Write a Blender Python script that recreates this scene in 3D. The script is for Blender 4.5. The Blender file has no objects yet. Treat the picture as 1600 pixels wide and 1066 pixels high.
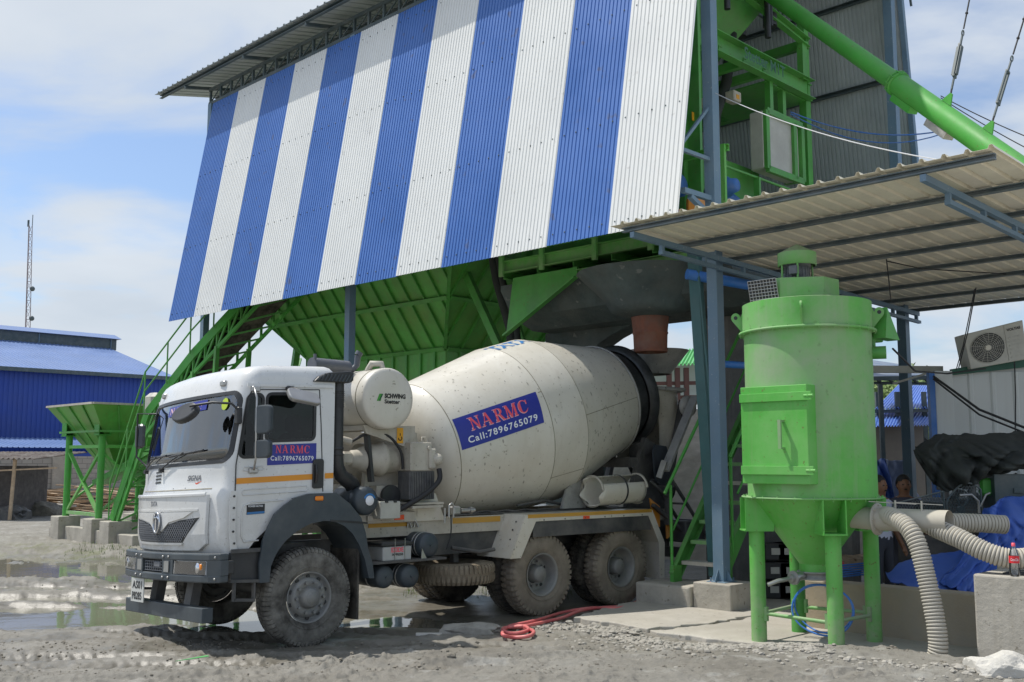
import bpy, math, random
import numpy as np
from mathutils import Matrix, Vector, noise as mnoise
random.seed(7); np.random.seed(7)
S = bpy.context.scene
COL = S.collection
# ---------------- camera, sky, sun, exposure ----------------
PITCH = math.atan(187/1600.0)
cam_d = bpy.data.cameras.new('camera'); cam = bpy.data.objects.new('camera', cam_d); COL.objects.link(cam)
cam_d.sensor_width = 36; cam_d.lens = 36.0; cam_d.clip_end = 3000; cam_d.clip_start = 0.1
cam.location = (0, 0, 2.0); cam.rotation_euler = (math.pi/2+PITCH, 0, 0)
S.camera = cam
S.render.resolution_x = 1024; S.render.resolution_y = 682
S.view_settings.view_transform = 'Standard'; S.view_settings.look = 'None'
S.view_settings.exposure = 0.18
S.cycles.max_bounces = 14; S.cycles.diffuse_bounces = 8; S.cycles.transparent_max_bounces = 12; S.view_settings.gamma = 1.0
SUN_EL = math.radians(63.0)
SD = Vector((-0.453, 0.120, 0)).normalized()          # horizontal direction towards the sun
sun_dir = Vector((SD.x*math.cos(SUN_EL), SD.y*math.cos(SUN_EL), math.sin(SUN_EL)))
sl = bpy.data.lights.new('sun', 'SUN'); sl.energy = 3.6; sl.angle = math.radians(0.6); sl.color = (1.0, 0.955, 0.88)
so = bpy.data.objects.new('sun', sl); COL.objects.link(so)
so.rotation_euler = sun_dir.to_track_quat('Z', 'Y').to_euler(); so.location = (-20, -20, 40)
W = bpy.data.worlds.new("World"); S.world = W; W.use_nodes = True
def world_setup():
    nt = W.node_tree; nt.nodes.clear(); N = nt.nodes.new; L = nt.links.new
    out = N('ShaderNodeOutputWorld'); bg = N('ShaderNodeBackground'); bg.inputs['Strength'].default_value = 0.15
    sky = N('ShaderNodeTexSky'); sky.sky_type = 'NISHITA'; sky.sun_disc = False
    sky.sun_elevation = SUN_EL; sky.sun_rotation = math.atan2(SD.x, SD.y)
    sky.air_density = 1.0; sky.dust_density = 1.6; sky.ozone_density = 1.2
    tc = N('ShaderNodeTexCoord'); sep = N('ShaderNodeSeparateXYZ'); L(tc.outputs['Generated'], sep.inputs[0])
    # project the view direction on a cloud layer plane
    zz = N('ShaderNodeMath'); zz.operation = 'MAXIMUM'; L(sep.outputs[2], zz.inputs[0]); zz.inputs[1].default_value = 0.0
    za = N('ShaderNodeMath'); za.operation = 'ADD'; L(zz.outputs[0], za.inputs[0]); za.inputs[1].default_value = 0.16
    dx = N('ShaderNodeMath'); dx.operation = 'DIVIDE'; L(sep.outputs[0], dx.inputs[0]); L(za.outputs[0], dx.inputs[1])
    dy = N('ShaderNodeMath'); dy.operation = 'DIVIDE'; L(sep.outputs[1], dy.inputs[0]); L(za.outputs[0], dy.inputs[1])
    cb = N('ShaderNodeCombineXYZ'); L(dx.outputs[0], cb.inputs[0]); L(dy.outputs[0], cb.inputs[1]); cb.inputs[2].default_value = 3.7
    n1 = N('ShaderNodeTexNoise'); n1.inputs['Scale'].default_value = 1.25; n1.inputs['Detail'].default_value = 7; n1.inputs['Roughness'].default_value = 0.52; n1.inputs['Distortion'].default_value = 0.35
    L(cb.outputs[0], n1.inputs['Vector'])
    r1 = N('ShaderNodeMapRange'); L(n1.outputs[0], r1.inputs[0]); r1.inputs[1].default_value = 0.375; r1.inputs[2].default_value = 0.55; r1.interpolation_type = 'SMOOTHSTEP'
    r1.inputs[3].default_value = 0.04; r1.inputs[4].default_value = 0.93
    # low cumulus near the horizon
    n2 = N('ShaderNodeTexNoise'); n2.inputs['Scale'].default_value = 5.0; n2.inputs['Detail'].default_value = 7; n2.inputs['Roughness'].default_value = 0.5
    mp = N('ShaderNodeMapping'); mp.inputs['Scale'].default_value = (1, 1, 2.2); L(tc.outputs['Generated'], mp.inputs[0]); L(mp.outputs[0], n2.inputs['Vector'])
    r2 = N('ShaderNodeMapRange'); L(n2.outputs[0], r2.inputs[0]); r2.inputs[1].default_value = 0.50; r2.inputs[2].default_value = 0.57; r2.interpolation_type = 'SMOOTHSTEP'
    fz = N('ShaderNodeMapRange'); L(sep.outputs[2], fz.inputs[0]); fz.inputs[1].default_value = 0.30; fz.inputs[2].default_value = 0.10; fz.inputs[3].default_value = 0.0; fz.inputs[4].default_value = 0.85
    m2 = N('ShaderNodeMath'); m2.operation = 'MULTIPLY'; L(r2.outputs[0], m2.inputs[0]); L(fz.outputs[0], m2.inputs[1])
    mx = N('ShaderNodeMath'); mx.operation = 'MAXIMUM'; L(r1.outputs[0], mx.inputs[0]); L(m2.outputs[0], mx.inputs[1])
    # cloud colour, greyer where dense
    n3 = N('ShaderNodeTexNoise'); n3.inputs['Scale'].default_value = 1.7; n3.inputs['Detail'].default_value = 5; L(cb.outputs[0], n3.inputs['Vector'])
    cr = N('ShaderNodeMix'); cr.data_type = 'RGBA'; L(n3.outputs[0], cr.inputs[0]); cr.inputs[6].default_value = (3.1, 3.55, 4.1, 1); cr.inputs[7].default_value = (5.0, 5.25, 5.5, 1)
    mix = N('ShaderNodeMix'); mix.data_type = 'RGBA'; L(mx.outputs[0], mix.inputs[0]); tn = N('ShaderNodeMix'); tn.data_type = 'RGBA'; tn.blend_type = 'MULTIPLY'; tn.inputs[0].default_value = 1.0; tn.inputs[7].default_value = (0.82, 0.90, 1.0, 1); L(sky.outputs[0], tn.inputs[6]); L(tn.outputs[2], mix.inputs[6]); L(cr.outputs[2], mix.inputs[7])
    L(mix.outputs[2], bg.inputs['Color']); L(bg.outputs[0], out.inputs[0])
world_setup()
# ---------------- frames of reference ----------------
class Fr:
    def __init__(s, o, deg):
        a = math.radians(deg); s.o = Vector(o); s.rz = math.radians(90-deg)
        s.u = Vector((math.sin(a), math.cos(a), 0)); s.v = Vector((-math.cos(a), math.sin(a), 0)); s.w = Vector((0, 0, 1))
    def P(s, u, v, w=0.0): return s.o + s.u*u + s.v*v + s.w*w
    def L(s, p):
        d = Vector(p)-s.o; return (d.dot(s.u), d.dot(s.v), d.z)
G = Fr((0, 0, 0), 90)                       # world: u = X, v = Y
T = Fr((-2.169, 11.3, 0), 49)               # mixer truck: u rearwards, v to its far side
B = Fr((2.752, 13.697, 0), 44.8)            # plant and shed: u away, v along the striped wall to the left
def ray(x, y):
    d = Vector(((x-800)/1600., 1.0, -(y-533)/1600.)); c, s = math.cos(PITCH), math.sin(PITCH)
    return Vector((d.x, c*d.y-s*d.z, s*d.y+c*d.z))
def atY(x, y, Y):
    r = ray(x, y); return Vector((0, 0, 2.0))+r*(Y/r.y)
def atZ(x, y, Z):
    r = ray(x, y); return Vector((0, 0, 2.0))+r*((Z-2.0)/r.z)
def pix(P):
    d = Vector(P)-Vector((0, 0, 2.0)); c, s = math.cos(PITCH), math.sin(PITCH); yy = c*d.y+s*d.z; return (800+1600*d.x/yy, 533-1600*(-s*d.y+c*d.z)/yy)
def hit(fr, x, y, ax, val):
    r = ray(x, y); C = Vector((0, 0, 2.0)); a = (fr.u, fr.v, fr.w)[ax]
    t = (val-(C-fr.o).dot(a))/r.dot(a); return fr.L(C+r*t)
# ---------------- object helpers ----------------
def setp(o, label=None, cat=None, group=None, kind=None):
    if label: o['label'] = label
    if cat: o['category'] = cat
    if group: o['group'] = group
    if kind: o['kind'] = kind
    return o
def thing(name, label, cat, fr=G, base=(0, 0, 0), group=None):
    o = bpy.data.objects.new(name, None); COL.objects.link(o); o.empty_display_size = 0.2
    o.location = fr.P(*base); o.rotation_euler = (0, 0, fr.rz)
    setp(o, label, cat, group); o['_r'] = 1
    ROOTS[o.name] = (fr, base); return o
ROOTS = {}
def rootmat(o):
    while o.parent: o = o.parent
    if o.name not in ROOTS: return Matrix.Translation(o.location)
    fr, base = ROOTS[o.name]
    return Matrix.Translation(fr.P(*base)) @ Matrix.Rotation(fr.rz, 4, 'Z')
class MB:
    """collects shapes given in the coordinates of a frame"""
    post = None
    def __init__(s, fr=G): s.fr = fr; s.v = []; s.f = []; s.m = []; s.sm = []; s.mi = 0; s.smooth = False; s.fn = None
    def add(s, vs, fs, smooth=None):
        b = len(s.v)
        if s.fn: vs = [s.fn(*p) for p in vs]
        s.v += [tuple(p) for p in vs]; s.f += [tuple(i+b for i in f) for f in fs]
        s.m += [s.mi]*len(fs); s.sm += [s.smooth if smooth is None else smooth]*len(fs); return s
    def box(s, a, b):
        (x0, y0, z0), (x1, y1, z1) = a, b
        x0, x1 = min(x0, x1), max(x0, x1); y0, y1 = min(y0, y1), max(y0, y1); z0, z1 = min(z0, z1), max(z0, z1)
        return s.add([(x0,y0,z0),(x1,y0,z0),(x1,y1,z0),(x0,y1,z0),(x0,y0,z1),(x1,y0,z1),(x1,y1,z1),(x0,y1,z1)],
                     [(0,3,2,1),(4,5,6,7),(0,1,5,4),(1,2,6,5),(2,3,7,6),(3,0,4,7)])
    def bbox(s, a, b, r=0.02):
        """box with chamfered vertical and horizontal edges"""
        (x0, y0, z0), (x1, y1, z1) = a, b
        x0, x1 = min(x0, x1), max(x0, x1); y0, y1 = min(y0, y1), max(y0, y1); z0, z1 = min(z0, z1), max(z0, z1)
        r = min(r, (x1-x0)/2.01, (y1-y0)/2.01, (z1-z0)/2.01)
        def ring(e, z):
            X0, X1, Y0, Y1 = x0+e, x1-e, y0+e, y1-e; q = r if e == 0 else r*0.5
            return [(X0+q,Y0,z),(X1-q,Y0,z),(X1,Y0+q,z),(X1,Y1-q,z),(X1-q,Y1,z),(X0+q,Y1,z),(X0,Y1-q,z),(X0,Y0+q,z)]
        vs = ring(r, z0)+ring(0, z0+r)+ring(0, z1-r)+ring(r, z1); fs = [tuple(reversed(range(8))), tuple(range(24, 32))]
        for k in range(3):
            for i in range(8):
                j = (i+1) % 8; fs.append((k*8+i, k*8+j, k*8+8+j, k*8+8+i))
        return s.add(vs, fs)
    def beam(s, p, q, w=0.05, h=None, up=(0, 0, 1)):
        p, q = Vector(p), Vector(q); h = w if h is None else h; d = (q-p)
        if d.length < 1e-6: return s
        d.normalize(); U = Vector(up)
        if abs(d.dot(U)) > 0.98: U = Vector((1, 0, 0)) if abs(d.x) < 0.9 else Vector((0, 1, 0))
        a = d.cross(U).normalized(); b = a.cross(d).normalized(); a *= w/2; b *= h/2
        vs = [p-a-b, p+a-b, p+a+b, p-a+b, q-a-b, q+a-b, q+a+b, q-a+b]
        return s.add(vs, [(0,1,2,3),(4,7,6,5),(0,4,5,1),(1,5,6,2),(2,6,7,3),(3,7,4,0)])
    def channel(s, p, q, w=0.06, h=0.15, t=0.012, up=(0, 0, 1), side=1):
        """C-section beam, web on one side"""
        p, q = Vector(p), Vector(q); d = (q-p).normalized(); U = Vector(up)
        if abs(d.dot(U)) > 0.98: U = Vector((1, 0, 0))
        a = d.cross(U).normalized()*side; b = U - d*U.dot(d); b.normalize()
        s.beam(p-a*(w/2), q-a*(w/2), t, h, up)
        s.beam(p+b*(h/2-t/2)+a*(t*0.52), q+b*(h/2-t/2)+a*(t*0.52), w-t*0.1, t*0.98, up)
        s.beam(p-b*(h/2-t/2)+a*(t*0.52), q-b*(h/2-t/2)+a*(t*0.52), w-t*0.1, t*0.98, up); return s
    def tube(s, pts, r, seg=10, cap=True, closed=False, smooth=True):
        pts = [Vector(p) for p in pts]; n = len(pts); R = r if isinstance(r, (list, tuple)) else [r]*n
        vs = []; fs = []; prev = None
        for i, p in enumerate(pts):
            if closed: d = pts[(i+1) % n]-pts[i-1]
            else: d = pts[min(i+1, n-1)]-pts[max(i-1, 0)]
            d.normalize()
            if prev is None:
                a = d.orthogonal().normalized()
            else:
                a = prev-d*prev.dot(d)
                a = a.normalized() if a.length > 1e-6 else d.orthogonal().normalized()
            prev = a; b = d.cross(a)
            for k in range(seg):
                t = 2*math.pi*k/seg; vs.append(p+(a*math.cos(t)+b*math.sin(t))*R[i])
        m = n if closed else n-1
        for i in range(m):
            j = (i+1) % n
            for k in range(seg):
                l = (k+1) % seg; fs.append((i*seg+k, i*seg+l, j*seg+l, j*seg+k))
        s.add(vs, fs, smooth)
        if cap and not closed:
            s.add(vs[:seg], [tuple(reversed(range(seg)))], False); s.add(vs[-seg:], [tuple(range(seg))], False)
        return s
    def lathe(s, c, axis, prof, seg=32, smooth=True, a0=0.0, a1=360.0, ref=None):
        """prof: (along, radius); one smooth surface per run between None entries"""
        c = Vector(c); A = Vector(axis).normalized()
        a = Vector(ref) if ref else A.orthogonal(); a = (a-A*a.dot(A)).normalized(); b = A.cross(a)
        full = abs(a1-a0) >= 359.9; ns = seg if full else seg+1
        runs = [[]]
        for p in prof:
            if p is None: runs.append([])
            else: runs[-1].append(p)
        for k in range(1, len(runs)):
            pass
        for run in runs:
            vs = []; fs = []
            for (t, r) in run:
                for k in range(ns):
                    th = math.radians(a0+(a1-a0)*k/seg); vs.append(c+A*t+(a*math.cos(th)+b*math.sin(th))*r)
            for i in range(len(run)-1):
                for k in range(seg):
                    l = (k+1) % ns; fs.append((i*ns+k, i*ns+l, (i+1)*ns+l, (i+1)*ns+k))
            s.add(vs, fs, smooth)
        return s
    def cyl(s, p, q, r, seg=20, r2=None, smooth=True):
        return s.tube([p, q], [r, r if r2 is None else r2], seg, True, False, smooth)
    def sphere(s, c, r, seg=12, rings=8, sc=(1, 1, 1)):
        vs = []; fs = []
        for i in range(rings+1):
            ph = math.pi*i/rings
            for k in range(seg):
                th = 2*math.pi*k/seg
                vs.append((c[0]+r*sc[0]*math.sin(ph)*math.cos(th), c[1]+r*sc[1]*math.sin(ph)*math.sin(th), c[2]+r*sc[2]*math.cos(ph)))
        for i in range(rings):
            for k in range(seg):
                l = (k+1) % seg; fs.append((i*seg+k, (i+1)*seg+k, (i+1)*seg+l, i*seg+l))
        return s.add(vs, fs, True)
    def prism(s, poly, fn, t0, t1):
        """poly of 2-D points, fn(a, b, t) -> 3-D point"""
        n = len(poly); vs = [fn(a, b, t0) for a, b in poly]+[fn(a, b, t1) for a, b in poly]
        fs = [tuple(range(n)), tuple(reversed(range(n, 2*n)))]+[(i, n+i, n+(i+1) % n, (i+1) % n) for i in range(n)]
        return s.add(vs, fs)
    def strip(s, A, Bp, t=0.0, nrm=None):
        """quad strip between two polylines, optional thickness along nrm"""
        n = len(A)
        if t == 0: return s.add(list(A)+list(Bp), [(i, i+1, n+i+1, n+i) for i in range(n-1)])
        N = Vector(nrm)*t
        vs = [Vector(p) for p in A]+[Vector(p) for p in Bp]; vs = vs+[p+N for p in vs]; m = 2*n
        fs = []
        for i in range(n-1):
            fs += [(i, i+1, n+i+1, n+i), (m+i, m+n+i, m+n+i+1, m+i+1), (i, m+i, m+i+1, i+1), (n+i, n+i+1, m+n+i+1, m+n+i)]
        fs += [(0, n, m+n, m), (n-1, m+n-1, m+2*n-1, 2*n-1)]
        return s.add(vs, fs)
    def build(s, name, mats, parent=None, bevel=0, autosmooth=False, label=None, sub=False):
        if not isinstance(mats, (list, tuple)): mats = [mats]
        fr = s.fr
        if parent is not None:
            Mi = rootmat(parent).inverted()
        else: Mi = Matrix.Identity(4)
        F = Matrix.Translation(fr.o) @ Matrix.Rotation(fr.rz, 4, 'Z'); M = Mi @ F
        me = bpy.data.meshes.new(name); base = Vector((0, 0, 0))
        vv = [M @ Vector(MB.post(*p) if MB.post else p) for p in s.v]
        if parent is None and vv:                    # its own origin at its base
            n = len(vv); base = Vector((sum(p.x for p in vv)/n, sum(p.y for p in vv)/n, min(p.z for p in vv)))
            vv = [p-base for p in vv]
        me.from_pydata([tuple(p) for p in vv], [], s.f)
        me.polygons.foreach_set('material_index', s.m); me.polygons.foreach_set('use_smooth', s.sm)
        for m in mats: me.materials.append(m)
        me.update()
        import bmesh
        bm = bmesh.new(); bm.from_mesh(me); bmesh.ops.recalc_face_normals(bm, faces=bm.faces); bm.to_mesh(me); bm.free()
        o = bpy.data.objects.new(name, me); COL.objects.link(o); o.location = base
        if parent is not None: o.parent = parent
        if bevel:
            bv = o.modifiers.new('bevel', 'BEVEL'); bv.width = bevel; bv.segments = 2; bv.limit_method = 'ANGLE'; bv.angle_limit = math.radians(40)
        if label: o['label'] = label
        return o
def corr(mb, org, du, dv, L, H, pitch, amp, prof='trap', nrm=None, t=0.003):
    """corrugated sheet: ribs run along dv (length H), repeat along du (length L)"""
    org, du, dv = Vector(org), Vector(du), Vector(dv); N = Vector(nrm) if nrm else du.cross(dv).normalized()
    n = max(1, int(round(L/pitch))); p = L/n; xs = []
    for i in range(n):
        x = i*p
        if prof == 'trap': xs += [(x, 0), (x+p*0.62, 0), (x+p*0.70, -amp), (x+p*0.92, -amp)]
        elif prof == 'rib': xs += [(x, 0), (x+p*0.72, 0), (x+p*0.80, amp), (x+p*0.92, amp)]
        else: xs += [(x+p*k/6, amp*math.sin(2*math.pi*k/6)) for k in range(6)]
    xs.append((L, 0))
    A = [org+du*x+N*z for x, z in xs]; Bq = [a+dv*H for a in A]
    mb.strip(A, Bq, t, N)
# ---------------- writing ----------------
def text_mesh(txt, size, bold=0.0, shear=0.0, spacing=1.0):
    c = bpy.data.curves.new('writing', 'FONT'); c.body = txt; c.size = size; c.offset = bold*size; c.shear = shear; c.space_character = spacing
    c.resolution_u = 3; o = bpy.data.objects.new('writing', c); COL.objects.link(o)
    dg = bpy.context.evaluated_depsgraph_get(); dg.update()
    me = bpy.data.meshes.new_from_object(o.evaluated_get(dg)); vs = [(v.co.x, v.co.y) for v in me.vertices]; fs = [tuple(p.vertices) for p in me.polygons]
    bpy.data.objects.remove(o); bpy.data.curves.remove(c); bpy.data.meshes.remove(me)
    return vs, fs
def fit_text(txt, w, h, bold=0.02, shear=0.0, spacing=1.0):
    vs, fs = text_mesh(txt, 1.0, bold, shear, spacing)
    x0 = min(p[0] for p in vs); x1 = max(p[0] for p in vs); y0 = min(p[1] for p in vs); y1 = max(p[1] for p in vs)
    return [((p[0]-x0)/(x1-x0)*w, (p[1]-y0)/(y1-y0)*h) for p in vs], fs
def writing(fr, txt, w, h, fn, mat, name, parent, bold=0.02, shear=0.0, spacing=1.0):
    """fn(x, y) -> frame point; x right, y up as read"""
    vs, fs = fit_text(txt, w, h, bold, shear, spacing) if isinstance(txt, str) else txt
    m = MB(fr); m.add([fn(x, y) for x, y in vs], fs); return m.build(name, mat, parent)
def serif(txt, w, h):
    """heavy serif capitals for the red company lettering, as 2-D polygons"""
    P = []
    def q(a, b, t, sh=0.0):
        (x0, y0), (x1, y1) = a, b; P.append([(x0-t/2, y0), (x0+t/2, y0), (x1+t/2, y1), (x1-t/2, y1)])
    def sf(x, y, l): P.append([(x-l/2, y), (x+l/2, y), (x+l/2, y+0.055), (x-l/2, y+0.055)])
    x = 0.0
    for ch in txt:
        if ch == ' ': x += 0.16; continue
        T_, t_ = 0.17, 0.075
        if ch == 'N':
            q((x+.14, 0), (x+.14, 1), t_); q((x+.66, 0), (x+.66, 1), t_); q((x+.66, 0), (x+.14, 1), T_); sf(x+.14, 0, .26); sf(x+.12, .945, .3); sf(x+.66, .945, .26); x += .86
        elif ch == 'A':
            q((x+.12, 0), (x+.40, 1), t_); q((x+.70, 0), (x+.42, 1), T_); P.append([(x+.2, .3), (x+.62, .3), (x+.60, .37), (x+.22, .37)]); sf(x+.12, 0, .26); sf(x+.70, 0, .32); x += .88
        elif ch == 'R':
            q((x+.18, 0), (x+.18, 1), T_); sf(x+.18, 0, .34); sf(x+.14, .945, .28)
            n = 9
            for k in range(n):
                a0 = math.pi/2-math.pi*k/n; a1 = math.pi/2-math.pi*(k+1)/n
                P.append([(x+.36+.27*math.cos(a0), .74+.26*math.sin(a0)), (x+.36+.27*math.cos(a1), .74+.26*math.sin(a1)), (x+.36+.11*math.cos(a1), .74+.19*math.sin(a1)), (x+.36+.11*math.cos(a0), .74+.19*math.sin(a0))])
            P.append([(x+.2, .93), (x+.37, .93), (x+.37, 1), (x+.2, 1)]); P.append([(x+.2, .48), (x+.37, .48), (x+.37, .55), (x+.2, .55)])
            q((x+.68, 0), (x+.40, .5), T_); sf(x+.70, 0, .26); x += .86
        elif ch == 'M':
            q((x+.13, 0), (x+.13, 1), t_); q((x+.80, 0), (x+.80, 1), T_); q((x+.45, 0), (x+.16, 1), T_); q((x+.45, 0), (x+.76, 1), t_); sf(x+.13, 0, .24); sf(x+.80, 0, .32); sf(x+.12, .945, .26); sf(x+.82, .945, .28); x += 1.02
        elif ch == 'C':
            n = 16
            for k in range(n):
                a0 = math.radians(42+276*k/n); a1 = math.radians(42+276*(k+1)/n)
                def th(a): return .5-(.22 if True else 0)*max(0, -math.cos(a))*.75-.07
                P.append([(x+.44+.40*math.cos(a0), .5+.5*math.sin(a0)), (x+.44+.40*math.cos(a1), .5+.5*math.sin(a1)), (x+.44+(th(a1)-.10)*math.cos(a1), .5+.43*math.sin(a1)), (x+.44+(th(a0)-.10)*math.cos(a0), .5+.43*math.sin(a0))])
            P.append([(x+.70, .62), (x+.78, .62), (x+.78, .95), (x+.73, .95)]); P.append([(x+.66, .12), (x+.76, .22), (x+.80, .34), (x+.72, .2)]); x += .86
    vs = []; fs = []
    for p in P:
        b = len(vs); vs += [(a/x*w, c*h) for a, c in p]; fs.append(tuple(range(b, b+len(p))))
    return vs, fs
# ---------------- materials ----------------
def mat(name, col, rough=0.5, metal=0.0, var=0.12, vscale=2.0, dust=0.0, dustcol=(0.42, 0.40, 0.36), dscale=3.0, updust=0.0,
        bump=0.0, bscale=40.0, streak=0.0, streakcol=(0.16, 0.10, 0.06), spec=0.5, coat=0.0, speck=0.0, speckcol=(0.05, 0.05, 0.05), spscale=30.0, low=None):
    m = bpy.data.materials.new(name); m.use_nodes = True; nt = m.node_tree; nt.nodes.clear(); N = nt.nodes.new; L = nt.links.new
    out = N('ShaderNodeOutputMaterial'); b = N('ShaderNodeBsdfPrincipled'); L(b.outputs[0], out.inputs[0])
    b.inputs['Metallic'].default_value = metal; b.inputs['Specular IOR Level'].default_value = spec; b.inputs['Coat Weight'].default_value = coat
    b.inputs['Roughness'].default_value = rough
    tc = N('ShaderNodeTexCoord'); oc = tc.outputs['Object']
    n = N('ShaderNodeTexNoise'); n.inputs['Scale'].default_value = vscale; n.inputs['Detail'].default_value = 6; n.inputs['Roughness'].default_value = 0.62; L(oc, n.inputs['Vector'])
    mr = N('ShaderNodeMapRange'); L(n.outputs[0], mr.inputs[0]); mr.inputs[1].default_value = 0.3; mr.inputs[2].default_value = 0.7; mr.inputs[3].default_value = 1-var; mr.inputs[4].default_value = 1+var
    c = N('ShaderNodeVectorMath'); c.operation = 'SCALE'; c.inputs[0].default_value = col[:3]; L(mr.outputs[0], c.inputs['Scale']); cur = c.outputs[0]
    def mixin(fac, colr):
        nonlocal cur
        x = N('ShaderNodeMix'); x.data_type = 'RGBA'; L(fac, x.inputs[0]); L(cur, x.inputs[6]); x.inputs[7].default_value = (*colr[:3], 1); cur = x.outputs[2]
    def noise_mask(scale, lo, hi, top, vec=None, det=8):
        a = N('ShaderNodeTexNoise'); a.inputs['Scale'].default_value = scale; a.inputs['Detail'].default_value = det; a.inputs['Roughness'].default_value = 0.65; L(vec or oc, a.inputs['Vector'])
        r = N('ShaderNodeMapRange'); L(a.outputs[0], r.inputs[0]); r.inputs[1].default_value = lo; r.inputs[2].default_value = hi; r.inputs[4].default_value = top; return r.outputs[0]
    if streak:
        mp = N('ShaderNodeMapping'); mp.inputs['Scale'].default_value = (9, 9, 0.7); L(oc, mp.inputs[0])
        mixin(noise_mask(1.0, 0.52, 0.75, streak, mp.outputs[0]), streakcol)
    if dust:
        mixin(noise_mask(dscale, 0.38, 0.66, dust), dustcol)
    if updust:
        g = N('ShaderNodeNewGeometry'); s = N('ShaderNodeSeparateXYZ'); L(g.outputs['Normal'], s.inputs[0])
        r = N('ShaderNodeMapRange'); L(s.outputs[2], r.inputs[0]); r.inputs[1].default_value = 0.25; r.inputs[2].default_value = 0.95; r.inputs[4].default_value = updust
        k = N('ShaderNodeMath'); k.operation = 'MULTIPLY'; L(r.outputs[0], k.inputs[0]); L(noise_mask(dscale*1.7, 0.25, 0.6, 1.0), k.inputs[1]); mixin(k.outputs[0], dustcol)
    if low:       # mud splashed on the lower part: (z where full, z where none, amount, colour)
        s = N('ShaderNodeSeparateXYZ'); L(oc, s.inputs[0]); r = N('ShaderNodeMapRange'); L(s.outputs[2], r.inputs[0]); r.inputs[1].default_value = low[1]; r.inputs[2].default_value = low[0]; r.inputs[4].default_value = low[2]
        k = N('ShaderNodeMath'); k.operation = 'MULTIPLY'; L(r.outputs[0], k.inputs[0]); L(noise_mask(7.0, 0.3, 0.6, 1.0), k.inputs[1]); mixin(k.outputs[0], low[3])
    if speck:
        mixin(noise_mask(spscale, 0.66, 0.72, speck, det=2), speckcol)
    L(cur, b.inputs['Base Color'])
    rr = N('ShaderNodeMapRange'); L(n.outputs[0], rr.inputs[0]); rr.inputs[1].default_value = 0.3; rr.inputs[2].default_value = 0.7
    rr.inputs[3].default_value = max(0.02, rough-0.10); rr.inputs[4].default_value = min(1, rough+0.12); L(rr.outputs[0], b.inputs['Roughness'])
    if bump:
        a = N('ShaderNodeTexNoise'); a.inputs['Scale'].default_value = bscale; a.inputs['Detail'].default_value = 7; a.inputs['Roughness'].default_value = 0.7; L(oc, a.inputs['Vector'])
        bp = N('ShaderNodeBump'); bp.inputs['Strength'].default_value = bump; bp.inputs['Distance'].default_value = 0.02; L(a.outputs[0], bp.inputs['Height']); L(bp.outputs[0], b.inputs['Normal'])
    return m
DUST = (0.40, 0.37, 0.33); MUD = (0.30, 0.275, 0.235); RUST = (0.16, 0.07, 0.03)
M = {}
M['green'] = mat('green_paint', (0.075, 0.33, 0.055), 0.45, dust=0.3, dustcol=(0.17, 0.26, 0.12), updust=0.55, var=0.22, streak=0.25, streakcol=(0.05, 0.12, 0.03), speck=0.6, speckcol=RUST, spscale=18)
M['green_bright'] = mat('bright_green_paint', (0.06, 0.34, 0.045), 0.52, dust=0.2, dustcol=(0.17, 0.30, 0.12), updust=0.4, var=0.15, speck=0.5, speckcol=RUST, spscale=22)
M['green_bin'] = mat('stained_green_paint', (0.10, 0.38, 0.07), 0.45, dust=0.5, dustcol=(0.17, 0.26, 0.06), dscale=1.3, var=0.25, streak=0.35, streakcol=(0.14, 0.15, 0.03), speck=0.3, speckcol=RUST, spscale=9)
M['green_dusty'] = mat('dust_covered_green_paint', (0.12, 0.44, 0.075), 0.6, dust=0.95, dustcol=(0.31, 0.38, 0.25), dscale=0.75, updust=0.85, var=0.12, speck=0.3, speckcol=(0.10, 0.12, 0.05), spscale=11, bump=0.10, bscale=6, streak=0.35, streakcol=(0.36, 0.38, 0.28), low=(0.0, 0.7, 0.8, (0.36, 0.38, 0.27)))
M['green_door'] = mat('cleaner_green_paint', (0.10, 0.46, 0.06), 0.5, dust=0.45, dustcol=(0.22, 0.42, 0.16), dscale=2, updust=0.5, var=0.12, streak=0.3, streakcol=(0.28, 0.34, 0.18), speck=0.6, speckcol=(0.16, 0.08, 0.03), spscale=20, bump=0.08, bscale=6, low=(0.0, 0.9, 0.7, (0.36, 0.38, 0.27)))
M['bluegrey'] = mat('blue_grey_steel_paint', (0.13, 0.215, 0.30), 0.5, dust=0.2, dustcol=(0.25, 0.29, 0.31), updust=0.4, var=0.10, speck=0.5, speckcol=(0.5, 0.5, 0.5), spscale=25)
M['dark_steel'] = mat('dark_painted_steel', (0.055, 0.085, 0.095), 0.5, dust=0.15, updust=0.3, var=0.15)
M['blue_sheet'] = mat('blue_coated_sheet', (0.050, 0.150, 0.45), 0.45, dust=0.3, dustcol=(0.09, 0.19, 0.47), dscale=0.8, var=0.09, vscale=0.8, streak=0.10, streakcol=(0.15, 0.2, 0.4), speck=0.5, speckcol=(0.1, 0.1, 0.14), spscale=4)
M['white_sheet'] = mat('white_coated_sheet', (0.73, 0.74, 0.725), 0.45, dust=0.15, dustcol=(0.66, 0.67, 0.65), dscale=0.9, var=0.04, vscale=0.8, streak=0.08, streakcol=(0.50, 0.48, 0.42), speck=0.25, speckcol=(0.3, 0.28, 0.25), spscale=7)
M['grey_sheet'] = mat('grey_galvanised_sheet', (0.42, 0.47, 0.48), 0.5, metal=0.0, dust=0.3, dustcol=(0.40, 0.41, 0.39), dscale=0.9, var=0.1)
M['canopy_sheet'] = mat('dusty_beige_sheet', (0.80, 0.75, 0.61), 0.6, dust=0.4, dustcol=(0.60, 0.54, 0.42), dscale=1.2, var=0.08, streak=0.2, streakcol=(0.33, 0.28, 0.2))
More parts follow.
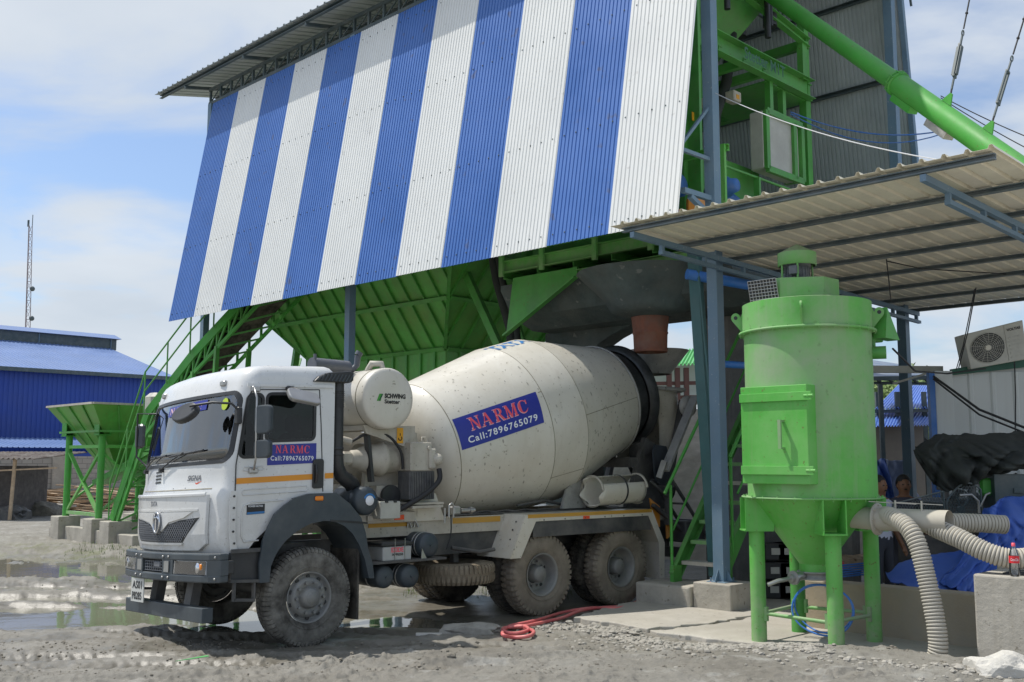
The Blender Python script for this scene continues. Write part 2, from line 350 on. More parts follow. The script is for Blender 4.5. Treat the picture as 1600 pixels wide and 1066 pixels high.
M['white'] = mat('white_cab_paint', (0.69, 0.70, 0.70), 0.28, dust=0.30, dustcol=(0.56, 0.56, 0.53), dscale=1.4, updust=0.3, var=0.03, coat=0.3, speck=0.5, speckcol=(0.3, 0.28, 0.24), spscale=26, streak=0.18, streakcol=(0.48, 0.47, 0.43), bump=0.03, bscale=4, low=(0.95, 1.75, 0.55, (0.42, 0.40, 0.36)))
M['cream'] = mat('cream_drum_paint', (0.67, 0.645, 0.575), 0.36, dust=0.55, dustcol=(0.54, 0.50, 0.41), dscale=1.1, updust=0.2, var=0.05, coat=0.15, streak=0.32, streakcol=(0.45, 0.40, 0.31), speck=0.8, speckcol=(0.25, 0.22, 0.16), spscale=19, bump=0.06, bscale=5, low=(0.6, 2.2, 0.3, (0.50, 0.42, 0.28)))
M['cream_dirty'] = mat('grimy_cream_paint', (0.52, 0.49, 0.42), 0.55, dust=0.6, dustcol=(0.36, 0.33, 0.27), dscale=3, updust=0.6, var=0.12, bump=0.15, streak=0.3, speck=0.6, spscale=24)
M['slate'] = mat('slate_grey_plastic', (0.040, 0.054, 0.066), 0.45, dust=0.35, dustcol=(0.15, 0.16, 0.16), dscale=2.2, updust=0.35, var=0.12, bump=0.03)
M['black'] = mat('black_plastic', (0.022, 0.024, 0.027), 0.45, dust=0.25, dustcol=(0.10, 0.10, 0.095), dscale=3, updust=0.45, var=0.2)
M['chassis'] = mat('chassis_black_steel', (0.05, 0.052, 0.055), 0.55, dust=0.65, dustcol=(0.17, 0.16, 0.145), dscale=2.5, updust=0.8, var=0.2, bump=0.1)
M['tyre'] = mat('muddy_rubber', (0.038, 0.036, 0.034), 0.85, dust=0.85, dustcol=(0.17, 0.155, 0.13), dscale=4.5, var=0.25, bump=0.4, bscale=30, spec=0.2)
M['tyre_mud'] = mat('mud_caked_rubber', (0.085, 0.080, 0.072), 0.9, dust=0.9, dustcol=(0.25, 0.24, 0.215), dscale=5.5, streak=0.3, streakcol=(0.36, 0.35, 0.32), var=0.25, bump=0.4, bscale=30, spec=0.15)
M['tyre_brown'] = mat('brown_mud_rubber', (0.175, 0.15, 0.12), 0.9, dust=0.8, dustcol=(0.30, 0.265, 0.215), dscale=3.0, var=0.25, bump=0.4, bscale=30, spec=0.15, streak=0.3, streakcol=(0.07, 0.065, 0.06))
M['spare'] = mat('dry_mud_rubber', (0.20, 0.165, 0.12), 0.9, dust=0.7, dustcol=(0.30, 0.26, 0.20), dscale=4, var=0.2, bump=0.4, bscale=30, spec=0.15)
M['rim'] = mat('muddy_grey_rim', (0.22, 0.225, 0.225), 0.55, metal=0.2, dust=0.75, dustcol=(0.29, 0.28, 0.25), dscale=5, var=0.2, bump=0.25)
M['drum_black'] = mat('scraped_black_steel', (0.03, 0.033, 0.035), 0.42, metal=0.2, dust=0.45, dustcol=(0.12, 0.125, 0.125), dscale=4, var=0.3, bump=0.25, bscale=20)
M['hopper_steel'] = mat('cement_crusted_steel', (0.30, 0.295, 0.28), 0.65, metal=0.1, dust=0.8, dustcol=(0.46, 0.45, 0.42), dscale=3.5, updust=0.5, var=0.3, bump=0.5, bscale=14, speck=0.5, speckcol=(0.08, 0.07, 0.06), spscale=12)
M['concrete'] = mat('cast_concrete', (0.40, 0.375, 0.325), 0.88, dust=0.5, dustcol=(0.50, 0.47, 0.41), dscale=2.5, var=0.2, vscale=3, bump=0.5, bscale=18, streak=0.4, streakcol=(0.24, 0.21, 0.15), speck=0.6, speckcol=(0.14, 0.12, 0.08), spscale=16, spec=0.2)
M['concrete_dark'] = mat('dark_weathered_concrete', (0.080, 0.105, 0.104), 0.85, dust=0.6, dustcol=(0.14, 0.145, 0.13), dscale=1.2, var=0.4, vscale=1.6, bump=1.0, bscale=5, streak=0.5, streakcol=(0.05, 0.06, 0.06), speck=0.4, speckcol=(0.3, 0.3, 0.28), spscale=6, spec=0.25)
M['pier'] = mat('rough_grey_pier_concrete', (0.21, 0.205, 0.19), 0.9, dust=0.6, dustcol=(0.13, 0.13, 0.125), dscale=2.2, var=0.3, bump=1.0, bscale=9, streak=0.5, streakcol=(0.42, 0.41, 0.38))
M['purlin'] = mat('grey_blue_purlin_paint', (0.095, 0.135, 0.155), 0.5, dust=0.3, var=0.12)
M['orange'] = mat('orange_stripe', (0.78, 0.30, 0.015), 0.4, dust=0.2, dustcol=(0.5, 0.32, 0.12), var=0.06)
M['ochre'] = mat('dirty_orange_stripe', (0.55, 0.29, 0.03), 0.5, dust=0.35, dustcol=(0.4, 0.28, 0.12), var=0.1)
M['orange_amber'] = mat('amber_lens', (0.85, 0.26, 0.02), 0.2, var=0.05)
M['red'] = mat('red_reflector', (0.75, 0.09, 0.03), 0.3, var=0.05)
M['banner_blue'] = mat('banner_blue', (0.022, 0.035, 0.30), 0.35, var=0.05, dust=0.12, dustcol=(0.08, 0.09, 0.30))
M['banner_red'] = mat('banner_red', (0.80, 0.10, 0.14), 0.4, var=0.04)
M['banner_pink'] = mat('banner_red_edge', (0.85, 0.55, 0.60), 0.4, var=0.04)
M['letter_white'] = mat('letter_white', (0.80, 0.82, 0.86), 0.4, var=0.03)
M['letter_black'] = mat('letter_black', (0.015, 0.015, 0.018), 0.4, var=0.05)
M['letter_blue'] = mat('letter_blue', (0.03, 0.17, 0.42), 0.4, var=0.05)
M['letter_dgreen'] = mat('letter_dark_green', (0.01, 0.10, 0.035), 0.4, var=0.05)
M['letter_grey'] = mat('letter_grey', (0.16, 0.17, 0.19), 0.4, var=0.1)
M['seam'] = mat('drum_seam', (0.25, 0.23, 0.17), 0.7, var=0.3, vscale=9)
M['steel'] = mat('bare_steel', (0.42, 0.42, 0.41), 0.35, metal=0.7, dust=0.2, var=0.15)
M['chrome'] = mat('chrome', (0.70, 0.71, 0.73), 0.10, metal=1.0, var=0.05)
M['teal'] = mat('teal_painted_steel', (0.045, 0.13, 0.13), 0.5, dust=0.25, dustcol=(0.12, 0.18, 0.17), var=0.2)
M['pipe_orange'] = mat('rusty_orange_rubber', (0.27, 0.10, 0.06), 0.85, dust=0.85, dustcol=(0.23, 0.145, 0.11), dscale=3, var=0.3, bump=0.6, bscale=8, streak=0.5, streakcol=(0.12, 0.09, 0.07))
M['blue_pipe'] = mat('bright_blue_paint', (0.04, 0.20, 0.62), 0.45, dust=0.15, var=0.12)
M['motor_blue'] = mat('motor_blue_paint', (0.02, 0.13, 0.42), 0.45, dust=0.15, var=0.15)
M['hose_grey'] = mat('dusty_grey_hose', (0.50, 0.47, 0.40), 0.75, dust=0.5, dustcol=(0.42, 0.38, 0.31), dscale=3, updust=0.3, var=0.1, bump=0.1)
M['hose_groove'] = mat('hose_groove', (0.20, 0.18, 0.14), 0.85, var=0.15)
M['hose_red'] = mat('pink_red_hose', (0.70, 0.13, 0.14), 0.5, dust=0.35, dustcol=(0.60, 0.33, 0.28), dscale=5, updust=0.25, var=0.12)
M['tarp_blue'] = mat('blue_tarpaulin', (0.03, 0.10, 0.45), 0.5, dust=0.45, dustcol=(0.10, 0.17, 0.42), dscale=1.5, updust=0.3, var=0.15, bump=0.25, bscale=9)
M['tarp_black'] = mat('black_shade_cloth', (0.025, 0.03, 0.028), 0.8, dust=0.3, dustcol=(0.06, 0.07, 0.06), var=0.2, bump=0.3, bscale=14)
M['corr_white'] = mat('white_cabin_sheet', (0.55, 0.585, 0.58), 0.5, dust=0.4, dustcol=(0.42, 0.43, 0.41), dscale=1, var=0.05, streak=0.2, streakcol=(0.3, 0.3, 0.28))
M['dkgreen'] = mat('dark_green_flashing', (0.01, 0.085, 0.05), 0.5, var=0.1)
M['ac_white'] = mat('aged_white_plastic', (0.50, 0.50, 0.45), 0.5, dust=0.5, dustcol=(0.32, 0.31, 0.27), dscale=2.5, updust=0.6, var=0.06)
M['blue_roof'] = mat('blue_roof_sheet', (0.10, 0.22, 0.62), 0.35, dust=0.3, dustcol=(0.25, 0.34, 0.60), dscale=0.5, var=0.1)
M['blue_wall'] = mat('deep_blue_wall_sheet', (0.016, 0.06, 0.34), 0.5, dust=0.5, dustcol=(0.04, 0.10, 0.36), dscale=0.12, var=0.15, vscale=0.3, streak=0.15, streakcol=(0.05, 0.09, 0.4))
M['wh_roof'] = mat('pale_blue_roof_sheet', (0.15, 0.23, 0.44), 0.4, dust=0.35, dustcol=(0.20, 0.26, 0.42), dscale=0.3, var=0.08, vscale=0.4)
M['green_roof'] = mat('green_roof_sheet', (0.12, 0.45, 0.14), 0.5, var=0.08)
M['wood'] = mat('weathered_timber', (0.42, 0.30, 0.19), 0.8, var=0.3, vscale=8, dust=0.4, dustcol=(0.5, 0.42, 0.32))
M['leaf'] = mat('foliage', (0.085, 0.16, 0.03), 0.6, var=0.35, vscale=1.5)
M['leaf_far'] = mat('light_foliage', (0.14, 0.21, 0.05), 0.6, var=0.3, vscale=1.5)
M['bark'] = mat('bark', (0.12, 0.09, 0.06), 0.9, var=0.3)
M['skin'] = mat('brown_skin', (0.20, 0.095, 0.05), 0.5, var=0.06)
M['hair'] = mat('black_hair', (0.01, 0.009, 0.009), 0.6, var=0.2)
M['shirt_light'] = mat('pale_shirt_cloth', (0.50, 0.52, 0.62), 0.8, var=0.08)
M['shirt_dark'] = mat('dark_shirt_cloth', (0.05, 0.05, 0.07), 0.8, var=0.1)
M['trousers'] = mat('dark_trouser_cloth', (0.04, 0.045, 0.06), 0.85, var=0.1)
M['rock'] = mat('crushed_stone', (0.36, 0.34, 0.30), 0.9, var=0.25, vscale=6, bump=0.5, bscale=25, spec=0.2)
M['mudclod'] = mat('mud_clod', (0.22, 0.20, 0.165), 0.8, var=0.3, vscale=6, bump=0.6, bscale=25, spec=0.3)
M['yellow_tag'] = mat('yellow_sign', (0.75, 0.36, 0.02), 0.5, var=0.04)
M['amber'] = mat('orange_machine_paint', (0.80, 0.30, 0.02), 0.45, dust=0.2, var=0.1)
M['wire'] = mat('black_cable', (0.02, 0.02, 0.022), 0.6, var=0.1)
M['rope'] = mat('white_rope', (0.55, 0.56, 0.58), 0.7, var=0.05)
M['glossy_black'] = mat('glossy_black', (0.02, 0.02, 0.022), 0.15, var=0.1)
def glass_mat(name, tint, refl=0.10, rough=0.03, k=1.6):
    m = bpy.data.materials.new(name); m.use_nodes = True; nt = m.node_tree; nt.nodes.clear(); N = nt.nodes.new; L = nt.links.new
    out = N('ShaderNodeOutputMaterial'); mx = N('ShaderNodeMixShader'); t = N('ShaderNodeBsdfTransparent'); g = N('ShaderNodeBsdfGlossy')
    t.inputs[0].default_value = (*tint, 1); g.inputs['Roughness'].default_value = rough; g.inputs['Color'].default_value = (0.95, 0.97, 1, 1)
    fr = N('ShaderNodeFresnel'); fr.inputs[0].default_value = 1.5; a = N('ShaderNodeMath'); a.operation = 'MULTIPLY_ADD'; L(fr.outputs[0], a.inputs[0]); a.inputs[1].default_value = k; a.inputs[2].default_value = refl
    a.use_clamp = True; L(a.outputs[0], mx.inputs[0]); L(t.outputs[0], mx.inputs[1]); L(g.outputs[0], mx.inputs[2]); L(mx.outputs[0], out.inputs[0]); return m
M['glass'] = glass_mat('window_glass', (0.30, 0.34, 0.33), 0.0, 0.03, 0.8)
M['glass_dark'] = glass_mat('dark_window_glass', (0.06, 0.07, 0.07), 0.0, 0.05, 0.5)
M['windscreen'] = glass_mat('windscreen_glass', (0.55, 0.66, 0.66), 0.14, 0.03, 1.2)
M['lamp'] = mat('silvered_lamp', (0.86, 0.87, 0.88), 0.25, metal=0.0, var=0.15, vscale=14)
M['bottle'] = glass_mat('clear_bottle', (0.82, 0.84, 0.86), 0.06)
# ---------------- ground, water ----------------
_T = {}
def vnoise(x, y, seed=0):
    if seed not in _T: _T[seed] = np.random.RandomState(seed).rand(256, 256)
    tab = _T[seed]
    xi = np.floor(x).astype(int); yi = np.floor(y).astype(int); fx = x-xi; fy = y-yi
    fx = fx*fx*(3-2*fx); fy = fy*fy*(3-2*fy); a = tab[xi & 255, yi & 255]; b = tab[(xi+1) & 255, yi & 255]; c = tab[xi & 255, (yi+1) & 255]; d = tab[(xi+1) & 255, (yi+1) & 255]
    return (a*(1-fx)+b*fx)*(1-fy)+(c*(1-fx)+d*fx)*fy
def fbm(x, y, sc, octv=4, seed=0, rough=0.5):
    t = 0; a = 1.0; n = 0
    for i in range(octv):
        t = t+a*(vnoise(x*sc, y*sc, seed+i)-0.5); n += a; a *= rough; sc *= 2.03
    return t/n*2
WL = -0.022
def ground_z(x, y):
    x = np.asarray(x, float); y = np.asarray(y, float)
    wx = x+0.5*fbm(x, y, 0.5, 3, 11); wy = y+0.35*fbm(x, y, 0.6, 3, 12)
    def ell(cx, cy, rx, ry, rot=0.0):
        c, s = math.cos(rot), math.sin(rot); a = ((wx-cx)*c+(wy-cy)*s)/rx; b = (-(wx-cx)*s+(wy-cy)*c)/ry
        return np.clip(1.0-(a*a+b*b), -1, 1)
    pud = np.maximum.reduce([ell(-10.3, 21.0, 4.2, 3.0, -0.45), ell(-6.9, 18.3, 3.0, 1.0, -0.25), ell(-7.8, 16.4, 3.2, 0.6, -0.1), ell(-4.9, 13.45, 3.1, 1.15, -0.1), ell(-6.4, 14.95, 2.6, 0.5, -0.1), ell(-7.9, 13.4, 2.2, 0.6, 0),
                             ell(-3.0, 12.9, 1.3, 0.9), ell(-1.45, 13.1, 1.7, 0.75, 0.1), ell(-7.4, 12.2, 2.0, 0.35, 0.0), ell(0.1, 13.4, 0.5, 0.3)])
    near = np.clip((30-y)/12, 0, 1); pud = pud+0.75*fbm(x, y*2.4, 1.1, 4, 81, .6)*np.clip(pud+.6, 0, 1)
    # tyre-track ridges sweeping across the yard
    ang = 0.22; tx = x*math.cos(ang)+y*math.sin(ang); ty = -x*math.sin(ang)+y*math.cos(ang)+0.4*fbm(x, y, 0.25, 2, 30)
    ridge = fbm(tx*0.28, ty*2.6, 1.0, 4, 21)
    lump = fbm(x, y, 2.0, 5, 41, 0.6); fine = fbm(x, y, 11.0, 3, 51, 0.6)
    clods = np.clip(fbm(x, y, 9.0, 4, 61, .62)-0.12, 0, .28)*np.clip(fbm(x, y, 0.7, 2, 66)+0.30, 0, 1)
    leftw = np.clip((-x-0.5)/3, 0, 1)
    z = 0.03+ridge*0.07*(0.4+0.9*leftw)+lump*0.032+fine*0.014+clods*0.16
    z = z - np.clip(pud*2.2, -0.55, 0.9)*0.12*np.where(pud > 0, 1.0, 0.25)*near
    rise = np.clip((11.35+0.05*x-y)/1.5, 0, 1); rise = rise*rise*(3-2*rise); z = z+rise*(0.075+0.02*np.clip(x, -2, 4))*(0.35+0.65*np.clip((x+5.5)/3, 0, 1))
    # wheel tracks with tread prints sweeping round the front of the truck
    for k, (y0, sl, cv_) in enumerate(((10.15, .05, .010), (10.65, .05, .010), (11.25, -.16, .022), (12.0, -.16, .022), (9.65, .16, .0), (14.9, -.20, .012), (15.9, -.20, .012))):
        yc = y0+sl*(x+1)+cv_*(x+1)**2+.10*fbm(x, x*0, .5, 2, 90+k); d = (y-yc)/.15; g = np.exp(-d*d*d*d); sh_ = np.exp(-((np.abs(d)-1.35)/.45)**2)
        fade = np.clip(fbm(x, y*.3, .5, 2, 95+k)+.65, 0, 1)*np.clip((2.2-x)/1.5, 0, 1); z = z+fade*(-g*.040+sh_*.022+g*.010*np.sign(np.sin(x*52+np.abs(d)*5)))
    # low ruts worn by the truck's own wheels
    du = (x-T.o.x)*T.u.x+(y-T.o.y)*T.u.y; dv = (x-T.o.x)*T.v.x+(y-T.o.y)*T.v.y
    rear = np.exp(-((du-4.1)/2.2)**4)*np.exp(-((dv-1.2)/1.9)**4); z = z*(1-rear)+rear*(0.005+lump*0.012+fine*0.006)
    fw = np.exp(-((du)/0.55)**2-((dv-0.1)/0.4)**2); z = z*(1-fw)+fw*0.02
    bu = (x-B.o.x)*B.u.x+(y-B.o.y)*B.u.y; bv = (x-B.o.x)*B.v.x+(y-B.o.y)*B.v.y
    right = np.clip((bu+1.75)/0.3, 0, 1)*np.clip((1.0-bv)/0.3, 0, 1); z = z*(1-right)+right*0.03
    far = np.clip((y-26)/10, 0, 1); z = z*(1-far)+far*(0.02+0.10*fbm(x, y, 0.4, 4, 71))
    # a low verge of dried mud and weeds before the footings
    ver = np.exp(-((y-22.3+0.35*(x+8))/0.9)**2)*np.clip((x+13)/2, 0, 1)*np.clip((-4.0-x)/2, 0, 1); z = z+ver*(0.12+0.1*lump)
    return z
def gz(x, y): return float(ground_z(np.array([x]), np.array([y]))[0])
def make_ground():
    iy = np.concatenate([np.linspace(1/6.5, 1/60., 560), 1/np.array([75, 100, 150, 250, 500, 1200.])]); ys = 1/iy; nx = 720
    tx = np.linspace(-0.72, 0.72, nx); Y = np.repeat(ys, nx); X = np.tile(tx, len(ys))*Y
    Z = ground_z(X, Y)
    m, n = len(ys), nx; idx = np.arange(m*n).reshape(m, n)
    f = np.stack([idx[:-1, :-1], idx[:-1, 1:], idx[1:, 1:], idx[1:, :-1]], -1).reshape(-1, 4)
    me = bpy.data.meshes.new('ground'); me.vertices.add(m*n); me.vertices.foreach_set('co', np.stack([X, Y, Z], -1).ravel())
    me.loops.add(f.size); me.loops.foreach_set('vertex_index', f.ravel()); me.polygons.add(len(f)); me.polygons.foreach_set('loop_start', np.arange(0, f.size, 4)); me.polygons.foreach_set('loop_total', np.full(len(f), 4))
    me.polygons.foreach_set('use_smooth', np.ones(len(f), bool)); me.update(); me.validate()
    o = bpy.data.objects.new('ground', me); COL.objects.link(o); o['kind'] = 'structure'; me.materials.append(mud_mat())
def mud_mat():
    m = bpy.data.materials.new('cement_mud'); m.use_nodes = True; nt = m.node_tree; nt.nodes.clear(); N = nt.nodes.new; L = nt.links.new
    out = N('ShaderNodeOutputMaterial'); b = N('ShaderNodeBsdfPrincipled'); L(b.outputs[0], out.inputs[0]); b.inputs['Specular IOR Level'].default_value = 0.5
    g = N('ShaderNodeNewGeometry'); pos = g.outputs['Position']; s = N('ShaderNodeSeparateXYZ'); L(pos, s.inputs[0])
    def ns(sc, det=7, ro=0.65, vec=None):
        a = N('ShaderNodeTexNoise'); a.inputs['Scale'].default_value = sc; a.inputs['Detail'].default_value = det; a.inputs['Roughness'].default_value = ro; L(vec or pos, a.inputs['Vector']); return a.outputs[0]
    def mr(v, a, c, d=0.0, e=1.0):
        r = N('ShaderNodeMapRange'); L(v, r.inputs[0]); r.inputs[1].default_value = a; r.inputs[2].default_value = c; r.inputs[3].default_value = d; r.inputs[4].default_value = e; return r.outputs[0]
    def mix(f, a, c):
        x = N('ShaderNodeMix'); x.data_type = 'RGBA'; L(f, x.inputs[0])
        for i, q in ((6, a), (7, c)):
            if isinstance(q, tuple): x.inputs[i].default_value = (*q, 1)
            else: L(q, x.inputs[i])
        return x.outputs[2]
    def ma(op, a, c):
        x = N('ShaderNodeMath'); x.operation = op; x.use_clamp = True
        for i, q in ((0, a), (1, c)):
            if isinstance(q, (int, float)): x.inputs[i].default_value = q
            else: L(q, x.inputs[i])
        return x.outputs[0]
    dry = mix(mr(ns(0.8), 0.35, 0.65), (0.215, 0.20, 0.17), (0.30, 0.286, 0.252))
    dry = mix(mr(ns(9, 9, 0.75), 0.52, 0.70, 0, 0.75), dry, (0.115, 0.105, 0.088))
    dry = mix(mr(ns(3.2, 6), 0.56, 0.7, 0, 0.8), dry, (0.385, 0.375, 0.345))
    wetc = mix(mr(ns(2.3), 0.35, 0.65), (0.125, 0.113, 0.088), (0.205, 0.19, 0.16))
    low = mr(s.outputs[2], 0.085, 0.005); n1 = mr(ns(1.1, 5), 0.38, 0.62)
    left = mr(s.outputs[0], 1.0, -4.0); nearm = mr(s.outputs[1], 27, 21)
    wet = ma('MULTIPLY', ma('ADD', low, ma('MULTIPLY', ma('MULTIPLY', n1, left), 0.85)), nearm)
    col = mix(wet, dry, wetc)
    # a little moss by the footings
    gm = ma('MULTIPLY', ma('MULTIPLY', mr(ns(1.7, 5), 0.5, 0.62, 0, 0.6), mr(s.outputs[1], 19, 21.5)), mr(s.outputs[1], 25, 23)); col = mix(gm, col, (0.13, 0.14, 0.05))
    L(col, b.inputs['Base Color']); L(mr(wet, 0, 1, 0.92, 0.36), b.inputs['Roughness'])
    bp = N('ShaderNodeBump'); bp.inputs['Distance'].default_value = 0.03; L(ns(14, 9, 0.78), bp.inputs['Height']); L(mr(wet, 0, 1, 1.0, 0.25), bp.inputs['Strength']); L(bp.outputs[0], b.inputs['Normal'])
    return m
make_ground()
def flat_sheet(name, x0, x1, y0, y1, z, m):
    q = MB(); q.add([(x0, y0, z), (x1, y0, z), (x1, y1, z), (x0, y1, z)], [(0, 1, 2, 3)]); o = q.build(name, m); o['kind'] = 'structure'; return o
flat_sheet('ground', -1500, 1500, -60, 1500, -0.30, M['rock'])
def water_mat():
    m = bpy.data.materials.new('muddy_water'); m.use_nodes = True; nt = m.node_tree; nt.nodes.clear(); N = nt.nodes.new; L = nt.links.new
    out = N('ShaderNodeOutputMaterial'); b = N('ShaderNodeBsdfPrincipled'); L(b.outputs[0], out.inputs[0])
    b.inputs['Base Color'].default_value = (0.13, 0.125, 0.085, 1); b.inputs['Roughness'].default_value = 0.05; b.inputs['IOR'].default_value = 1.33; b.inputs['Specular IOR Level'].default_value = 0.5
    g = N('ShaderNodeNewGeometry'); a = N('ShaderNodeTexNoise'); a.inputs['Scale'].default_value = 2.4; a.inputs['Detail'].default_value = 3; L(g.outputs['Position'], a.inputs['Vector'])
    bp = N('ShaderNodeBump'); bp.inputs['Strength'].default_value = 0.10; bp.inputs['Distance'].default_value = 0.02; L(a.outputs[0], bp.inputs['Height']); L(bp.outputs[0], b.inputs['Normal'])
    c = N('ShaderNodeTexNoise'); c.inputs['Scale'].default_value = 0.7; c.inputs['Detail'].default_value = 4; L(g.outputs['Position'], c.inputs['Vector'])
    mx = N('ShaderNodeMix'); mx.data_type = 'RGBA'; L(c.outputs[0], mx.inputs[0]); mx.inputs[6].default_value = (0.145, 0.14, 0.10, 1); mx.inputs[7].default_value = (0.24, 0.23, 0.19, 1); L(mx.outputs[2], b.inputs['Base Color'])
    return m
wo = flat_sheet('puddle_water', -19, 1.6, 9.0, 26.5, WL, water_mat()); wo['kind'] = 'structure'
# concrete apron under the dust collector, with a broken edge
def apron(pts, z, name):
    m = MB(B); n = len(pts); P = []
    for i in range(n):
        a, c = pts[i], pts[(i+1) % n]; L_ = math.hypot(c[0]-a[0], c[1]-a[1]); k = max(1, int(L_/0.10))
        for j in range(k):
            t = j/k; jit = 0.045 if L_ < 8 else 0; P.append((a[0]+(c[0]-a[0])*t+random.uniform(-jit, jit), a[1]+(c[1]-a[1])*t+random.uniform(-jit, jit)))
    m.prism(P, lambda a, c, t: (a, c, t), z, -0.15); o = m.build(name, M['apron'], bevel=0.012); o['kind'] = 'structure'; return o
M['apron'] = mat('dusty_concrete_slab', (0.46, 0.435, 0.385), 0.9, dust=0.6, dustcol=(0.34, 0.315, 0.265), dscale=1.6, var=0.12, vscale=1.3, bump=0.55, bscale=14, speck=0.7, speckcol=(0.20, 0.18, 0.15), spscale=13, spec=0.2)
apron([(-2.0, 0.85), (-0.5, 1.18), (1.2, 1.2), (1.2, -0.62), (-1.1, -0.62), (-2.05, -0.35)], 0.10, 'concrete_pavement')
apron([(-2.1, -0.42), (-1.12, -0.68), (1.2, -0.66), (9.0, -0.66), (9.0, -9.5), (-2.35, -9.5), (-1.75, -3.4), (-1.95, -2.0)], 0.085, 'concrete_pavement')
def rocks(name, pts, smin, smax, m, zf=None, label=None, cat=None, kind=None, squash=0.6):
    q = MB()
    for (x, y) in pts:
        r = random.uniform(smin, smax)*(1 if random.random() < 0.85 else 1.7); z = (zf or gz)(x, y)+r*0.15
        n = 7; a0 = random.random()*6; vs = []
        for lv, (hh, rr) in enumerate(((-.6, .75), (.15, 1.0), (.75, .6))):
            for k in range(n):
                t = a0+2*math.pi*k/n; e = rr*random.uniform(.75, 1.2); vs.append((x+r*e*math.cos(t), y+r*e*math.sin(t), z+r*hh*squash*random.uniform(.8, 1.2)))
        fs = [(l*n+k, l*n+(k+1) % n, (l+1)*n+(k+1) % n, (l+1)*n+k) for l in range(2) for k in range(n)]+[tuple(range(2*n, 3*n))]
        q.add(vs, fs, False)
    o = q.build(name, m); setp(o, label, cat, None, kind); return o
pts = []
for _ in range(1500):
    t = random.random(); e = random.gauss(0, .22); p = B.P(-2.15+0.2*math.sin(t*9)-abs(e)*1.3, 1.0-t*3.6, 0); pts.append((p.x+random.gauss(0, .05), p.y))
for _ in range(500):
    p = B.P(-2.3-abs(random.gauss(0, .5)), 0.6-random.random()*6, 0); pts.append((p.x, p.y))
rocks('gravel', pts, .010, .032, M['rock'], kind='stuff')
pts = []
for _ in range(90):
    cx_, cy_ = random.uniform(-6, 4.6), random.uniform(9.3, 11.4); sp_ = random.uniform(.08, .45)
    for k in range(int(sp_*110)): pts.append((cx_+random.gauss(0, sp_*1.5), cy_+random.gauss(0, sp_*.3)))
for _ in range(500):
    x = random.uniform(-8, -3); y = random.uniform(9.5, 19); pts.append((x, y))
pts = [p for p in pts if gz(*p) > WL+.02]
rocks('mud_clods', pts, .004, .014, M['mudclod'], kind='stuff')
# sand heap behind the plant, beige aggregate
def heap(name, cx, cy, rx, ry, h, m, seed, label, cat, fr=G):
    n, k = 46, 64; vs = []; fs = []
    for i in range(n+1):
        r = i/n
        for j in range(k):
            t = 2*math.pi*j/k; x, y = cx+rx*r*math.cos(t), cy+ry*r*math.sin(t)
            w = 0.12*math.sin(3*t+seed)+0.07*math.sin(5*t+seed*2); z = h*max(0, (1-r*(1+w)))**0.92*(1 if r < .98 else 0)
            z += 0.09*h*(mnoise.noise((x*.9, y*.9, seed))+.5*mnoise.noise((x*2.6, y*2.6, seed)))*(1-r)**.3 if r < 1 else -.05
            vs.append((x, y, z))
    for i in range(n):
        for j in range(k): l = (j+1) % k; fs.append((i*k+j, (i+1)*k+j, (i+1)*k+l, i*k+l))
    q = MB(fr); q.add(vs, fs, True); o = q.build(name, m); setp(o, label, cat); return o
M['sand'] = mat('beige_sand', (0.46, 0.40, 0.32), 0.95, var=0.18, vscale=4, bump=0.9, bscale=16, dust=0.4, dustcol=(0.36, 0.31, 0.25), dscale=7, spec=0.1)
M['grit'] = mat('grey_aggregate', (0.27, 0.26, 0.245), 0.95, var=0.2, vscale=4, bump=1.0, bscale=20, spec=0.1)
sp = atY(1085, 790, 23); heap('sand_heap', sp.x+.3, 24.5, 5.4, 4.5, 3.3, M['sand'], 2.0, 'beige heap of coarse sand behind the green stairs and the mixer truck chute', 'sand heap')
heap('aggregate_heap', 7.6, 31, 7.0, 4.0, 2.0, M['sand'], 5.0, 'low pale gravel heap seen beneath the collector cone and behind the stairs', 'gravel heap')
# ---------------- open shed over the plant ----------------
NUM = ['first', 'second', 'third']
shed = thing('plant_shed', 'tall open steel shed with blue and white striped sheet wall above the green batching plant', 'shed', B, (0, 0, 0))
def post(u, v, z0, z1, w=0.15, fr=B, par=None, nm='post', m=None, plate=True):
    q = MB(fr); q.box((u-w/2, v-w/2, z0), (u+w/2, v+w/2, z1))
    if plate:
        q.box((u-w*.9, v-w*.9, z0-.001), (u+w*.9, v+w*.9, z0+.016))
        for du, dv in ((-1, 0), (1, 0), (0, 1), (0, -1)):
            q.prism([(0, 0), (.09, 0), (0, .16)], lambda a, c, t, du=du, dv=dv: (u+du*(w/2+a)+dv*t, v+dv*(w/2+a)+du*t, z0+.017+c), -.005, .005)
            q.cyl((u+du*.11+(.1 if du == 0 else 0), v+dv*.11+(.1 if dv == 0 else 0), z0+.017), (u+du*.11+(.1 if du == 0 else 0), v+dv*.11+(.1 if dv == 0 else 0), z0+.06), .012, 8)
    o = q.build(nm, m or M['bluegrey'], par, bevel=.004); return o
post(0, 0, .42, 10.4, .16, par=shed)
for v in (8.27, 13.9): post(0, v, .1, 10.4, .15, par=shed)
post(5.85, 0, .1, 11.2, .16, par=shed)
for v in (8.27, 13.9): post(5.85, v, .1, 11.2, .15, par=shed)
VE, VR = 13.634, -.13; SW = (VE-VR)/12; WT, WB_, UT, UB = 10.33, 5.07, -.12, -1.02
dv_ = Vector((UB-UT, 0, WB_-WT)); Hs = dv_.length; dv_.normalize()
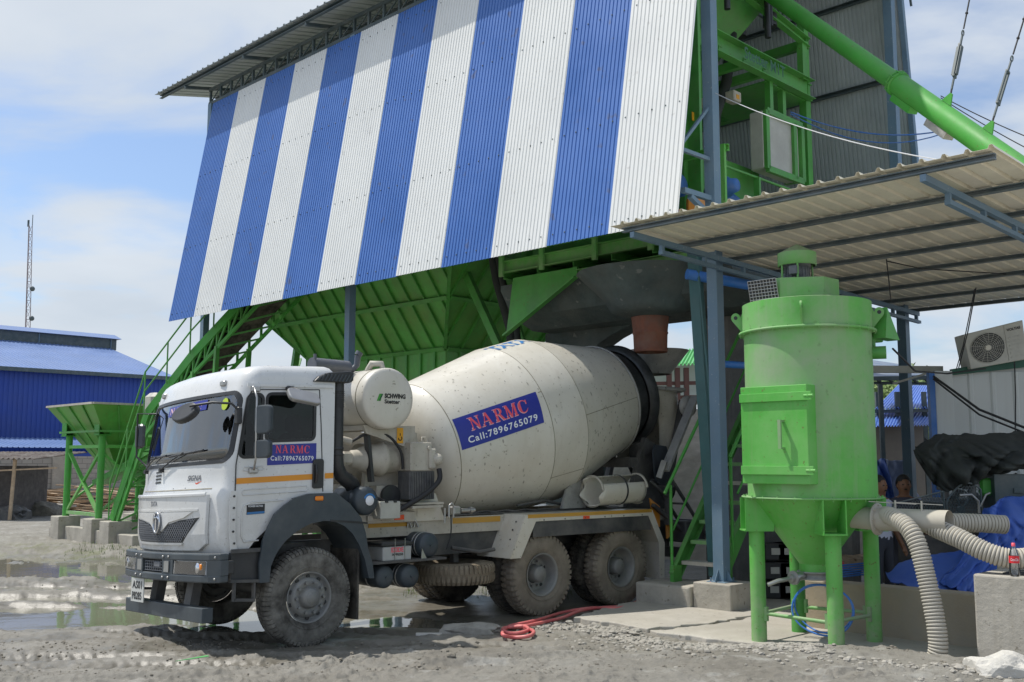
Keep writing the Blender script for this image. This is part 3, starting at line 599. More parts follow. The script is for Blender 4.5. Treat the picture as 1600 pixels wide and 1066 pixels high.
for i in range(12):
    v0 = VE-i*SW; q = MB(B)
    jl = random.uniform(-.012, .012)
    corr(q, (UT-(.004 if i % 2 else 0), v0, WT), (0, -1, 0), dv_, SW+(.03 if i % 2 == 0 and i < 11 else 0), Hs+jl, SW/16, .011, 'trap', nrm=(-dv_.z*-1*-1, 0, dv_.x*-1) if False else tuple(Vector((dv_.z, 0, -dv_.x)).normalized()), t=.002)
    o = q.build('cladding_panel', M['blue_sheet'] if i % 2 == 0 else M['white_sheet'], shed)
    o['label'] = ('deep blue' if i % 2 == 0 else 'white')+' ribbed sheet stripe of the wall'
q = MB(B)                                    # screws along the girts
for f in (.04, .35, .68, .97):
    for i in range(12*5):
        v = VE-.1-i*SW/5; p = Vector((UT, v, WT))+dv_*Hs*f+Vector((dv_.z, 0, -dv_.x)).normalized()*.006; q.sphere(p, .012, 6, 4)
q.build('screw', M['dark_steel'], shed)['kind'] = 'stuff'
q = MB(B)
for f in (.02, .35, .68, .985):
    p = Vector((UT, 0, WT))+dv_*Hs*f+Vector((.07, 0, .01)); q.channel((p.x, VE, p.z), (p.x, VR+.1, p.z), .06, .07)
q.build('girt', M['bluegrey'], shed)
for v in (VE-.15, 8.27, 4.1, .0):
    q = MB(B); p = Vector((UT+.1, v, WT)); e = Vector((UB+.12, v, WB_+.12)); q.beam(p, e, .06, .08); q.beam((0, v, 6.1), (UB+.3, v, 6.1), .05, .05); q.beam((0, v, 6.9), (UB+.28, v, 6.15), .04, .04)
    if v < 1: q.beam((.08, v, 5.55), (UB+.32, v, 5.55), .07, .07); q.beam((.3, v, 5.15), (-.55, v, 5.5), .07, .06)
    q.build('wall_frame', M['bluegrey'], shed)
# long truss under the eave
q = MB(B); U = -.02
for w in (10.42, 10.76): q.beam((U, 14.0, w), (U, -.3, w), .06, .07)
for w in (10.42, 10.76): q.beam((U+.36, 14.0, w), (U+.36, -.3, w), .05, .05)
n = 30
for i in range(n+1):
    v = 13.95-i*(14.2/n); q.beam((U, v, 10.45), (U, v, 10.74), .05, .05); q.beam((U+.36, v, 10.45), (U+.36, v, 10.74), .035, .035)
    q.beam((U, v, 10.42), (U+.36, v, 10.42), .04, .03)
    if i < n: q.beam((U, v, 10.44), (U, v-14.2/n, 10.75), .022, .022)
q.build('eave_truss', M['dark_steel'], shed)
# roof: single slope rising away
U0, U1, R0, R1 = -.66, 7.0, 10.79, 12.4; V0, V1 = 15.55, -.5
dd = Vector((U1-U0, 0, R1-R0)); LL = dd.length; dd.normalize(); nn = Vector((-dd.z, 0, dd.x))
q = MB(B); corr(q, (U0, V0, R0+.10), (0, -1, 0), dd, V0-V1, LL, .24, .032, 'rib', nrm=tuple(nn), t=.002); q.build('roof', M['grey_sheet'], shed)
q = MB(B)
for k in range(6):
    p = Vector((U0+.12, 0, R0+.045))+dd*(k*(LL-.4)/5); q.channel((p.x, V0-.1, p.z), (p.x, V1+.1, p.z), .06, .08)
q.build('purlin', M['dark_steel'], shed)
for v in (14.2, 11.6, 9.2, 6.8, 4.4, 2.1, -.1):
    q = MB(B); p0 = Vector((U0+.1, v, R0-.04)); q.beam(p0, p0+dd*(LL-.3), .06, .07); q.beam((.1, v, 10.45), (5.85, v, 10.45), .06, .07)
    for k in range(7):
        u = .3+k*.9; q.beam((u, v, 10.45), (u+.45, v, R0-.04+(u+.45-U0)*dd.z/dd.x), .035, .035); q.beam((u+.45, v, R0-.04+(u+.45-U0)*dd.z/dd.x), (u+.9, v, 10.45), .035, .035)
    q.build('rafter', M['dark_steel'], shed)
# rear wall, seen from inside through the open end
q = MB(B); UT2, UB2 = 5.98, 6.75; d2 = Vector((UB2-UT2, 0, 5.1-11.3)); H2 = d2.length; d2.normalize()
corr(q, (UT2, 10.0, 11.3), (0, -1, 0), d2, 10.13, H2, .085, .018, 'trap', nrm=(-1, 0, -.1), t=.002); q.build('rear_cladding', M['grey_sheet'], shed)
q = MB(B)
for w in (10.6, 9.0, 7.3, 5.6):
    t = (11.3-w)/(11.3-5.1); u = UT2+(UB2-UT2)*t-.06; q.channel((u, 10, w), (u, -.1, w), .06, .08)
q.build('rear_girt', M['dark_steel'], shed)
q = MB(B); q.beam((UT2+.05, -.1, 11.3), (UB2-.02, -.1, 5.1), .09, .10); q.build('wall_frame', M['bluegrey'], shed)
# ---------------- sloping lean-to canopy on the right ----------------
can = thing('metal_canopy', 'dusty beige ribbed sheet canopy on blue grey purlins over the green dust collector', 'canopy', B, (0, -.15, 4.4))
q = MB(B); VA, VB = -.02, -4.42; ua, ub = -2.1, 6.3
corr(q, (ua, VA+.12, 4.845), (0, -1, 0), (1, 0, -.018), VA+.12-VB, ub-ua, .215, .035, 'rib', nrm=(0, 0, 1), t=.002); q.build('roof_sheet', M['canopy_sheet'], can)
for i in range(8):
    u = -2.0+i*(8.1/7); q = MB(B); w = 4.79-.018*(u+2); q.channel((u, VA, w), (u, VB+.03, w), .045, .06); q.build('purlin', M['purlin'], can)
for v in (-.17, -3.72):
    q = MB(B); q.beam((-2.02, v, 4.715), (6.1, v, 4.57), .06, .07); q.beam((-1.45, v, 4.58), (6.15, v, 4.43), .06, .05)
    for k in range(9): u = -1.42+k*.93; q.beam((u, v, 4.59-.018*(u+1.4)), (u, v, 4.70-.018*(u+2)), .05, .05)
    q.build('rafter', M['bluegrey'], can)
for v in (-3.72,):
    for u in (5.85,): post(u, v, .1, 4.45, .12, par=can)
# ---------------- batching plant ----------------
pl = thing('batching_plant', 'green steel mixer tower with platform and cladding frame behind the striped wall', 'concrete plant', B, (2.5, 2.6, 4.9))
g = M['green']
def chan(mb, *a, **k): mb.channel(*a, **k)
# lower deck: rim channels and joists
q = MB(B); q.channel((.62, 4.72, 5.32), (.62, .1, 5.32), .08, .20); q.channel((.62, 3.0, 4.99), (.62, .1, 4.99), .08, .13); q.box((.62, 4.72, 5.05), (.66, 3.0, 5.20)) if False else None
q.build('platform_beam', M['green_door'], pl)
q = MB(B)
for v in (4.7, 3.9, 3.1, 2.3, 1.5, .7): q.channel((.66, v, 5.2), (4.6, v, 5.2), .07, .16)
for u in (1.8, 3.0, 4.55): q.channel((u, 4.72, 5.2), (u, .3, 5.2), .07, .18)
q.box((.68, .35, 5.29), (4.6, 4.7, 5.305)); q.build('deck', g, pl)
q = MB(B)
for w in (5.58, 6.45): q.channel((.60, 4.72, w), (.60, .12, w), .04, .10)
for v in (4.7, 3.75, 2.6, 1.5, .2): q.beam((.57, v, 5.15), (.57, v, 6.5), .09, .05)
q.build('handrail', M['green_door'], pl)
q = MB(B)
for w in (6.47, 5.95): q.tube([(.9, .72, w), (2.4, .72, w), (4.3, .72, w)], .022, 8)
for u in (1.3, 2.35, 3.4, 4.3): q.beam((u, .72, 5.3), (u, .72, 6.47), .10, .05)
q.build('handrail', g, pl)
# gusset plate at the lower left and sloping skirt channel
q = MB(B); P = [(4.45, 5.10), (4.62, 4.12), (3.0, 4.93), (3.0, 5.10)]
q.prism(P, lambda a, c, t: (t, a, c), .60, .64); q.beam((.56, 4.62, 4.12), (.56, 3.0, 4.93), .10, .03); q.build('gusset_plate', g, pl)
# tower frame
for u, v in ((1.0, .95), (1.0, 4.5), (4.4, .95), (4.4, 4.5)):
    q = MB(B); q.channel((u, v, 5.3), (u, v, 10.0), .12, .16, up=(1, 0, 0)); q.build('tower_column', g, pl)
q = MB(B); q.channel((.82, .86, 5.3), (.82, .86, 10.2), .26, .06, up=(1, 0, 0)); q.build('tower_column', g, pl)
q = MB(B); q.box((.70, .95, 5.3), (.98, 1.25, 10.3)); q.build('cable_riser', g, pl, bevel=.01)
q = MB(B); q.channel((1.0, .80, 8.46), (4.38, .80, 8.46), .14, .34); q.channel((1.0, 4.5, 8.46), (4.38, 4.5, 8.46), .14, .3); q.channel((4.42, .85, 8.46), (4.42, 4.5, 8.46), .14, .3); q.box((3.0, .9, 8.28), (4.38, 2.4, 8.30))
for u in (1.6, 2.3, 2.9): q.channel((u, .85, 8.40), (u, 4.4, 8.40), .08, .14)
q.build('upper_frame', g, pl)
q = MB(B); q.channel((1.0, .80, 9.72), (4.3, .80, 9.30), .1, .16); q.channel((4.15, .84, 8.6), (4.15, .84, 9.3), .1, .16, up=(1, 0, 0)); q.channel((4.3, .8, 9.3), (4.3, 4.3, 9.3), .1, .16); q.channel((1.0, .8, 9.9), (1.0, 4.3, 9.9), .1, .16); q.build('upper_frame', g, pl)
q = MB(B)                                   # cement weigh hopper
def frus(q, c, h0, h1, a0, a1, n=4):
    vs = []
    for w, a in ((h0, a0), (h1, a1)):
        for k in range(n): t = math.pi/4+2*math.pi*k/n if n == 4 else 2*math.pi*k/n; vs.append((c[0]+a*math.cos(t), c[1]+a*math.sin(t), w))
    q.add(vs, [(k, (k+1) % n, n+(k+1) % n, n+k) for k in range(n)]+[tuple(range(n, 2*n)), tuple(reversed(range(n)))])
frus(q, (2.2, 2.1), 8.45, 9.75, .45, 1.55); q.box((1.15, 1.05, 9.75), (3.25, 3.15, 10.5)); q.build('weigh_hopper', g, pl)
q = MB(B); frus(q, (1.9, 2.3), 7.2, 8.3, .5, .9, 16); q.box((1.0, 1.3, 5.35), (3.4, 4.2, 6.9)); q.build('mixer_body', g, pl, bevel=.03)
q = MB(B); q.tube([(1.35, .9, 6.45), (1.7, 1.1, 6.95), (2.1, 1.3, 7.6), (2.6, 1.4, 8.3), (2.8, 1.4, 9.2)], .09, 12); q.build('dust_hose', M['tarp_black'], pl)
for (u, v, w, h) in ((1.55, 1.15, 7.55, .10), (2.35, 1.2, 7.85, .12)):
    q = MB(B); q.bbox((u, v-.1, w), (u+.22, v+.08, w+h*1.5), .015); o = q.build('junction_box', M['cream_dirty'], pl); k = MB(B); k.box((u+.06, v-.106, w+.04), (u+.15, v-.101, w+.11)); k.build('warning_label', M['yellow_tag'], o)
q = MB(B); q.box((.74, .85-.03, 7.05), (.84, .85-.022, 7.18)); q.build('warning_label', M['yellow_tag'], pl)
q = MB(B); q.lathe((1.32, .75, 6.1), (0, -1, 0), [(-.05, 0), (-.05, .16), (.15, .16), (.2, .12), (.3, .10), (.3, 0)], 20); q.build('mixer_motor', M['motor_blue'], pl)
q = MB(B); q.bbox((1.75, .95, 5.75), (2.3, 1.3, 6.25), .10); q.lathe((1.9, 1.1, 6.05), (-1, 0, 0), [(0, 0), (0, .18), (.35, .18), (.4, 0)], 18); q.build('mixer_motor', M['motor_blue'], pl)
q = MB(B); q.lathe((.45, 1.0, 6.0), (0, -1, 0), [(0, 0), (0, .17), (.16, .17), (.16, .11), (.18, .11), (.18, 0)], 20); q.build('belt_pulley', M['motor_blue'], pl)
q = MB(B); q.bbox((.35, .55, 5.42), (.75, .75, 5.85), .09); q.build('belt_guard', M['amber'], pl)
q = MB(B); q.lathe((.2, 1.05, 5.45), (0, -1, 0), [(0, 0), (0, .16), (.3, .16), (.34, .1), (.34, 0)], 18); q.lathe((.15, 1.5, 5.45), (0, -1, 0), [(0, 0), (0, .14), (.25, .14), (.25, 0)], 18); q.build('gearbox', M['red'], pl)
# white panelled box on a green frame
q = MB(B); q.bbox((2.72, .80, 6.72), (3.85, 1.06, 7.70), .02); o = q.build('control_cabinet', M['ac_white'], pl)
q = MB(B)
for a, b_ in (((2.78, 6.72), (2.78, 7.70)), ((3.92, 6.72), (3.92, 7.70)), ((2.78, 6.72), (3.92, 6.72)), ((2.78, 7.70), (3.92, 7.70)), ((3.66, 6.72), (3.66, 7.70))):
    q.beam((a[0], .78, a[1]), (b_[0], .78, b_[1]), .10, .07, up=(0, 1, 0))
q.box((3.86, .81, 6.72), (3.95, 1.1, 7.70)); q.build('cabinet_frame', g, pl)
for a_ in ((3.05, .85), (3.55, .9)):
    q = MB(B); q.box((*a_, 7.70), (a_[0]+.1, a_[1]+.1, 8.4)); q.build('hanger', g, pl)
for u, w0, w1 in ((1.55, 9.0, 9.75), (2.75, 8.9, 9.7)):
    q = MB(B); q.tube([(u, .68, w0), (u, .68, w1)], .05, 10); q.tube([(u+.14, .7, w0+.25), (u+.14, .7, w1+.2)], .035, 8); q.build('air_cylinder', M['black'], pl)
q = MB(B); q.tube([(1.4, .62, 10.1), (1.6, .6, 9.7), (2.3, .6, 9.6), (3.4, .6, 9.55)], .05, 8)
q.build('air_pipe', M['black'], pl)
for v in (.9, 1.5, 2.4): q = MB(B); q.cyl((3.2, v, 9.3), (3.2, v, 10.1), .12, 14); q.build('dust_filter', M['black'], pl)
# bold sign on the frame channel
writing(B, 'Stetter M1T', 1.25, .20, lambda x, y: (2.05+x, .70, 8.36+y), M['letter_dgreen'], 'frame_writing', pl, .025)
# discharge outlet
dc = hit(B, 1016, 500, 0, 1.15)
q = MB(B); cx, cy = 1.15, 1.97
q.lathe((cx, cy, 3.68), (0, 0, 1), [(0, .262), (.05, .268), (.06, .260), (.28, .268), (.29, .278), (.31, .278), (.32, .270), (.58, .298), (.60, .24), (.02, .22)], 32); q.build('discharge_sleeve', M['pipe_orange'], pl)
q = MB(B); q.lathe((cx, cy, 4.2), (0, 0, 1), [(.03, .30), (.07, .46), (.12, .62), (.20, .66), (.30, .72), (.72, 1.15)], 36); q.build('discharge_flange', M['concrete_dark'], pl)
# ---------------- concrete frame that carries the mixer ----------------
cf = thing('concrete_support_tower', 'dark weathered concrete tower with flared pier carrying the green mixer platform above the truck', 'concrete frame', B, (3, 2.5, 0))
q = MB(B)
P = [(.70, 4.93), (1.0, 4.50), (1.5, 4.30), (2.4, 4.30), (2.6, 4.5), (5.4, 4.95), (5.4, 5.02), (.70, 5.02)]
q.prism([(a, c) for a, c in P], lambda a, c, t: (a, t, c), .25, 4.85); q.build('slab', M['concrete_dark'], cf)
# flared pier on the left, swept into the slab
q = MB(B); n = 18; A0 = []; A1 = []
for i in range(n+1):
    t = (i/n)**1.8; w = 4.31-4.31*t
    near = 2.95+.95*(1-(1-min(1, t*9))**2); far = 5.0
    A0.append((near, w)); A1.append((far, w))
poly = [(a, w) for a, w in A0]+[(a, w) for a, w in reversed(A1)]
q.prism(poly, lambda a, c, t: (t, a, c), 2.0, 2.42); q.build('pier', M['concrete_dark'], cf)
q = MB(B); q.box((2.3, .98, .05), (2.75, 1.80, 4.40)); q.build('pier', M['pier'], cf)
q = MB(B); q.box((2.2, -.9, 3.15), (5.2, .31, 4.22)) if False else None
q.box((2.45, -.6, .05), (2.7, .975, 4.2)); q.build('pier', M['pier'], cf, label='rough unplastered pier wall behind the stairs')
q = MB(B); q.beam((.42, .62, 5.0), (.32, .30, .45), .16, .13, up=(1, 0, 0)); q.beam((.30, .50, 5.0), (.26, .22, 2.0), .03, .03); o = q.build('steel_prop', M['teal'], None, bevel=.005); setp(o, 'leaning teal steel prop between the truck and the blue grey post', 'steel prop')
q = MB(B); q.tube([(.2, .6, 4.62), (.9, .1, 4.50), (1.2, -.1, 4.45), (1.15, -.12, 4.1), (.85, .0, 3.5)], .075, 12); q.tube([(1.1, -.1, 4.5), (1.25, -.18, 4.4), (1.3, -.2, 4.1)], .09, 12)
q.tube([(.4, .2, 3.33), (1.8, -.25, 3.33)], .05, 8); q.beam((1.9, -.28, 3.35), (.7, .0, 1.9), .08, .14); q.beam((2.1, -.28, 3.2), (.9, .0, 1.7), .05, .05)
setp(q.build('blue_pipework', M['blue_pipe'], None), 'bright blue bent pipework in front of the dark concrete pier behind the blue grey post', 'pipework')
# ---------------- aggregate bin ----------------
bn = thing('aggregate_bin', 'large rust stained green ribbed aggregate hopper beneath the striped wall', 'hopper', B, (2.5, 10, 2))
gb = M['green_bin']
top = dict(u0=.9, u1=5.6, v0=6.35, v1=14.05, w=5.95); botm = dict(u0=2.1, u1=4.4, v0=7.85, v1=12.55, w=4.30)
def bp(f, s, t):     # face f, s across, t from top (0) to bottom (1)
    u0 = top['u0']+(botm['u0']-top['u0'])*t; u1 = top['u1']+(botm['u1']-top['u1'])*t; v0 = top['v0']+(botm['v0']-top['v0'])*t; v1 = top['v1']+(botm['v1']-top['v1'])*t; w = top['w']+(botm['w']-top['w'])*t
    return {'front': Vector((u0, v1+(v0-v1)*s, w)), 'right': Vector((u0+(u1-u0)*s, v0, w)), 'back': Vector((u1, v0+(v1-v0)*s, w)), 'left': Vector((u1+(u0-u1)*s, v1, w))}[f]
for f, nr, nn in (('front', 17, (-1, 0, -.75)), ('right', 9, (0, -1, -.9)), ('back', 17, (1, 0, -.7)), ('left', 9, (0, 1, -.9))):
    N_ = Vector(nn).normalized(); q = MB(B)
    q.strip([bp(f, 0, 0), bp(f, 1, 0)], [bp(f, 0, 1), bp(f, 1, 1)], .012, N_)
    # vertical extension above the slope and skirt below
    a, c = bp(f, 0, 0), bp(f, 1, 0); q.strip([a, c], [a+Vector((0, 0, 1.3)), c+Vector((0, 0, 1.3))], .012, Vector((N_.x, N_.y, 0)).normalized())
    a, c = bp(f, 0, 1), bp(f, 1, 1); q.strip([a, c], [a-Vector((0, 0, 1.3)), c-Vector((0, 0, 1.3))], .012, Vector((N_.x, N_.y, 0)).normalized())
    q.build('bin_wall', gb, bn)
    q = MB(B)
    for k in range(nr+1):
        s = k/nr
        # ribs hang square to the rim
        sv = bp(f, s, 0); d = bp(f, .5, 1)-bp(f, .5, 0); L_ = 1.0
        if f in ('front', 'back'):
            lim0 = (top['v1']-sv.y)/(top['v1']-botm['v1']) if sv.y > botm['v1'] else 1; lim1 = (sv.y-top['v0'])/(botm['v0']-top['v0']) if sv.y < botm['v0'] else 1
        else:
            lim0 = (sv.x-top['u0'])/(botm['u0']-top['u0']) if sv.x < botm['u0'] else 1; lim1 = (top['u1']-sv.x)/(top['u1']-botm['u1']) if sv.x > botm['u1'] else 1
        L_ = max(.02, min(1, lim0, lim1)); q.beam(sv+N_*.04, sv+d*L_+N_*.04, .025, .06, up=tuple(N_))
        if L_ > .98: e = sv+d; q.beam(e+Vector((N_.x, N_.y, 0))*.04, e+Vector((N_.x, N_.y, 0))*.04-Vector((0, 0, 1.25)), .05, .05)
    q.build('stiffener_ribs', g, bn)
    q = MB(B)
    for t in (.0, .46, 1.0): q.beam(bp(f, 0, t)+N_*.06, bp(f, 1, t)+N_*.06, .09 if t else .12, .05, up=tuple(N_))
    q.beam(bp(f, 1, 0)+N_*.04, bp(f, 1, 1)+N_*.04, .07, .07)
    q.build('stiffener_rail', g, bn)
q = MB(B)
for u in (2.2, 4.3):
    for v in (8.0, 10.2, 12.4): q.beam((u, v, .05), (u, v, 3.2), .16, .16)
q.build('bin_leg', g, bn)
q = MB(B)
for i in range(5): q.beam((2.2, 12.9+.0*i, 4.6-.0*i), (2.2, 12.9, .05), .1, .1)
q.beam((2.3, 14.6, .05), (2.0, 13.1, 4.7), .14, .14); q.beam((3.1, 14.9, .05), (3.0, 13.2, 4.7), .10, .10); q.beam((2.1, 13.6, 3.4), (3.1, 14.6, 4.6), .05, .05)
q.build('bin_leg', g, bn)
# dark skip chute and side plates between bin and tower
q = MB(B); q.beam((1.6, 6.9, 5.9), (1.5, 5.4, 3.6), .10, .16); q.beam((2.1, 6.4, 5.9), (2.0, 5.2, 3.4), .06, .10); q.build('stiffener_rail', g, bn)
q = MB(B); q.tube([(1.25, 5.75, 6.4), (1.3, 5.55, 5.3), (1.45, 5.35, 4.4), (1.5, 5.25, 3.0)], .10, 10); q.tube([(1.15, 5.55, 6.4), (1.2, 5.3, 5.2), (1.4, 5.15, 4.4), (1.5, 5.1, 3.0)], .06, 10)
setp(q.build('rubber_hose', M['tarp_black'], None), 'thick black rubber hoses hanging between the aggregate hopper and the green gusset plate', 'hose')
# ---------------- screw conveyor ----------------
sc = thing('screw_conveyor', 'green tubular screw conveyor sloping down to the right across the sky', 'screw conveyor', B, (2.0, .2, 9))
A_ = hit(B, 1185, -20, 1, .55); Bq = hit(B, 1660, 262, 0, -1.0)
p0 = Vector(B.L(atY(1130, -60, 17.0))); p1 = Vector(B.L(atY(1650, 304, 11.3)))
q = MB(B); ax = (p1-p0).normalized(); L_ = (p1-p0).length
def fr_at(x):
    return min((k/400 for k in range(401)), key=lambda t: abs(pix(B.P(*(p0+ax*L_*t)))[0]-x))
F1, FL1, FL2, FH1, FH2 = fr_at(1400), fr_at(1470), fr_at(1533), fr_at(1408), fr_at(1462)
q.lathe(p0, ax, [(0, .122), (L_*F1, .126), None, (L_*F1, .152), (L_*F1+.05, .152), None, (L_*F1+.05, .145), (L_, .145)], 28); q.build('screw_tube', M['green_bright'], sc)
q = MB(B)
for f in (F1, F1+.006): q.lathe(p0+ax*L_*f, ax, [(0, .12), (0, .168), (.018, .168), (.018, .12)], 24)
for k in range(10):
    t = 2*math.pi*k/10; a = ax.orthogonal().normalized(); c = ax.cross(a); p = p0+ax*(L_*F1-.02)+(a*math.cos(t)+c*math.sin(t))*.165; q.cyl(p, p+ax*.09, .01, 6)
q.build('tube_flange', M['green_bright'], sc)
side = ax.cross(Vector((0, 0, 1))).normalized(); upv = side.cross(ax).normalized()
for f, m in ((FH1, M['green_bright']), (FH2, M['hopper_steel'])):
    q = MB(B); p = p0+ax*L_*f-upv*.17; q.beam(p, p+ax*.42, .16, .09, up=tuple(upv)); q.build('inspection_hatch', m, sc)
for f in (FL1, FL2): q = MB(B); p = p0+ax*L_*f+upv*.15; q.prism([(-.09, 0), (.09, 0), (.02, .13), (-.02, .13)], lambda a, c, t: tuple(p+ax*a+upv*c+side*t), -.01, .01); q.build('lifting_lug', M['green_bright'], sc)
def cable(pts, r, m, name, label, cat, sag=0, group=None, par=None, fr=G, seg=6):
    if len(pts) == 2 and sag:
        a, c = Vector(pts[0]), Vector(pts[1]); pts = [a.lerp(c, k/14)-Vector((0, 0, sag*4*(k/14)*(1-k/14))) for k in range(15)]
    q = MB(fr); q.tube(pts, r, seg); o = q.build(name, m, par)
    if par is None: setp(o, label, cat, group)
    return o
def Wp(fr, p): return fr.P(*p)
for (tx, ty, f, lb) in ((1515, -2, FL1, 'dark wire rope and turnbuckle rising from the middle of the green screw conveyor'), (1603, 20, FL2, 'dark wire rope and open turnbuckle near the right end of the screw conveyor')):
    s = B.P(*(p0+ax*L_*f+upv*.25)); e = atY(tx, ty, s.y+.3); d = (e-s).normalized(); e = e+d*3
    t = thing('guy_wire', lb, 'guy wire', G, tuple(s)); q = MB(G); q.tube([s, s+d*.12], .012, 6); q.tube([s+d*1.05, e], .010, 6)
    for k in range(10): p = s+d*(1.3+.3*k); q.sphere(p, .022, 6, 4)
    q.build('wire_rope', M['wire'], t); q = MB(G); c = d.orthogonal().normalized()
    q.tube([s+d*.1, s+d*.35], .014, 6); q.beam(s+d*.3+c*.03, s+d*.78+c*.03, .022, .022); q.beam(s+d*.3-c*.03, s+d*.78-c*.03, .022, .022)
    if tx < 1560: q.beam(s+d*.32, s+d*.76, .07, .05)
    q.beam(s+d*.3-c*.04, s+d*.3+c*.04, .03, .03); q.beam(s+d*.78-c*.04, s+d*.78+c*.04, .03, .03); q.tube([s+d*.78, s+d*.95], .014, 6)
    q.tube([s+d*.98+c*.03*math.cos(k)+d*.04*math.sin(k) for k in [i*2*math.pi/8 for i in range(8)]], .009, 6, closed=True); q.build('turnbuckle', M['dark_steel'], t)
# ---------------- steel stair ----------------
st = thing('steel_staircase', 'steep green steel stair with tube handrails beside the blue grey post', 'staircase', B, (.03, .45, .4))
sl_ = (2.736-.40)/(1.954-.03); VL_, VR_ = .78, .06
def sz(u): return .40+(u-.03)*sl_
TOPU = 4.0
for v, sd in ((VL_, 1), (VR_, -1)):
    u0_ = .03 if sd > 0 else .17; q = MB(B); q.channel((u0_, v, sz(u0_)+.02), (TOPU, v, sz(TOPU)), .06, .20, side=sd); q.box((u0_-.06, v-.03, .36), (u0_+.13, v+.03, .58)); q.build('stringer', M['green'], st)
n = 17
for k in range(n):
    w = .62+k*.268; u = (w-.40)/sl_+.03
    if u > TOPU: break
    q = MB(B); q.box((u-.06, VR_+.035, w-.035), (u+.15, VL_-.035, w+.015)); q.build('tread', M['cream_dirty'] if k % 4 == 0 else M['green_dusty'], st)
for v in (VL_+.03, VR_-.03):
    a_ = -.12 if v > .4 else .30; q = MB(B); q.tube([(a_, v, 1.68+a_*sl_+(.02 if v > .4 else 0)), (TOPU, v, sz(TOPU)+1.28)], .024, 8); q.tube([(a_+.17, v, sz(a_+.17)+.62), (TOPU, v, sz(TOPU)+.62)], .016, 8)
    for u in (.02 if v > .4 else .32, 1.25, 2.5, 3.7): q.tube([(u, v, sz(u)+.0), (u, v, sz(u)+1.28)], .022, 8)
    q.build('handrail', M['green_bright'], st)
# ---------------- concrete mixer truck ----------------
tk = thing('mixer_truck', 'white concrete mixer truck with cream drum parked under the green discharge tower', 'truck', T, (2.4, 1.2, 0))
CV = 1.2                                      # centre line
def sh(u, w): return w+.042*(u-.07)           # the cab noses down a little on its springs
# --- cab shell ---
MB.post = lambda u, v, w: (u, v, w-.042*v)          # and leans a little on its far side
def uf(w):
    P = [(1.0, -.93), (1.1, -1.0), (1.3, -1.03), (1.72, -1.03), (1.80, -.985), (2.03, -.985), (2.76, -.87), (2.84, -.84), (3.2, -.8)]
    return float(np.interp(w, [p[0] for p in P], [p[1] for p in P]))
def crown(w): return float(np.interp(w, [1.0, 1.72, 2.0, 2.8, 3.0], [.17, .17, .15, .13, .12]))
def cabring(w, inset=0.0, rear=.27, off=0.0):
    f = uf(w)+inset+off; v0, v1 = .04+inset*.8+off, 2.36-inset*.8-off; r = .16; n = 7; P = []
    P.append((rear-off-inset*.6, v0))
    for k in range(7): P.append((rear-off-inset*.6+(f+r-rear)*(k+1)/8, v0))
    for k in range(n): t = math.pi/2*k/(n-1); P.append((f+r-r*math.sin(t), v0+r-r*math.cos(t)))
    for k in range(1, 14):
        s = -1+2*k/14; P.append((f-crown(w)*(1-s*s), (v0+v1)/2+s*((v1-v0)/2-r)))
    for k in range(n): t = math.pi/2*(1-k/(n-1)); P.append((f+r-r*math.sin(t), v1-r+r*math.cos(t)))
    for k in range(7): P.append((f+r+(rear-f-r)*(k+1)/8, v1))
    P.append((rear-off-inset*.6, v1)); return P
def cabsolid(off, w0, w1):
    rows = [(w, 0) for w in np.linspace(w0, min(2.88, w1), 22)]
    if w1 > 2.88: rows += [(2.94, .012), (2.99, .035), (3.03, .075), (3.055, .14), (3.068, .25), (3.075, .45)]
    vs = []; fs = []
    for w, ins in rows:
        R = cabring(w, ins, off=off); n = len(R); vs += [(a, b, sh(a, w-(off if w > 2.88 else 0))) for a, b in R]
    for i in range(len(rows)-1):
        for k in range(n): l = (k+1) % n; fs.append((i*n+k, i*n+l, (i+1)*n+l, (i+1)*n+k))
    fs.append(tuple(range(n))); fs.append(tuple(range((len(rows)-1)*n, len(rows)*n))); return vs, fs
def tmpobj(vs, fs, smooth=False):
    q = MB(T); q.add(vs, fs, smooth); return q.build('cab_shell', M['white'], tk)
def rrect(a0, a1, c0, c1, r, n=5, sk=None):
    P = []
    for cx, cy, s in ((a1-r, c1-r, 0), (a0+r, c1-r, 1), (a0+r, c0+r, 2), (a1-r, c0+r, 3)):
        for k in range(n+1): t = math.pi/2*(s+k/n); P.append((cx+r*math.cos(t), cy+r*math.sin(t)))
    return [sk(*p) for p in P] if sk else P
DW = rrect(-.56, .015, 2.24, 2.735, .05)                                 # door window
def qsk(a, c): return (a+(2.73-c)*-.13*(1 if a < -.68 else .15), c)
QW = rrect(-.775, -.612, 2.08, 2.73, .055, sk=qsk)                        # quarter light
WS = lambda e: rrect(.10-e, 2.25+e, 2.05-e, 2.765+e, .12)                 # windscreen in (v, w)
def bool_cut(o, cutters, op='DIFFERENCE'):
    for c in cutters:
        m = o.modifiers.new('b', 'BOOLEAN'); m.operation = op; m.object = c; m.solver = 'EXACT'
    dg = bpy.context.evaluated_depsgraph_get(); dg.update(); me = bpy.data.meshes.new_from_object(o.evaluated_get(dg))
    old = o.data; o.modifiers.clear(); o.data = me; bpy.data.meshes.remove(old)
    for c in cutters: d = c.data; bpy.data.objects.remove(c); bpy.data.meshes.remove(d)
vs, fs = cabsolid(0, 1.08, 3.0); body = tmpobj(vs, fs, True)
vs, fs = cabsolid(.045, 1.13, 2.95); inner = tmpobj(vs, fs)
cut = []
for poly in (DW, QW):
    q = MB(T); q.prism(poly, lambda a, c, t: (a, t, sh(a, c)), -.3, 2.8); cut.append(q.build('cab_shell', M['white'], tk))
q = MB(T); q.prism(WS(-.012), lambda a, c, t: (t, a, sh(-1, c)), -1.6, -.72); cut.append(q.build('cab_shell', M['white'], tk))
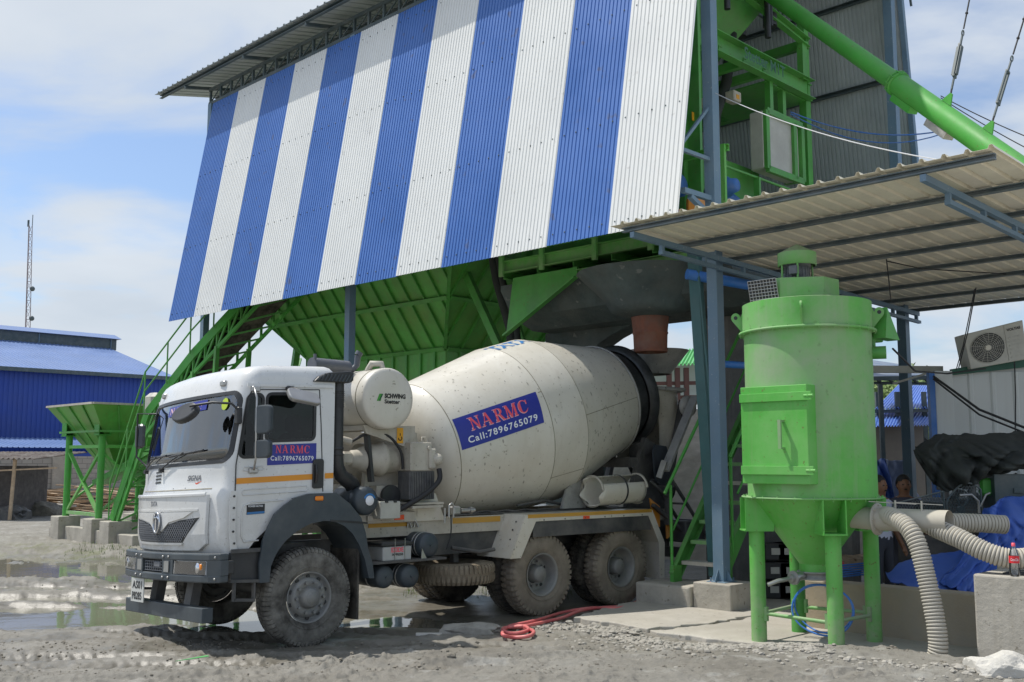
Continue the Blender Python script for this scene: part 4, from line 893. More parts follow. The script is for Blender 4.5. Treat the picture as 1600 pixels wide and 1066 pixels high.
q = MB(T); q.lathe((0, -.4, .53), (0, 1, 0), [(0, 0), (0, .92), (3.2, .92), (3.2, 0)], 40, smooth=False); cut.append(q.build('cab_shell', M['white'], tk))
q = MB(T); q.box((.262, .5, 2.25), (.33, 1.9, 2.7)); cut.append(q.build('cab_shell', M['white'], tk))
bool_cut(body, [inner]+cut); body.name = 'cab_shell'
es = body.modifiers.new('es', 'EDGE_SPLIT'); es.split_angle = math.radians(32)
def front(v, w, off=0.0):
    f = uf(w); v0, v1 = .04, 2.36; r = .16; c = (v0+v1)/2; h = (v1-v0)/2-r; s = (v-c)/h
    if abs(s) <= 1: u = f-crown(w)*(1-s*s)
    else: d = min(r, abs(v-c)-h); u = f+r-math.sqrt(max(0, r*r-d*d))
    return (u-off, v, sh(u, w))
def fpoly(P, off, th, name, m, parent=None, dens=.06, smooth=False):
    """plate that follows the curve of the cab front"""
    q = MB(T); import bmesh
    bm = bmesh.new(); vv = [bm.verts.new((a, c, 0)) for a, c in P]; f = bm.faces.new(vv)
    a0 = min(p[0] for p in P); a1 = max(p[0] for p in P)
    for x in [k*.04 for k in range(70) if a0+1e-4 < k*.04 < a1-1e-4]:
        bmesh.ops.bisect_plane(bm, geom=bm.verts[:]+bm.edges[:]+bm.faces[:], plane_co=(x, 0, 0), plane_no=(1, 0, 0))
    c0 = min(p[1] for p in P); c1 = max(p[1] for p in P)
    for x in [x for x in (1.3, 1.41, 1.52, 1.63, 1.72, 1.80, 1.9, 2.03, 2.2, 2.35, 2.5, 2.65, 2.76) if c0+1e-4 < x < c1-1e-4]:
        bmesh.ops.bisect_plane(bm, geom=bm.verts[:]+bm.edges[:]+bm.faces[:], plane_co=(0, x, 0), plane_no=(0, 1, 0))
    if th:
        r = bmesh.ops.extrude_face_region(bm, geom=bm.faces[:]); top_ = [v for v in r['geom'] if isinstance(v, bmesh.types.BMVert)]
        for v in top_: v.co.z = 1
    bm.verts.index_update(); vs = [front(v.co.x, v.co.y, off+(th if v.co.z > .5 else 0)) for v in bm.verts]; fs = [tuple(v.index for v in f.verts) for f in bm.faces]; bm.free()
    q.add(vs, fs, smooth); return q.build(name, m, parent or tk)
# windows
def ring_plate(mb, outer, inner_, fn, t0, t1):
    n = len(outer); V = [fn(*p, t0) for p in outer]+[fn(*p, t0) for p in inner_]+[fn(*p, t1) for p in outer]+[fn(*p, t1) for p in inner_]; F = []
    for i in range(n):
        j = (i+1) % n; F += [(i, j, n+j, n+i), (2*n+i, 3*n+i, 3*n+j, 2*n+j), (i, 2*n+i, 2*n+j, j), (n+i, n+j, 3*n+j, 3*n+i)]
    mb.add(V, F)
def offset(P, e):
    cx = sum(p[0] for p in P)/len(P); cy = sum(p[1] for p in P)/len(P); n = len(P); R = []
    for i in range(n):
        a, b_ = P[i-1], P[(i+1) % n]; dx, dy = b_[0]-a[0], b_[1]-a[1]; l = math.hypot(dx, dy) or 1; nx, ny = dy/l, -dx/l
        if nx*(P[i][0]-cx)+ny*(P[i][1]-cy) < 0: nx, ny = -nx, -ny
        R.append((P[i][0]+nx*e, P[i][1]+ny*e))
    return R
wsg = fpoly(WS(0), -.012, .006, 'windscreen', M['windscreen'], smooth=True)
n_ = 0; q = MB(T); I, O = WS(-.014), WS(.024)
def wfn(a, c, t): return front(a, c, t)
def dens(P, k=4):
    R = []
    for i in range(len(P)):
        a, b_ = P[i], P[(i+1) % len(P)]; m = max(1, int(math.hypot(b_[0]-a[0], b_[1]-a[1])/.08))
        for j in range(m): R.append((a[0]+(b_[0]-a[0])*j/m, a[1]+(b_[1]-a[1])*j/m))
    return R
def dens2(A, Bb):
    RA, RB = [], []
    for i in range(len(A)):
        a, b_ = A[i], A[(i+1) % len(A)]; c, d = Bb[i], Bb[(i+1) % len(A)]; m = max(1, int(math.hypot(b_[0]-a[0], b_[1]-a[1])/.08))
        for j in range(m): t = j/m; RA.append((a[0]+(b_[0]-a[0])*t, a[1]+(b_[1]-a[1])*t)); RB.append((c[0]+(d[0]-c[0])*t, c[1]+(d[1]-c[1])*t))
    return RA, RB
O_, I_ = dens2(O, I); ring_plate(q, O_, I_, wfn, -.01, .008); q.build('window_seal', M['black'], wsg)
for poly, nm in ((DW, 'door_window'), (QW, 'quarter_window')):
    for v, s in ((.045, -1), (2.355, 1)):
        q = MB(T); q.prism(offset(poly, .004), lambda a, c, t: (a, t, sh(a, c)), v-.002+.012*-s*-1*0, v+.002); gl = q.build(nm, M['glass'] if s < 0 else M['glass_dark'], tk)
        q = MB(T); ring_plate(q, offset(poly, .022), offset(poly, -.012), lambda a, c, t: (a, t, sh(a, c)), v-s*.008, v+s*.010); q.build('window_seal', M['black'], gl)
# rear cab window and interior
q = MB(T); q.box((.25, .5, 2.25), (.256, 1.9, 2.7)); q.build('rear_window', M['glass_dark'], tk)
q = MB(T); q.bbox((-.93, .12, 1.75), (-.62, 2.28, 2.06), .05); q.build('dashboard', M['slate'], tk)
for v in (.62, 1.78):
    q = MB(T); q.bbox((-.35, v-.26, 1.55), (.1, v+.26, 1.75), .05); q.bbox((.0, v-.25, 1.7), (.14, v+.25, 2.35), .05); q.bbox((.02, v-.13, 2.35), (.12, v+.13, 2.55), .04); q.build('seat', M['black'], tk)
q = MB(T); ctr = Vector((-.5, 1.78, 2.08)); q.tube([ctr+Vector((.12*math.cos(t)*.6, .22*math.sin(t), .18*math.cos(t))) for t in [2*math.pi*k/20 for k in range(20)]], .015, 6, closed=True); q.beam(ctr, (-.75, 1.78, 1.85), .05, .05); q.build('steering_wheel', M['black'], tk)
q = MB(T); q.tube([front(.9, 2.09, -.06), front(1.3, 2.14, -.05), front(1.8, 2.10, -.06)], .02, 6); q.tube([front(.35, 2.25, -.06), front(.9, 2.16, -.05), front(1.5, 2.10, -.06)], .018, 6); q.build('red_garland', M['red'], tk)
q = MB(T); q.box((-.80, 1.5, 2.07), (-.68, 1.75, 2.085)); q.build('paper_sheet', M['letter_white'], tk)
# banner and round sticker on the windscreen
bl = fpoly([(1.55, 2.60), (1.55, 2.71), (.62, 2.73), (.62, 2.62)], .003, .002, 'windscreen_banner', M['banner_blue'])
writing(T, serif('NA RMC', .8, .07), 0, 0, lambda x, y: front(1.50-x, 2.625+y, .008), M['banner_pink'], 'banner_writing', bl)
q = MB(T); q.add([front(.30+.05*math.cos(t), 2.655+.065*math.sin(t), .010) for t in [2*math.pi*k/20 for k in range(20)]], [tuple(range(20))]); q.build('round_sticker', mat('yellow_green_sticker', (.5, .65, .05), .4), wsg)
# wipers
for v0, v1, w1 in ((1.35, .55, 2.17), (2.05, 1.35, 2.15)):
    q = MB(T); q.cyl(front(v0, 2.0, .0), front(v0, 2.0, .05), .025, 10); q.tube([front(v0, 2.0, .04), front(v0-.28, 2.10, .04), front((v0+v1)/2-.1, w1, .035)], .009, 6); q.tube([front(v0-.15, 2.14, .02), front(v1-.05, w1+.01, .02)], .012, 6); q.build('wiper', M['black'], tk)
# --- bonnet panel and lower front ---
bon = fpoly([(.28, 1.71), (.30, 1.20), (.42, 1.13), (2.0, 1.13), (2.14, 1.22), (2.18, 1.71)], .004, .035, 'bonnet', M['white'], smooth=False)
bon.modifiers.new('bevel', 'BEVEL').width = .012; bon.modifiers['bevel'].segments = 3; bon.modifiers['bevel'].limit_method = 'ANGLE'; bon.modifiers['bevel'].angle_limit = math.radians(50)
for P in ([(.30, 1.70), (2.16, 1.70), (2.16, 1.735), (.30, 1.735)], [(.40, 1.545), (2.06, 1.545), (2.06, 1.565), (.40, 1.565)]): fpoly(P, .036, .014, 'trim_strip', M['white'], bon)
P = [(.48, 1.535), (1.98, 1.535), (1.80, 1.475), (1.40, 1.43), (1.27, 1.36), (1.14, 1.315), (1.01, 1.36), (.90, 1.43), (.62, 1.475)]
fpoly(P, .038, .018, 'chevron_molding', M['white'], bon)
GP = [(.38, 1.475), (.70, 1.45), (.96, 1.40), (1.05, 1.335), (1.14, 1.30), (1.23, 1.335), (1.34, 1.40), (1.65, 1.44), (2.04, 1.465), (1.84, 1.215), (.66, 1.215)]
gr = fpoly(GP, .039, .004, 'grille', M['black'], bon)
fpoly([(p[0], p[1]) for p in [(.66, 1.19), (1.84, 1.19), (1.86, 1.211), (.64, 1.211)]], .039, .02, 'grille_frame', M['white'], bon)
q = MB(T)                                     # honeycomb bars
def inside(x, y, P):
    c = False
    for i in range(len(P)):
        a, b_ = P[i], P[i-1]
        if (a[1] > y) != (b_[1] > y) and x < (b_[0]-a[0])*(y-a[1])/(b_[1]-a[1])+a[0]: c = not c
    return c
hx = .040
for i in range(-1, 46):
    for j in range(0, 14):
        x = .34+i*hx+(hx/2 if j % 2 else 0); y = 1.205+j*.023
        for dx in (hx/2, -hx/2):
            if inside(x, y, GP) and inside(x+dx, y+.023, GP): q.beam(front(x, y, .046), front(x+dx, y+.023, .046), .006, .006)
q.build('honeycomb_mesh', M['letter_grey'], gr)
q = MB(T); q.add([front(1.14+.085*math.cos(t), 1.43+.115*math.sin(t), .075) for t in [2*math.pi*k/24 for k in range(24)]]+[front(1.14+.095*math.cos(t), 1.43+.125*math.sin(t), .05) for t in [2*math.pi*k/24 for k in range(24)]], [tuple(range(24))]+[(k, (k+1) % 24, 24+(k+1) % 24, 24+k) for k in range(24)]); em = q.build('emblem', M['letter_grey'], bon)
q = MB(T)
q.tube([front(1.14+.08*math.cos(t), 1.43+.108*math.sin(t), .078) for t in [2*math.pi*k/24 for k in range(24)]], .010, 6, closed=True)
q.beam(front(1.14, 1.345, .082), front(1.14, 1.475, .082), .030, .01); q.tube([front(1.21, 1.465, .08), front(1.17, 1.492, .082), front(1.14, 1.475, .084), front(1.11, 1.492, .082), front(1.07, 1.465, .08)], .012, 6); q.build('emblem_letter', M['chrome'], em)
writing(T, 'TATA', .20, .055, lambda x, y: front(1.42-x, 1.605+y, .041), M['letter_grey'], 'maker_writing', bon, .03)
sg = writing(T, 'SIGNA', .24, .06, lambda x, y: front(.74-x, 1.86+y, .006), M['letter_grey'], 'model_badge', tk, .03, .3)
q = MB(T); q.add([front(.60, 1.845, .006), front(.57, 1.815, .006), (front(.48, 1.855, .006)), front(.57, 1.835, .006)], [(0, 1, 2, 3)]); q.build('badge_tick', M['red'], sg)
for k in range(4):
    for v in (1.48,):
        fpoly([(v-.10, 1.86+k*.038), (v+.10, 1.855+k*.038), (v+.09, 1.872+k*.038), (v-.08, 1.877+k*.038)], .002, .004, 'cowl_slot', M['black'])
fpoly([(.30, 1.765), (2.14, 1.765), (2.14, 1.775), (.30, 1.775)], .001, .002, 'panel_gap', M['seam'])
for v in (1.9, 1.0, .75): fpoly([(v-.01, 1.785), (v+.01, 1.785), (v+.01, 1.81), (v-.01, 1.81)], .002, .006, 'bonnet_catch', M['black'])
# corner panels wrapping the front edges
for v, s in ((.02, 1), (2.38, -1)):
    q = MB(T); A_ = []; C_ = []
    for w in np.linspace(1.13, 1.735, 6):
        A_.append((uf(w)+.06, v, sh(-1, w))); C_.append((uf(w)+.13, v, sh(-1, w)))
    q.strip(A_, C_, .012, (0, -s, 0)); q.build('corner_panel', M['white'], tk)
    q = MB(T)
    for w in np.linspace(1.2, 1.68, 5): q.cyl((uf(w)+.105, v-s*.012, sh(-1, w)), (uf(w)+.105, v-s*.022, sh(-1, w)), .012, 8)
    q.build('panel_bolt', M['black'], tk)
# door lines, steps, recess, stripe
def sidepl(P, v, th, name, m, parent=None, bevel=0):
    q = MB(T); q.prism(P, lambda a, c, t: (a, t, sh(a, c)), v-th, v); return q.build(name, m, parent or tk, bevel=bevel)
for v, s in ((.04, -1), (2.36, 1)):
    q = MB(T)
    DL = [(-.90, 1.10), (-.90, 2.0), (-.79, 2.70), (-.74, 2.775), (-.66, 2.785), (.07, 2.785), (.10, 2.4), (.14, 1.66)]
    for a, c in zip(DL[:-1], DL[1:]): q.beam((a[0], v+s*.001, sh(*a)), (c[0], v+s*.001, sh(*c)), .010, .008, up=(0, 1, 0))
    q.build('door_gap', M['black'], tk)
    q = MB(T); q.beam((-.80, v+s*.008, sh(0, 2.80)), (.24, v+s*.008, sh(0, 2.83)), .03, .018, up=(0, 1, 0)); q.build('rain_gutter', M['white'], tk)
    for a0, a1 in ((-.89, .135), (.16, .267)):
        sidepl([(a0, 1.80), (a1, 1.80), (a1, 1.86), (a0, 1.86)], v+(.004 if s > 0 else 0), .004, 'orange_band', M['orange'])
    for c0, c1, a0, a1 in ((1.93, 1.97, -.82, -.59), (1.68, 1.735, -.82, -.06)):
        q = MB(T); R = rrect(a0, a1, c0, c1, .018); q.tube([(a, v+s*.003, sh(a, c)) for a, c in R], .006, 5, closed=True); q.build('pressed_line', M['white'], tk)
    q = MB(T); q.tube([(a, v+s*.002, sh(a, c)) for a, c in [(-.34, 1.60), (-.70, 1.60), (-.80, 1.57), (-.82, 1.50), (-.82, 1.26), (-.79, 1.20), (-.62, 1.20)]], .009, 6); q.build('pressed_line', M['white'], tk)
hd = sidepl(rrect(.00, .135, 1.70, 2.02, .03), .036, .022, 'door_handle', M['black'], bevel=.006)
q = MB(T); q.tube([(.03, .0, sh(0, 1.76)), (.03, -.015, sh(0, 1.85)), (.03, .0, sh(0, 1.96))], .014, 8); q.build('grab_bar', M['glossy_black'], hd)
bd = sidepl([(-.545, 1.978), (.045, 1.978), (.045, 2.195), (-.545, 2.195)], .038, .004, 'door_banner', M['banner_blue'])
writing(T, serif('NA RMC', .42, .085), 0, 0, lambda x, y: (-.455+x, .031, sh(0, 2.085+y)), M['banner_red'], 'banner_name', bd)
writing(T, 'Call:7896765079', .52, .052, lambda x, y: (-.51+x, .031, sh(0, 2.005+y)), M['letter_white'], 'banner_phone', bd, .018, 0, 1.18)
pb = sidepl([(-.765, 1.475), (-.56, 1.475), (-.56, 1.575), (-.765, 1.575)], .038, .004, 'door_badge', M['letter_black'])
sidepl([(-.763, 1.477), (-.562, 1.477), (-.562, 1.50), (-.763, 1.50)], .0335, .001, 'badge_base', M['letter_blue'], pb)
writing(T, 'POWER FACTOR', .17, .020, lambda x, y: (-.75+x, .033, sh(0, 1.520+y)), M['letter_white'], 'badge_writing', pb, .02)
writing(T, 'TATA MOTORS', .11, .012, lambda x, y: (-.75+x, .033, sh(0, 1.55+y)), M['letter_white'], 'badge_writing', pb, .02)
for v in (.42, 1.98):
    q = MB(T); p = front(v, 2.895, .02); q.bbox((p[0]-.01, v-.05, p[2]-.04), (p[0]+.06, v+.05, p[2]+.02), .012); q.build('marker_lamp', M['steel'], tk)
# --- mirrors ---
def mirror_arm(pts, r, par=None):
    q = MB(T); q.tube(pts, r, 8); return q
s0 = (-.80, .02, sh(0, 2.76)); s1 = (-.78, .0, sh(0, 1.96))
q = MB(T); q.tube([(-.72, .03, sh(-.7, 2.79)), (-.76, -.05, sh(-.7, 2.79)), (-.775, -.14, sh(-.7, 2.68)), (-.775, -.15, sh(-.7, 2.05)), (-.76, -.1, sh(-.7, 1.98)), (-.70, .03, sh(-.7, 1.93))], .011, 8)
for w in (2.79, 1.93): q.bbox((-.76, .0, sh(0, w)-.06), (-.66, .05, sh(0, w)-.0), .01)
ma = q.build('mirror_bracket', M['steel'], tk)
for w0, w1, hh in ((2.30, 2.60, .07), (2.05, 2.24, .06)):
    q = MB(T); c = Vector((-.72, -.20, sh(-.7, (w0+w1)/2))); R = rrect(-.10, .10, -(w1-w0)/2, (w1-w0)/2, .05)
    dd_ = Vector((.42, -.9, 0)).normalized(); nn_ = Vector((.9, .42, 0)).normalized()
    q.prism(R, lambda a, b_, t: tuple(c+dd_*a*-1+Vector((0, 0, b_))+nn_*t), -.035, .035); mh = q.build('mirror', M['slate'], ma, bevel=.015)
q = MB(T); q.tube([(-.90, -.0, sh(-.9, 2.56)), (-1.0, -.02, sh(-.9, 2.63)), (-1.15, .10, sh(-.9, 2.645)), (-1.30, .32, sh(-.9, 2.62))], .013, 8); q.bbox((-.93, -.02, sh(-.9, 2.42)), (-.87, .06, sh(-.9, 2.60)), .012); ma = q.build('mirror_bracket', M['black'], tk)
q = MB(T); R = [(.18*math.cos(t)*(1 if math.cos(t) > 0 else .95), .12*math.sin(t)) for t in [2*math.pi*k/20 for k in range(20)]]
c = Vector((-1.30, .42, sh(-1, 2.56))); du_, dv2, dn_ = Vector((-.25, 1, 0)).normalized(), Vector((.55, 0, .83)).normalized(), Vector((-.83, 0, .55)).normalized()
q.prism(R, lambda a, b_, t: tuple(c+du_*a+dv2*b_+dn_*t), -.04, .03); q.build('front_mirror', M['black'], ma, bevel=.015)
q = MB(T); q.tube([(-.30, .03, sh(0, 2.79)), (-.30, -.06, sh(0, 2.78)), (-.28, -.16, sh(0, 2.74))], .014, 8); q.bbox((-.35, .0, sh(0, 2.76)), (-.25, .05, sh(0, 2.81)), .01); ma = q.build('mirror_bracket', M['black'], tk)
q = MB(T); c = Vector((-.26, -.20, sh(0, 2.68))); R = rrect(-.19, .19, -.10, .09, .06); dn_ = Vector((.1, -.72, .69)).normalized(); a_ = Vector((1, 0, -.14)).normalized(); b2 = dn_.cross(a_).normalized()
q.prism(R, lambda a, b_, t: tuple(c+a_*a+b2*b_+dn_*t), -.03, .02); q.build('kerb_mirror', M['steel'], ma, bevel=.012)
q = MB(T); q.tube([front(2.30, 2.7, -.02), (-1.0, 2.52, sh(-1, 2.72)), (-.98, 2.56, sh(-1, 2.2)), front(2.33, 2.05, 0)], .012, 8); ma = q.build('mirror_bracket', M['black'], tk)
q = MB(T); q.bbox((-.98, 2.48, sh(-1, 2.30)), (-.90, 2.66, sh(-1, 2.60)), .03); q.build('mirror', M['slate'], ma)
# --- wheel-arch wings ---
OUT = [(-.63, .735), (-.64, .93), (-.605, 1.163), (-.55, 1.30), (-.477, 1.437), (-.36, 1.53), (-.243, 1.60), (-.05, 1.645), (.27, 1.645), (.45, 1.52), (.60, 1.36), (.66, 1.20), (.70, 1.004), (.76, .85), (.785, .68)]
INN = [(-.52, .735), (-.505, .90), (-.46, 1.0), (-.40, 1.09), (-.33, 1.16), (-.25, 1.22), (-.17, 1.266), (-.05, 1.32), (.12, 1.345), (.25, 1.335), (.38, 1.28), (.49, 1.19), (.58, 1.06), (.655, .9), (.715, .686)]
for v, s in ((.0, -1), (2.40, 1)):
    q = MB(T); A_ = [(a, v, c) for a, c in OUT]; C_ = [(a, v, c) for a, c in INN]; q.strip(A_, C_, .035, (0, s, 0))
    E1 = [(a, v, c) for a, c in INN]; E2 = [(a, v-s*.55, c) for a, c in INN]; q.strip(E1, E2, .012, (0, 0, 1)); E1 = [(a, v, c) for a, c in OUT[6:]]; E2 = [(a, v-s*.30, c) for a, c in OUT[6:]]; q.strip(E1, E2, .01, (0, 0, -1))
    w_ = q.build('wheel_arch', M['slate'], tk, bevel=.006)
    q = MB(T); q.beam((.20, v+s*.037, 1.345), (.68, v+s*.037, 1.30), .02, .008, up=(0, 1, 0)); q.build('arch_seam', M['black'], w_)
    q = MB(T); q.bbox((-.005, v+s*.036, 1.565), (.10, v+s*.06, 1.615), .012); q.build('side_indicator', M['orange_amber'], w_)
    q = MB(T); a = [(.60, .14, .25), (.62, .14, .6), (.56, .14, 1.0)]; q.box((.60, v-s*.03, .24), (.625, v-s*.62, 1.05)); q.build('mud_flap', M['tyre'], tk)
    q = MB(T); q.box((-.93, v-s*.02, .76), (-.60, v-s*.35, 1.06)); q.build('step_recess', M['black'], tk)
    q = MB(T); q.beam((-.94, v+s*.0, 1.075), (-.62, v, 1.075), .03, .04); q.build('step_rail', M['chassis'], tk)
    q = MB(T); q.beam((-.95, v, .775), (-.60, v, .755), .06, .03); q.beam((-.90, v, .77), (-.90, v-s*.0, .58), .05, .02); q.beam((-.68, v, .77), (-.68, v, .58), .05, .02); q.beam((-.91, v, .585), (-.67, v, .565), .05, .03)
    q.build('cab_step', M['chassis'], tk)
# --- bumper ---
bmp = MB(T); n = 24
def bu(v): s = (v-1.2)/1.22; return -1.10-.16*(1-s*s)+.10*max(0, abs(s)-.9)*6
def barstrip(w0, w1, off, name, m, par=None, vr=(-.02, 2.42), th=.10):
    q = MB(T); V = np.linspace(vr[0], vr[1], n+1); A_ = [(bu(v)-off, v, w0) for v in V]; C_ = [(bu(v)-off, v, w1) for v in V]; q.strip(A_, C_, th, (1, 0, 0)); return q.build(name, m, par or tk, bevel=.015)
bm_ = barstrip(.985, 1.06, .03, 'bumper', M['slate']); barstrip(.765, .845, .03, 'bumper_lower_bar', M['slate'], bm_); barstrip(.845, .985, -.035, 'bumper_web', M['black'], bm_)
for v0, v1 in ((-.03, .10), (.70, .93), (1.47, 1.72), (2.30, 2.43)):
    q = MB(T); V = [v0, (v0+v1)/2, v1]; q.strip([(bu(v)-.028, v, .84) for v in V], [(bu(v)-.028, v, .99) for v in V], .08, (1, 0, 0)); q.build('bumper_upright', M['slate'], bm_)
for v0, v1 in ((.12, .68), (1.74, 2.28)):
    q = MB(T); V = np.linspace(v0, v1, 7); q.strip([(bu(v)-.012, v, .847) for v in V], [(bu(v)+.0, v, .983) for v in V], .01, (1, 0, 0)); hl = q.build('headlight', M['lamp'], bm_)
    q = MB(T); vi = v0+.15 if v0 < 1 else v1-.15; q.lathe((bu(vi)-.005, vi, .915), (-1, 0, .05), [(0, .062), (.02, .054), (.025, 0)], 20); q.build('lamp_reflector', M['chrome'], hl)
    q = MB(T); vi2 = v0+.09 if v0 < 1 else v1-.12; q.sphere((bu(vi2)-.02, vi2, .925), .035, 10, 6, (.3, 1, 1)); q.build('indicator_lens', M['orange_amber'], hl)
    q = MB(T); q.strip([(bu(v)-.030, v, .85) for v in V], [(bu(v)-.022, v, .98) for v in V], .003, (1, 0, 0)); q.build('lamp_glass', M['bottle'], hl)
q = MB(T)
for k in range(9): v = .97+k*.058; q.beam((bu(v)-.0, v, .86), (bu(v)-.0, v, .97), .008, .008)
for k in range(4): w = .865+k*.032; q.beam((bu(.97)-.002, .95, w), (bu(1.4)-.002, 1.45, w), .006, .006)
q.bbox((bu(1.2)-.01, 1.02, .90), (bu(1.2)+.05, 1.18, .965), .01); q.build('air_intake_mesh', M['letter_grey'], bm_)
for v in (.83, 1.56): q = MB(T); q.box((bu(v)-.034, v-.06, .86), (bu(v)-.029, v+.06, .975)); q.build('silver_plate', M['steel'], bm_)
for v in (.02, .78, .90, 1.5, 1.68, 2.38):
    for w in (.805, 1.02): q = MB(T); q.sphere((bu(v)-.035, v, w), .014, 8, 5); q.build('bolt', M['steel'], bm_)
npl = MB(T); npl.box((-1.245, 1.50, .50), (-1.235, 1.86, .76)); pn = npl.build('number_plate', mat('plate_white', (.62, .63, .60), .5, dust=.4, dustcol=(.4, .39, .35)), tk)
writing(T, 'AS01', .27, .085, lambda x, y: (-1.248, 1.82-x, .645+y), M['letter_black'], 'plate_writing', pn, .02)
writing(T, 'P8285', .27, .085, lambda x, y: (-1.248, 1.82-x, .525+y), M['letter_black'], 'plate_writing', pn, .02)
q = MB(T); q.beam((-1.12, .12, .44), (-1.12, 2.18, .44), .12, .15); q.build('underrun_bar', M['slate'], tk, bevel=.008)
for v in (.70, 1.62): q = MB(T); q.beam((-1.05, v, .45), (-.98, v, .9), .10, .16, up=(0, 1, 0)); q.build('bar_bracket', M['chassis'], tk)
q = MB(T); q.box((-.95, .5, .86), (.2, 1.9, 1.1)); q.build('front_crossmember', M['chassis'], tk)
MB.post = None
# --- chassis ---
for v in (.80, 1.60): q = MB(T); q.box((-.98, v-.04, .82), (6.75, v+.04, 1.08)); q.build('chassis_rail', M['chassis'], tk)
for u in (-.7, .3, 1.6, 2.8, 4.2, 5.6, 6.7): q = MB(T); q.box((u-.06, .82, .86), (u+.06, 1.58, 1.05)); q.build('crossmember', M['chassis'], tk)
q = MB(T); q.bbox((-.9, .95, .75), (.3, 1.45, 1.3), .08); q.build('engine_sump', M['chassis'], tk)
for v in (.68, 1.72): q = MB(T); q.box((.55, v-.07, 1.09), (6.6, v+.07, 1.27)); q.build('subframe', M['cream_dirty'], tk)
q = MB(T); q.box((.85, .36, 1.10), (3.05, .42, 1.30)); sp_ = q.build('side_guard', M['cream_dirty'], tk)
for a0, a1 in ((.95, 1.50), (2.20, 2.98)): q = MB(T); q.box((a0, .354, 1.215), (a1, .359, 1.285)); q.build('reflective_stripe', M['ochre'], sp_)
q = MB(T); q.box((1.9, .40, .84), (3.2, .46, 1.095)); q.build('side_guard', M['chassis'], tk)
q = MB(T); q.bbox((.70, .25, 1.27), (1.55, .38, 1.40), .01); q.bbox((.85, .22, 1.30), (1.36, .25, 1.365), .004); s_ = q.build('tool_tray', M['cream_dirty'], tk)
q = MB(T); q.box((1.22, .215, 1.305), (1.36, .22, 1.36)); q.build('red_reflector', M['red'], s_)
for v in (.5, 1.9):        # springs, axle
    for u0, u1, w in ((-.7, .7, .68), (3.3, 5.1, .72)):
        q = MB(T)
        for k in range(5): q.tube([(u0+(.1*k), v+.25*(1 if v < 1 else -1), w+.16-k*.02), ((u0+u1)/2, v+.25*(1 if v < 1 else -1), w-.02-k*.02), (u1-(.1*k), v+.25*(1 if v < 1 else -1), w+.16-k*.02)], .025, 6)
        q.build('leaf_spring', M['chassis'], tk)
UW = (0.0, 3.43, 4.93); RW = .525
q = MB(T)
for u in UW: q.cyl((u, .2, .53), (u, 2.2, .53), .09, 12)
for u in UW[1:]: q.sphere((u, 1.2, .55), .28, 14, 9, (1, .8, 1))
q.cyl((1.0, 1.2, .8), (4.9, 1.2, .56), .06, 10); q.build('axle', M['chassis'], tk)
# --- wheels ---
def tyre(name, c, ax, m, par, lug=True, R=.525, wd=.27, block=44, rim_r=.275, deep=1.0):
    q = MB(T); A = Vector(ax); h = wd/2
    prof = [(-h*.78, rim_r), (-h*.98, rim_r+.05), (-h*1.05, rim_r+.13), (-h*.98, R-.06), (-h*.80, R-.018), (-h*.4, R-.004), (0, R), (h*.4, R-.004), (h*.80, R-.018), (h*.98, R-.06), (h*1.05, rim_r+.13), (h*.98, rim_r+.05), (h*.78, rim_r)]
    q.lathe(c, ax, prof, 60)
    q.lathe(c, ax, [(-h*.78, rim_r), (h*.78, rim_r)], 60)
    a = A.orthogonal().normalized(); b_ = A.cross(a)
    C0 = Vector(c)
    for k in range(block):
        for s in (-1, 1):
            t = 2*math.pi*(k+(.5 if s > 0 else 0))/block; d = a*math.cos(t)+b_*math.sin(t); g_ = b_*math.cos(t)-a*math.sin(t)
            w_ = 2*math.pi*R/block*(.30 if deep == 1 else .38); vs = []
            for (x, r) in ((h*.99, R-.03-.045*deep), (h*.93-.03*(1-deep)*h, R-.018+.008*deep), (h*.62, R+.004+.008*deep), (h*.12, R+.005+.008*deep), (h*.12, R-.01), (h*.85, R-.06)):
                for e in (-w_, w_): vs.append(C0+A*(s*x)+d*r+g_*e)
            q.add(vs, [(0, 1, 3, 2), (2, 3, 5, 4), (4, 5, 7, 6), (6, 7, 9, 8), (0, 2, 4, 6), (1, 7, 5, 3), (0, 6, 8, 10), (1, 11, 9, 7), (0, 10, 11, 1)], False)
    for s in (-1, 1): q.lathe(C0+A*(s*h*1.0), A, [(-.004*s, R-.11), (.006*s, R-.105), (-.004*s, R-.10)], 48); q.lathe(C0+A*(s*h*1.0), A, [(-.004*s, rim_r+.05), (.006*s, rim_r+.055), (-.004*s, rim_r+.06)], 48)
    return q.build(name, m, par)
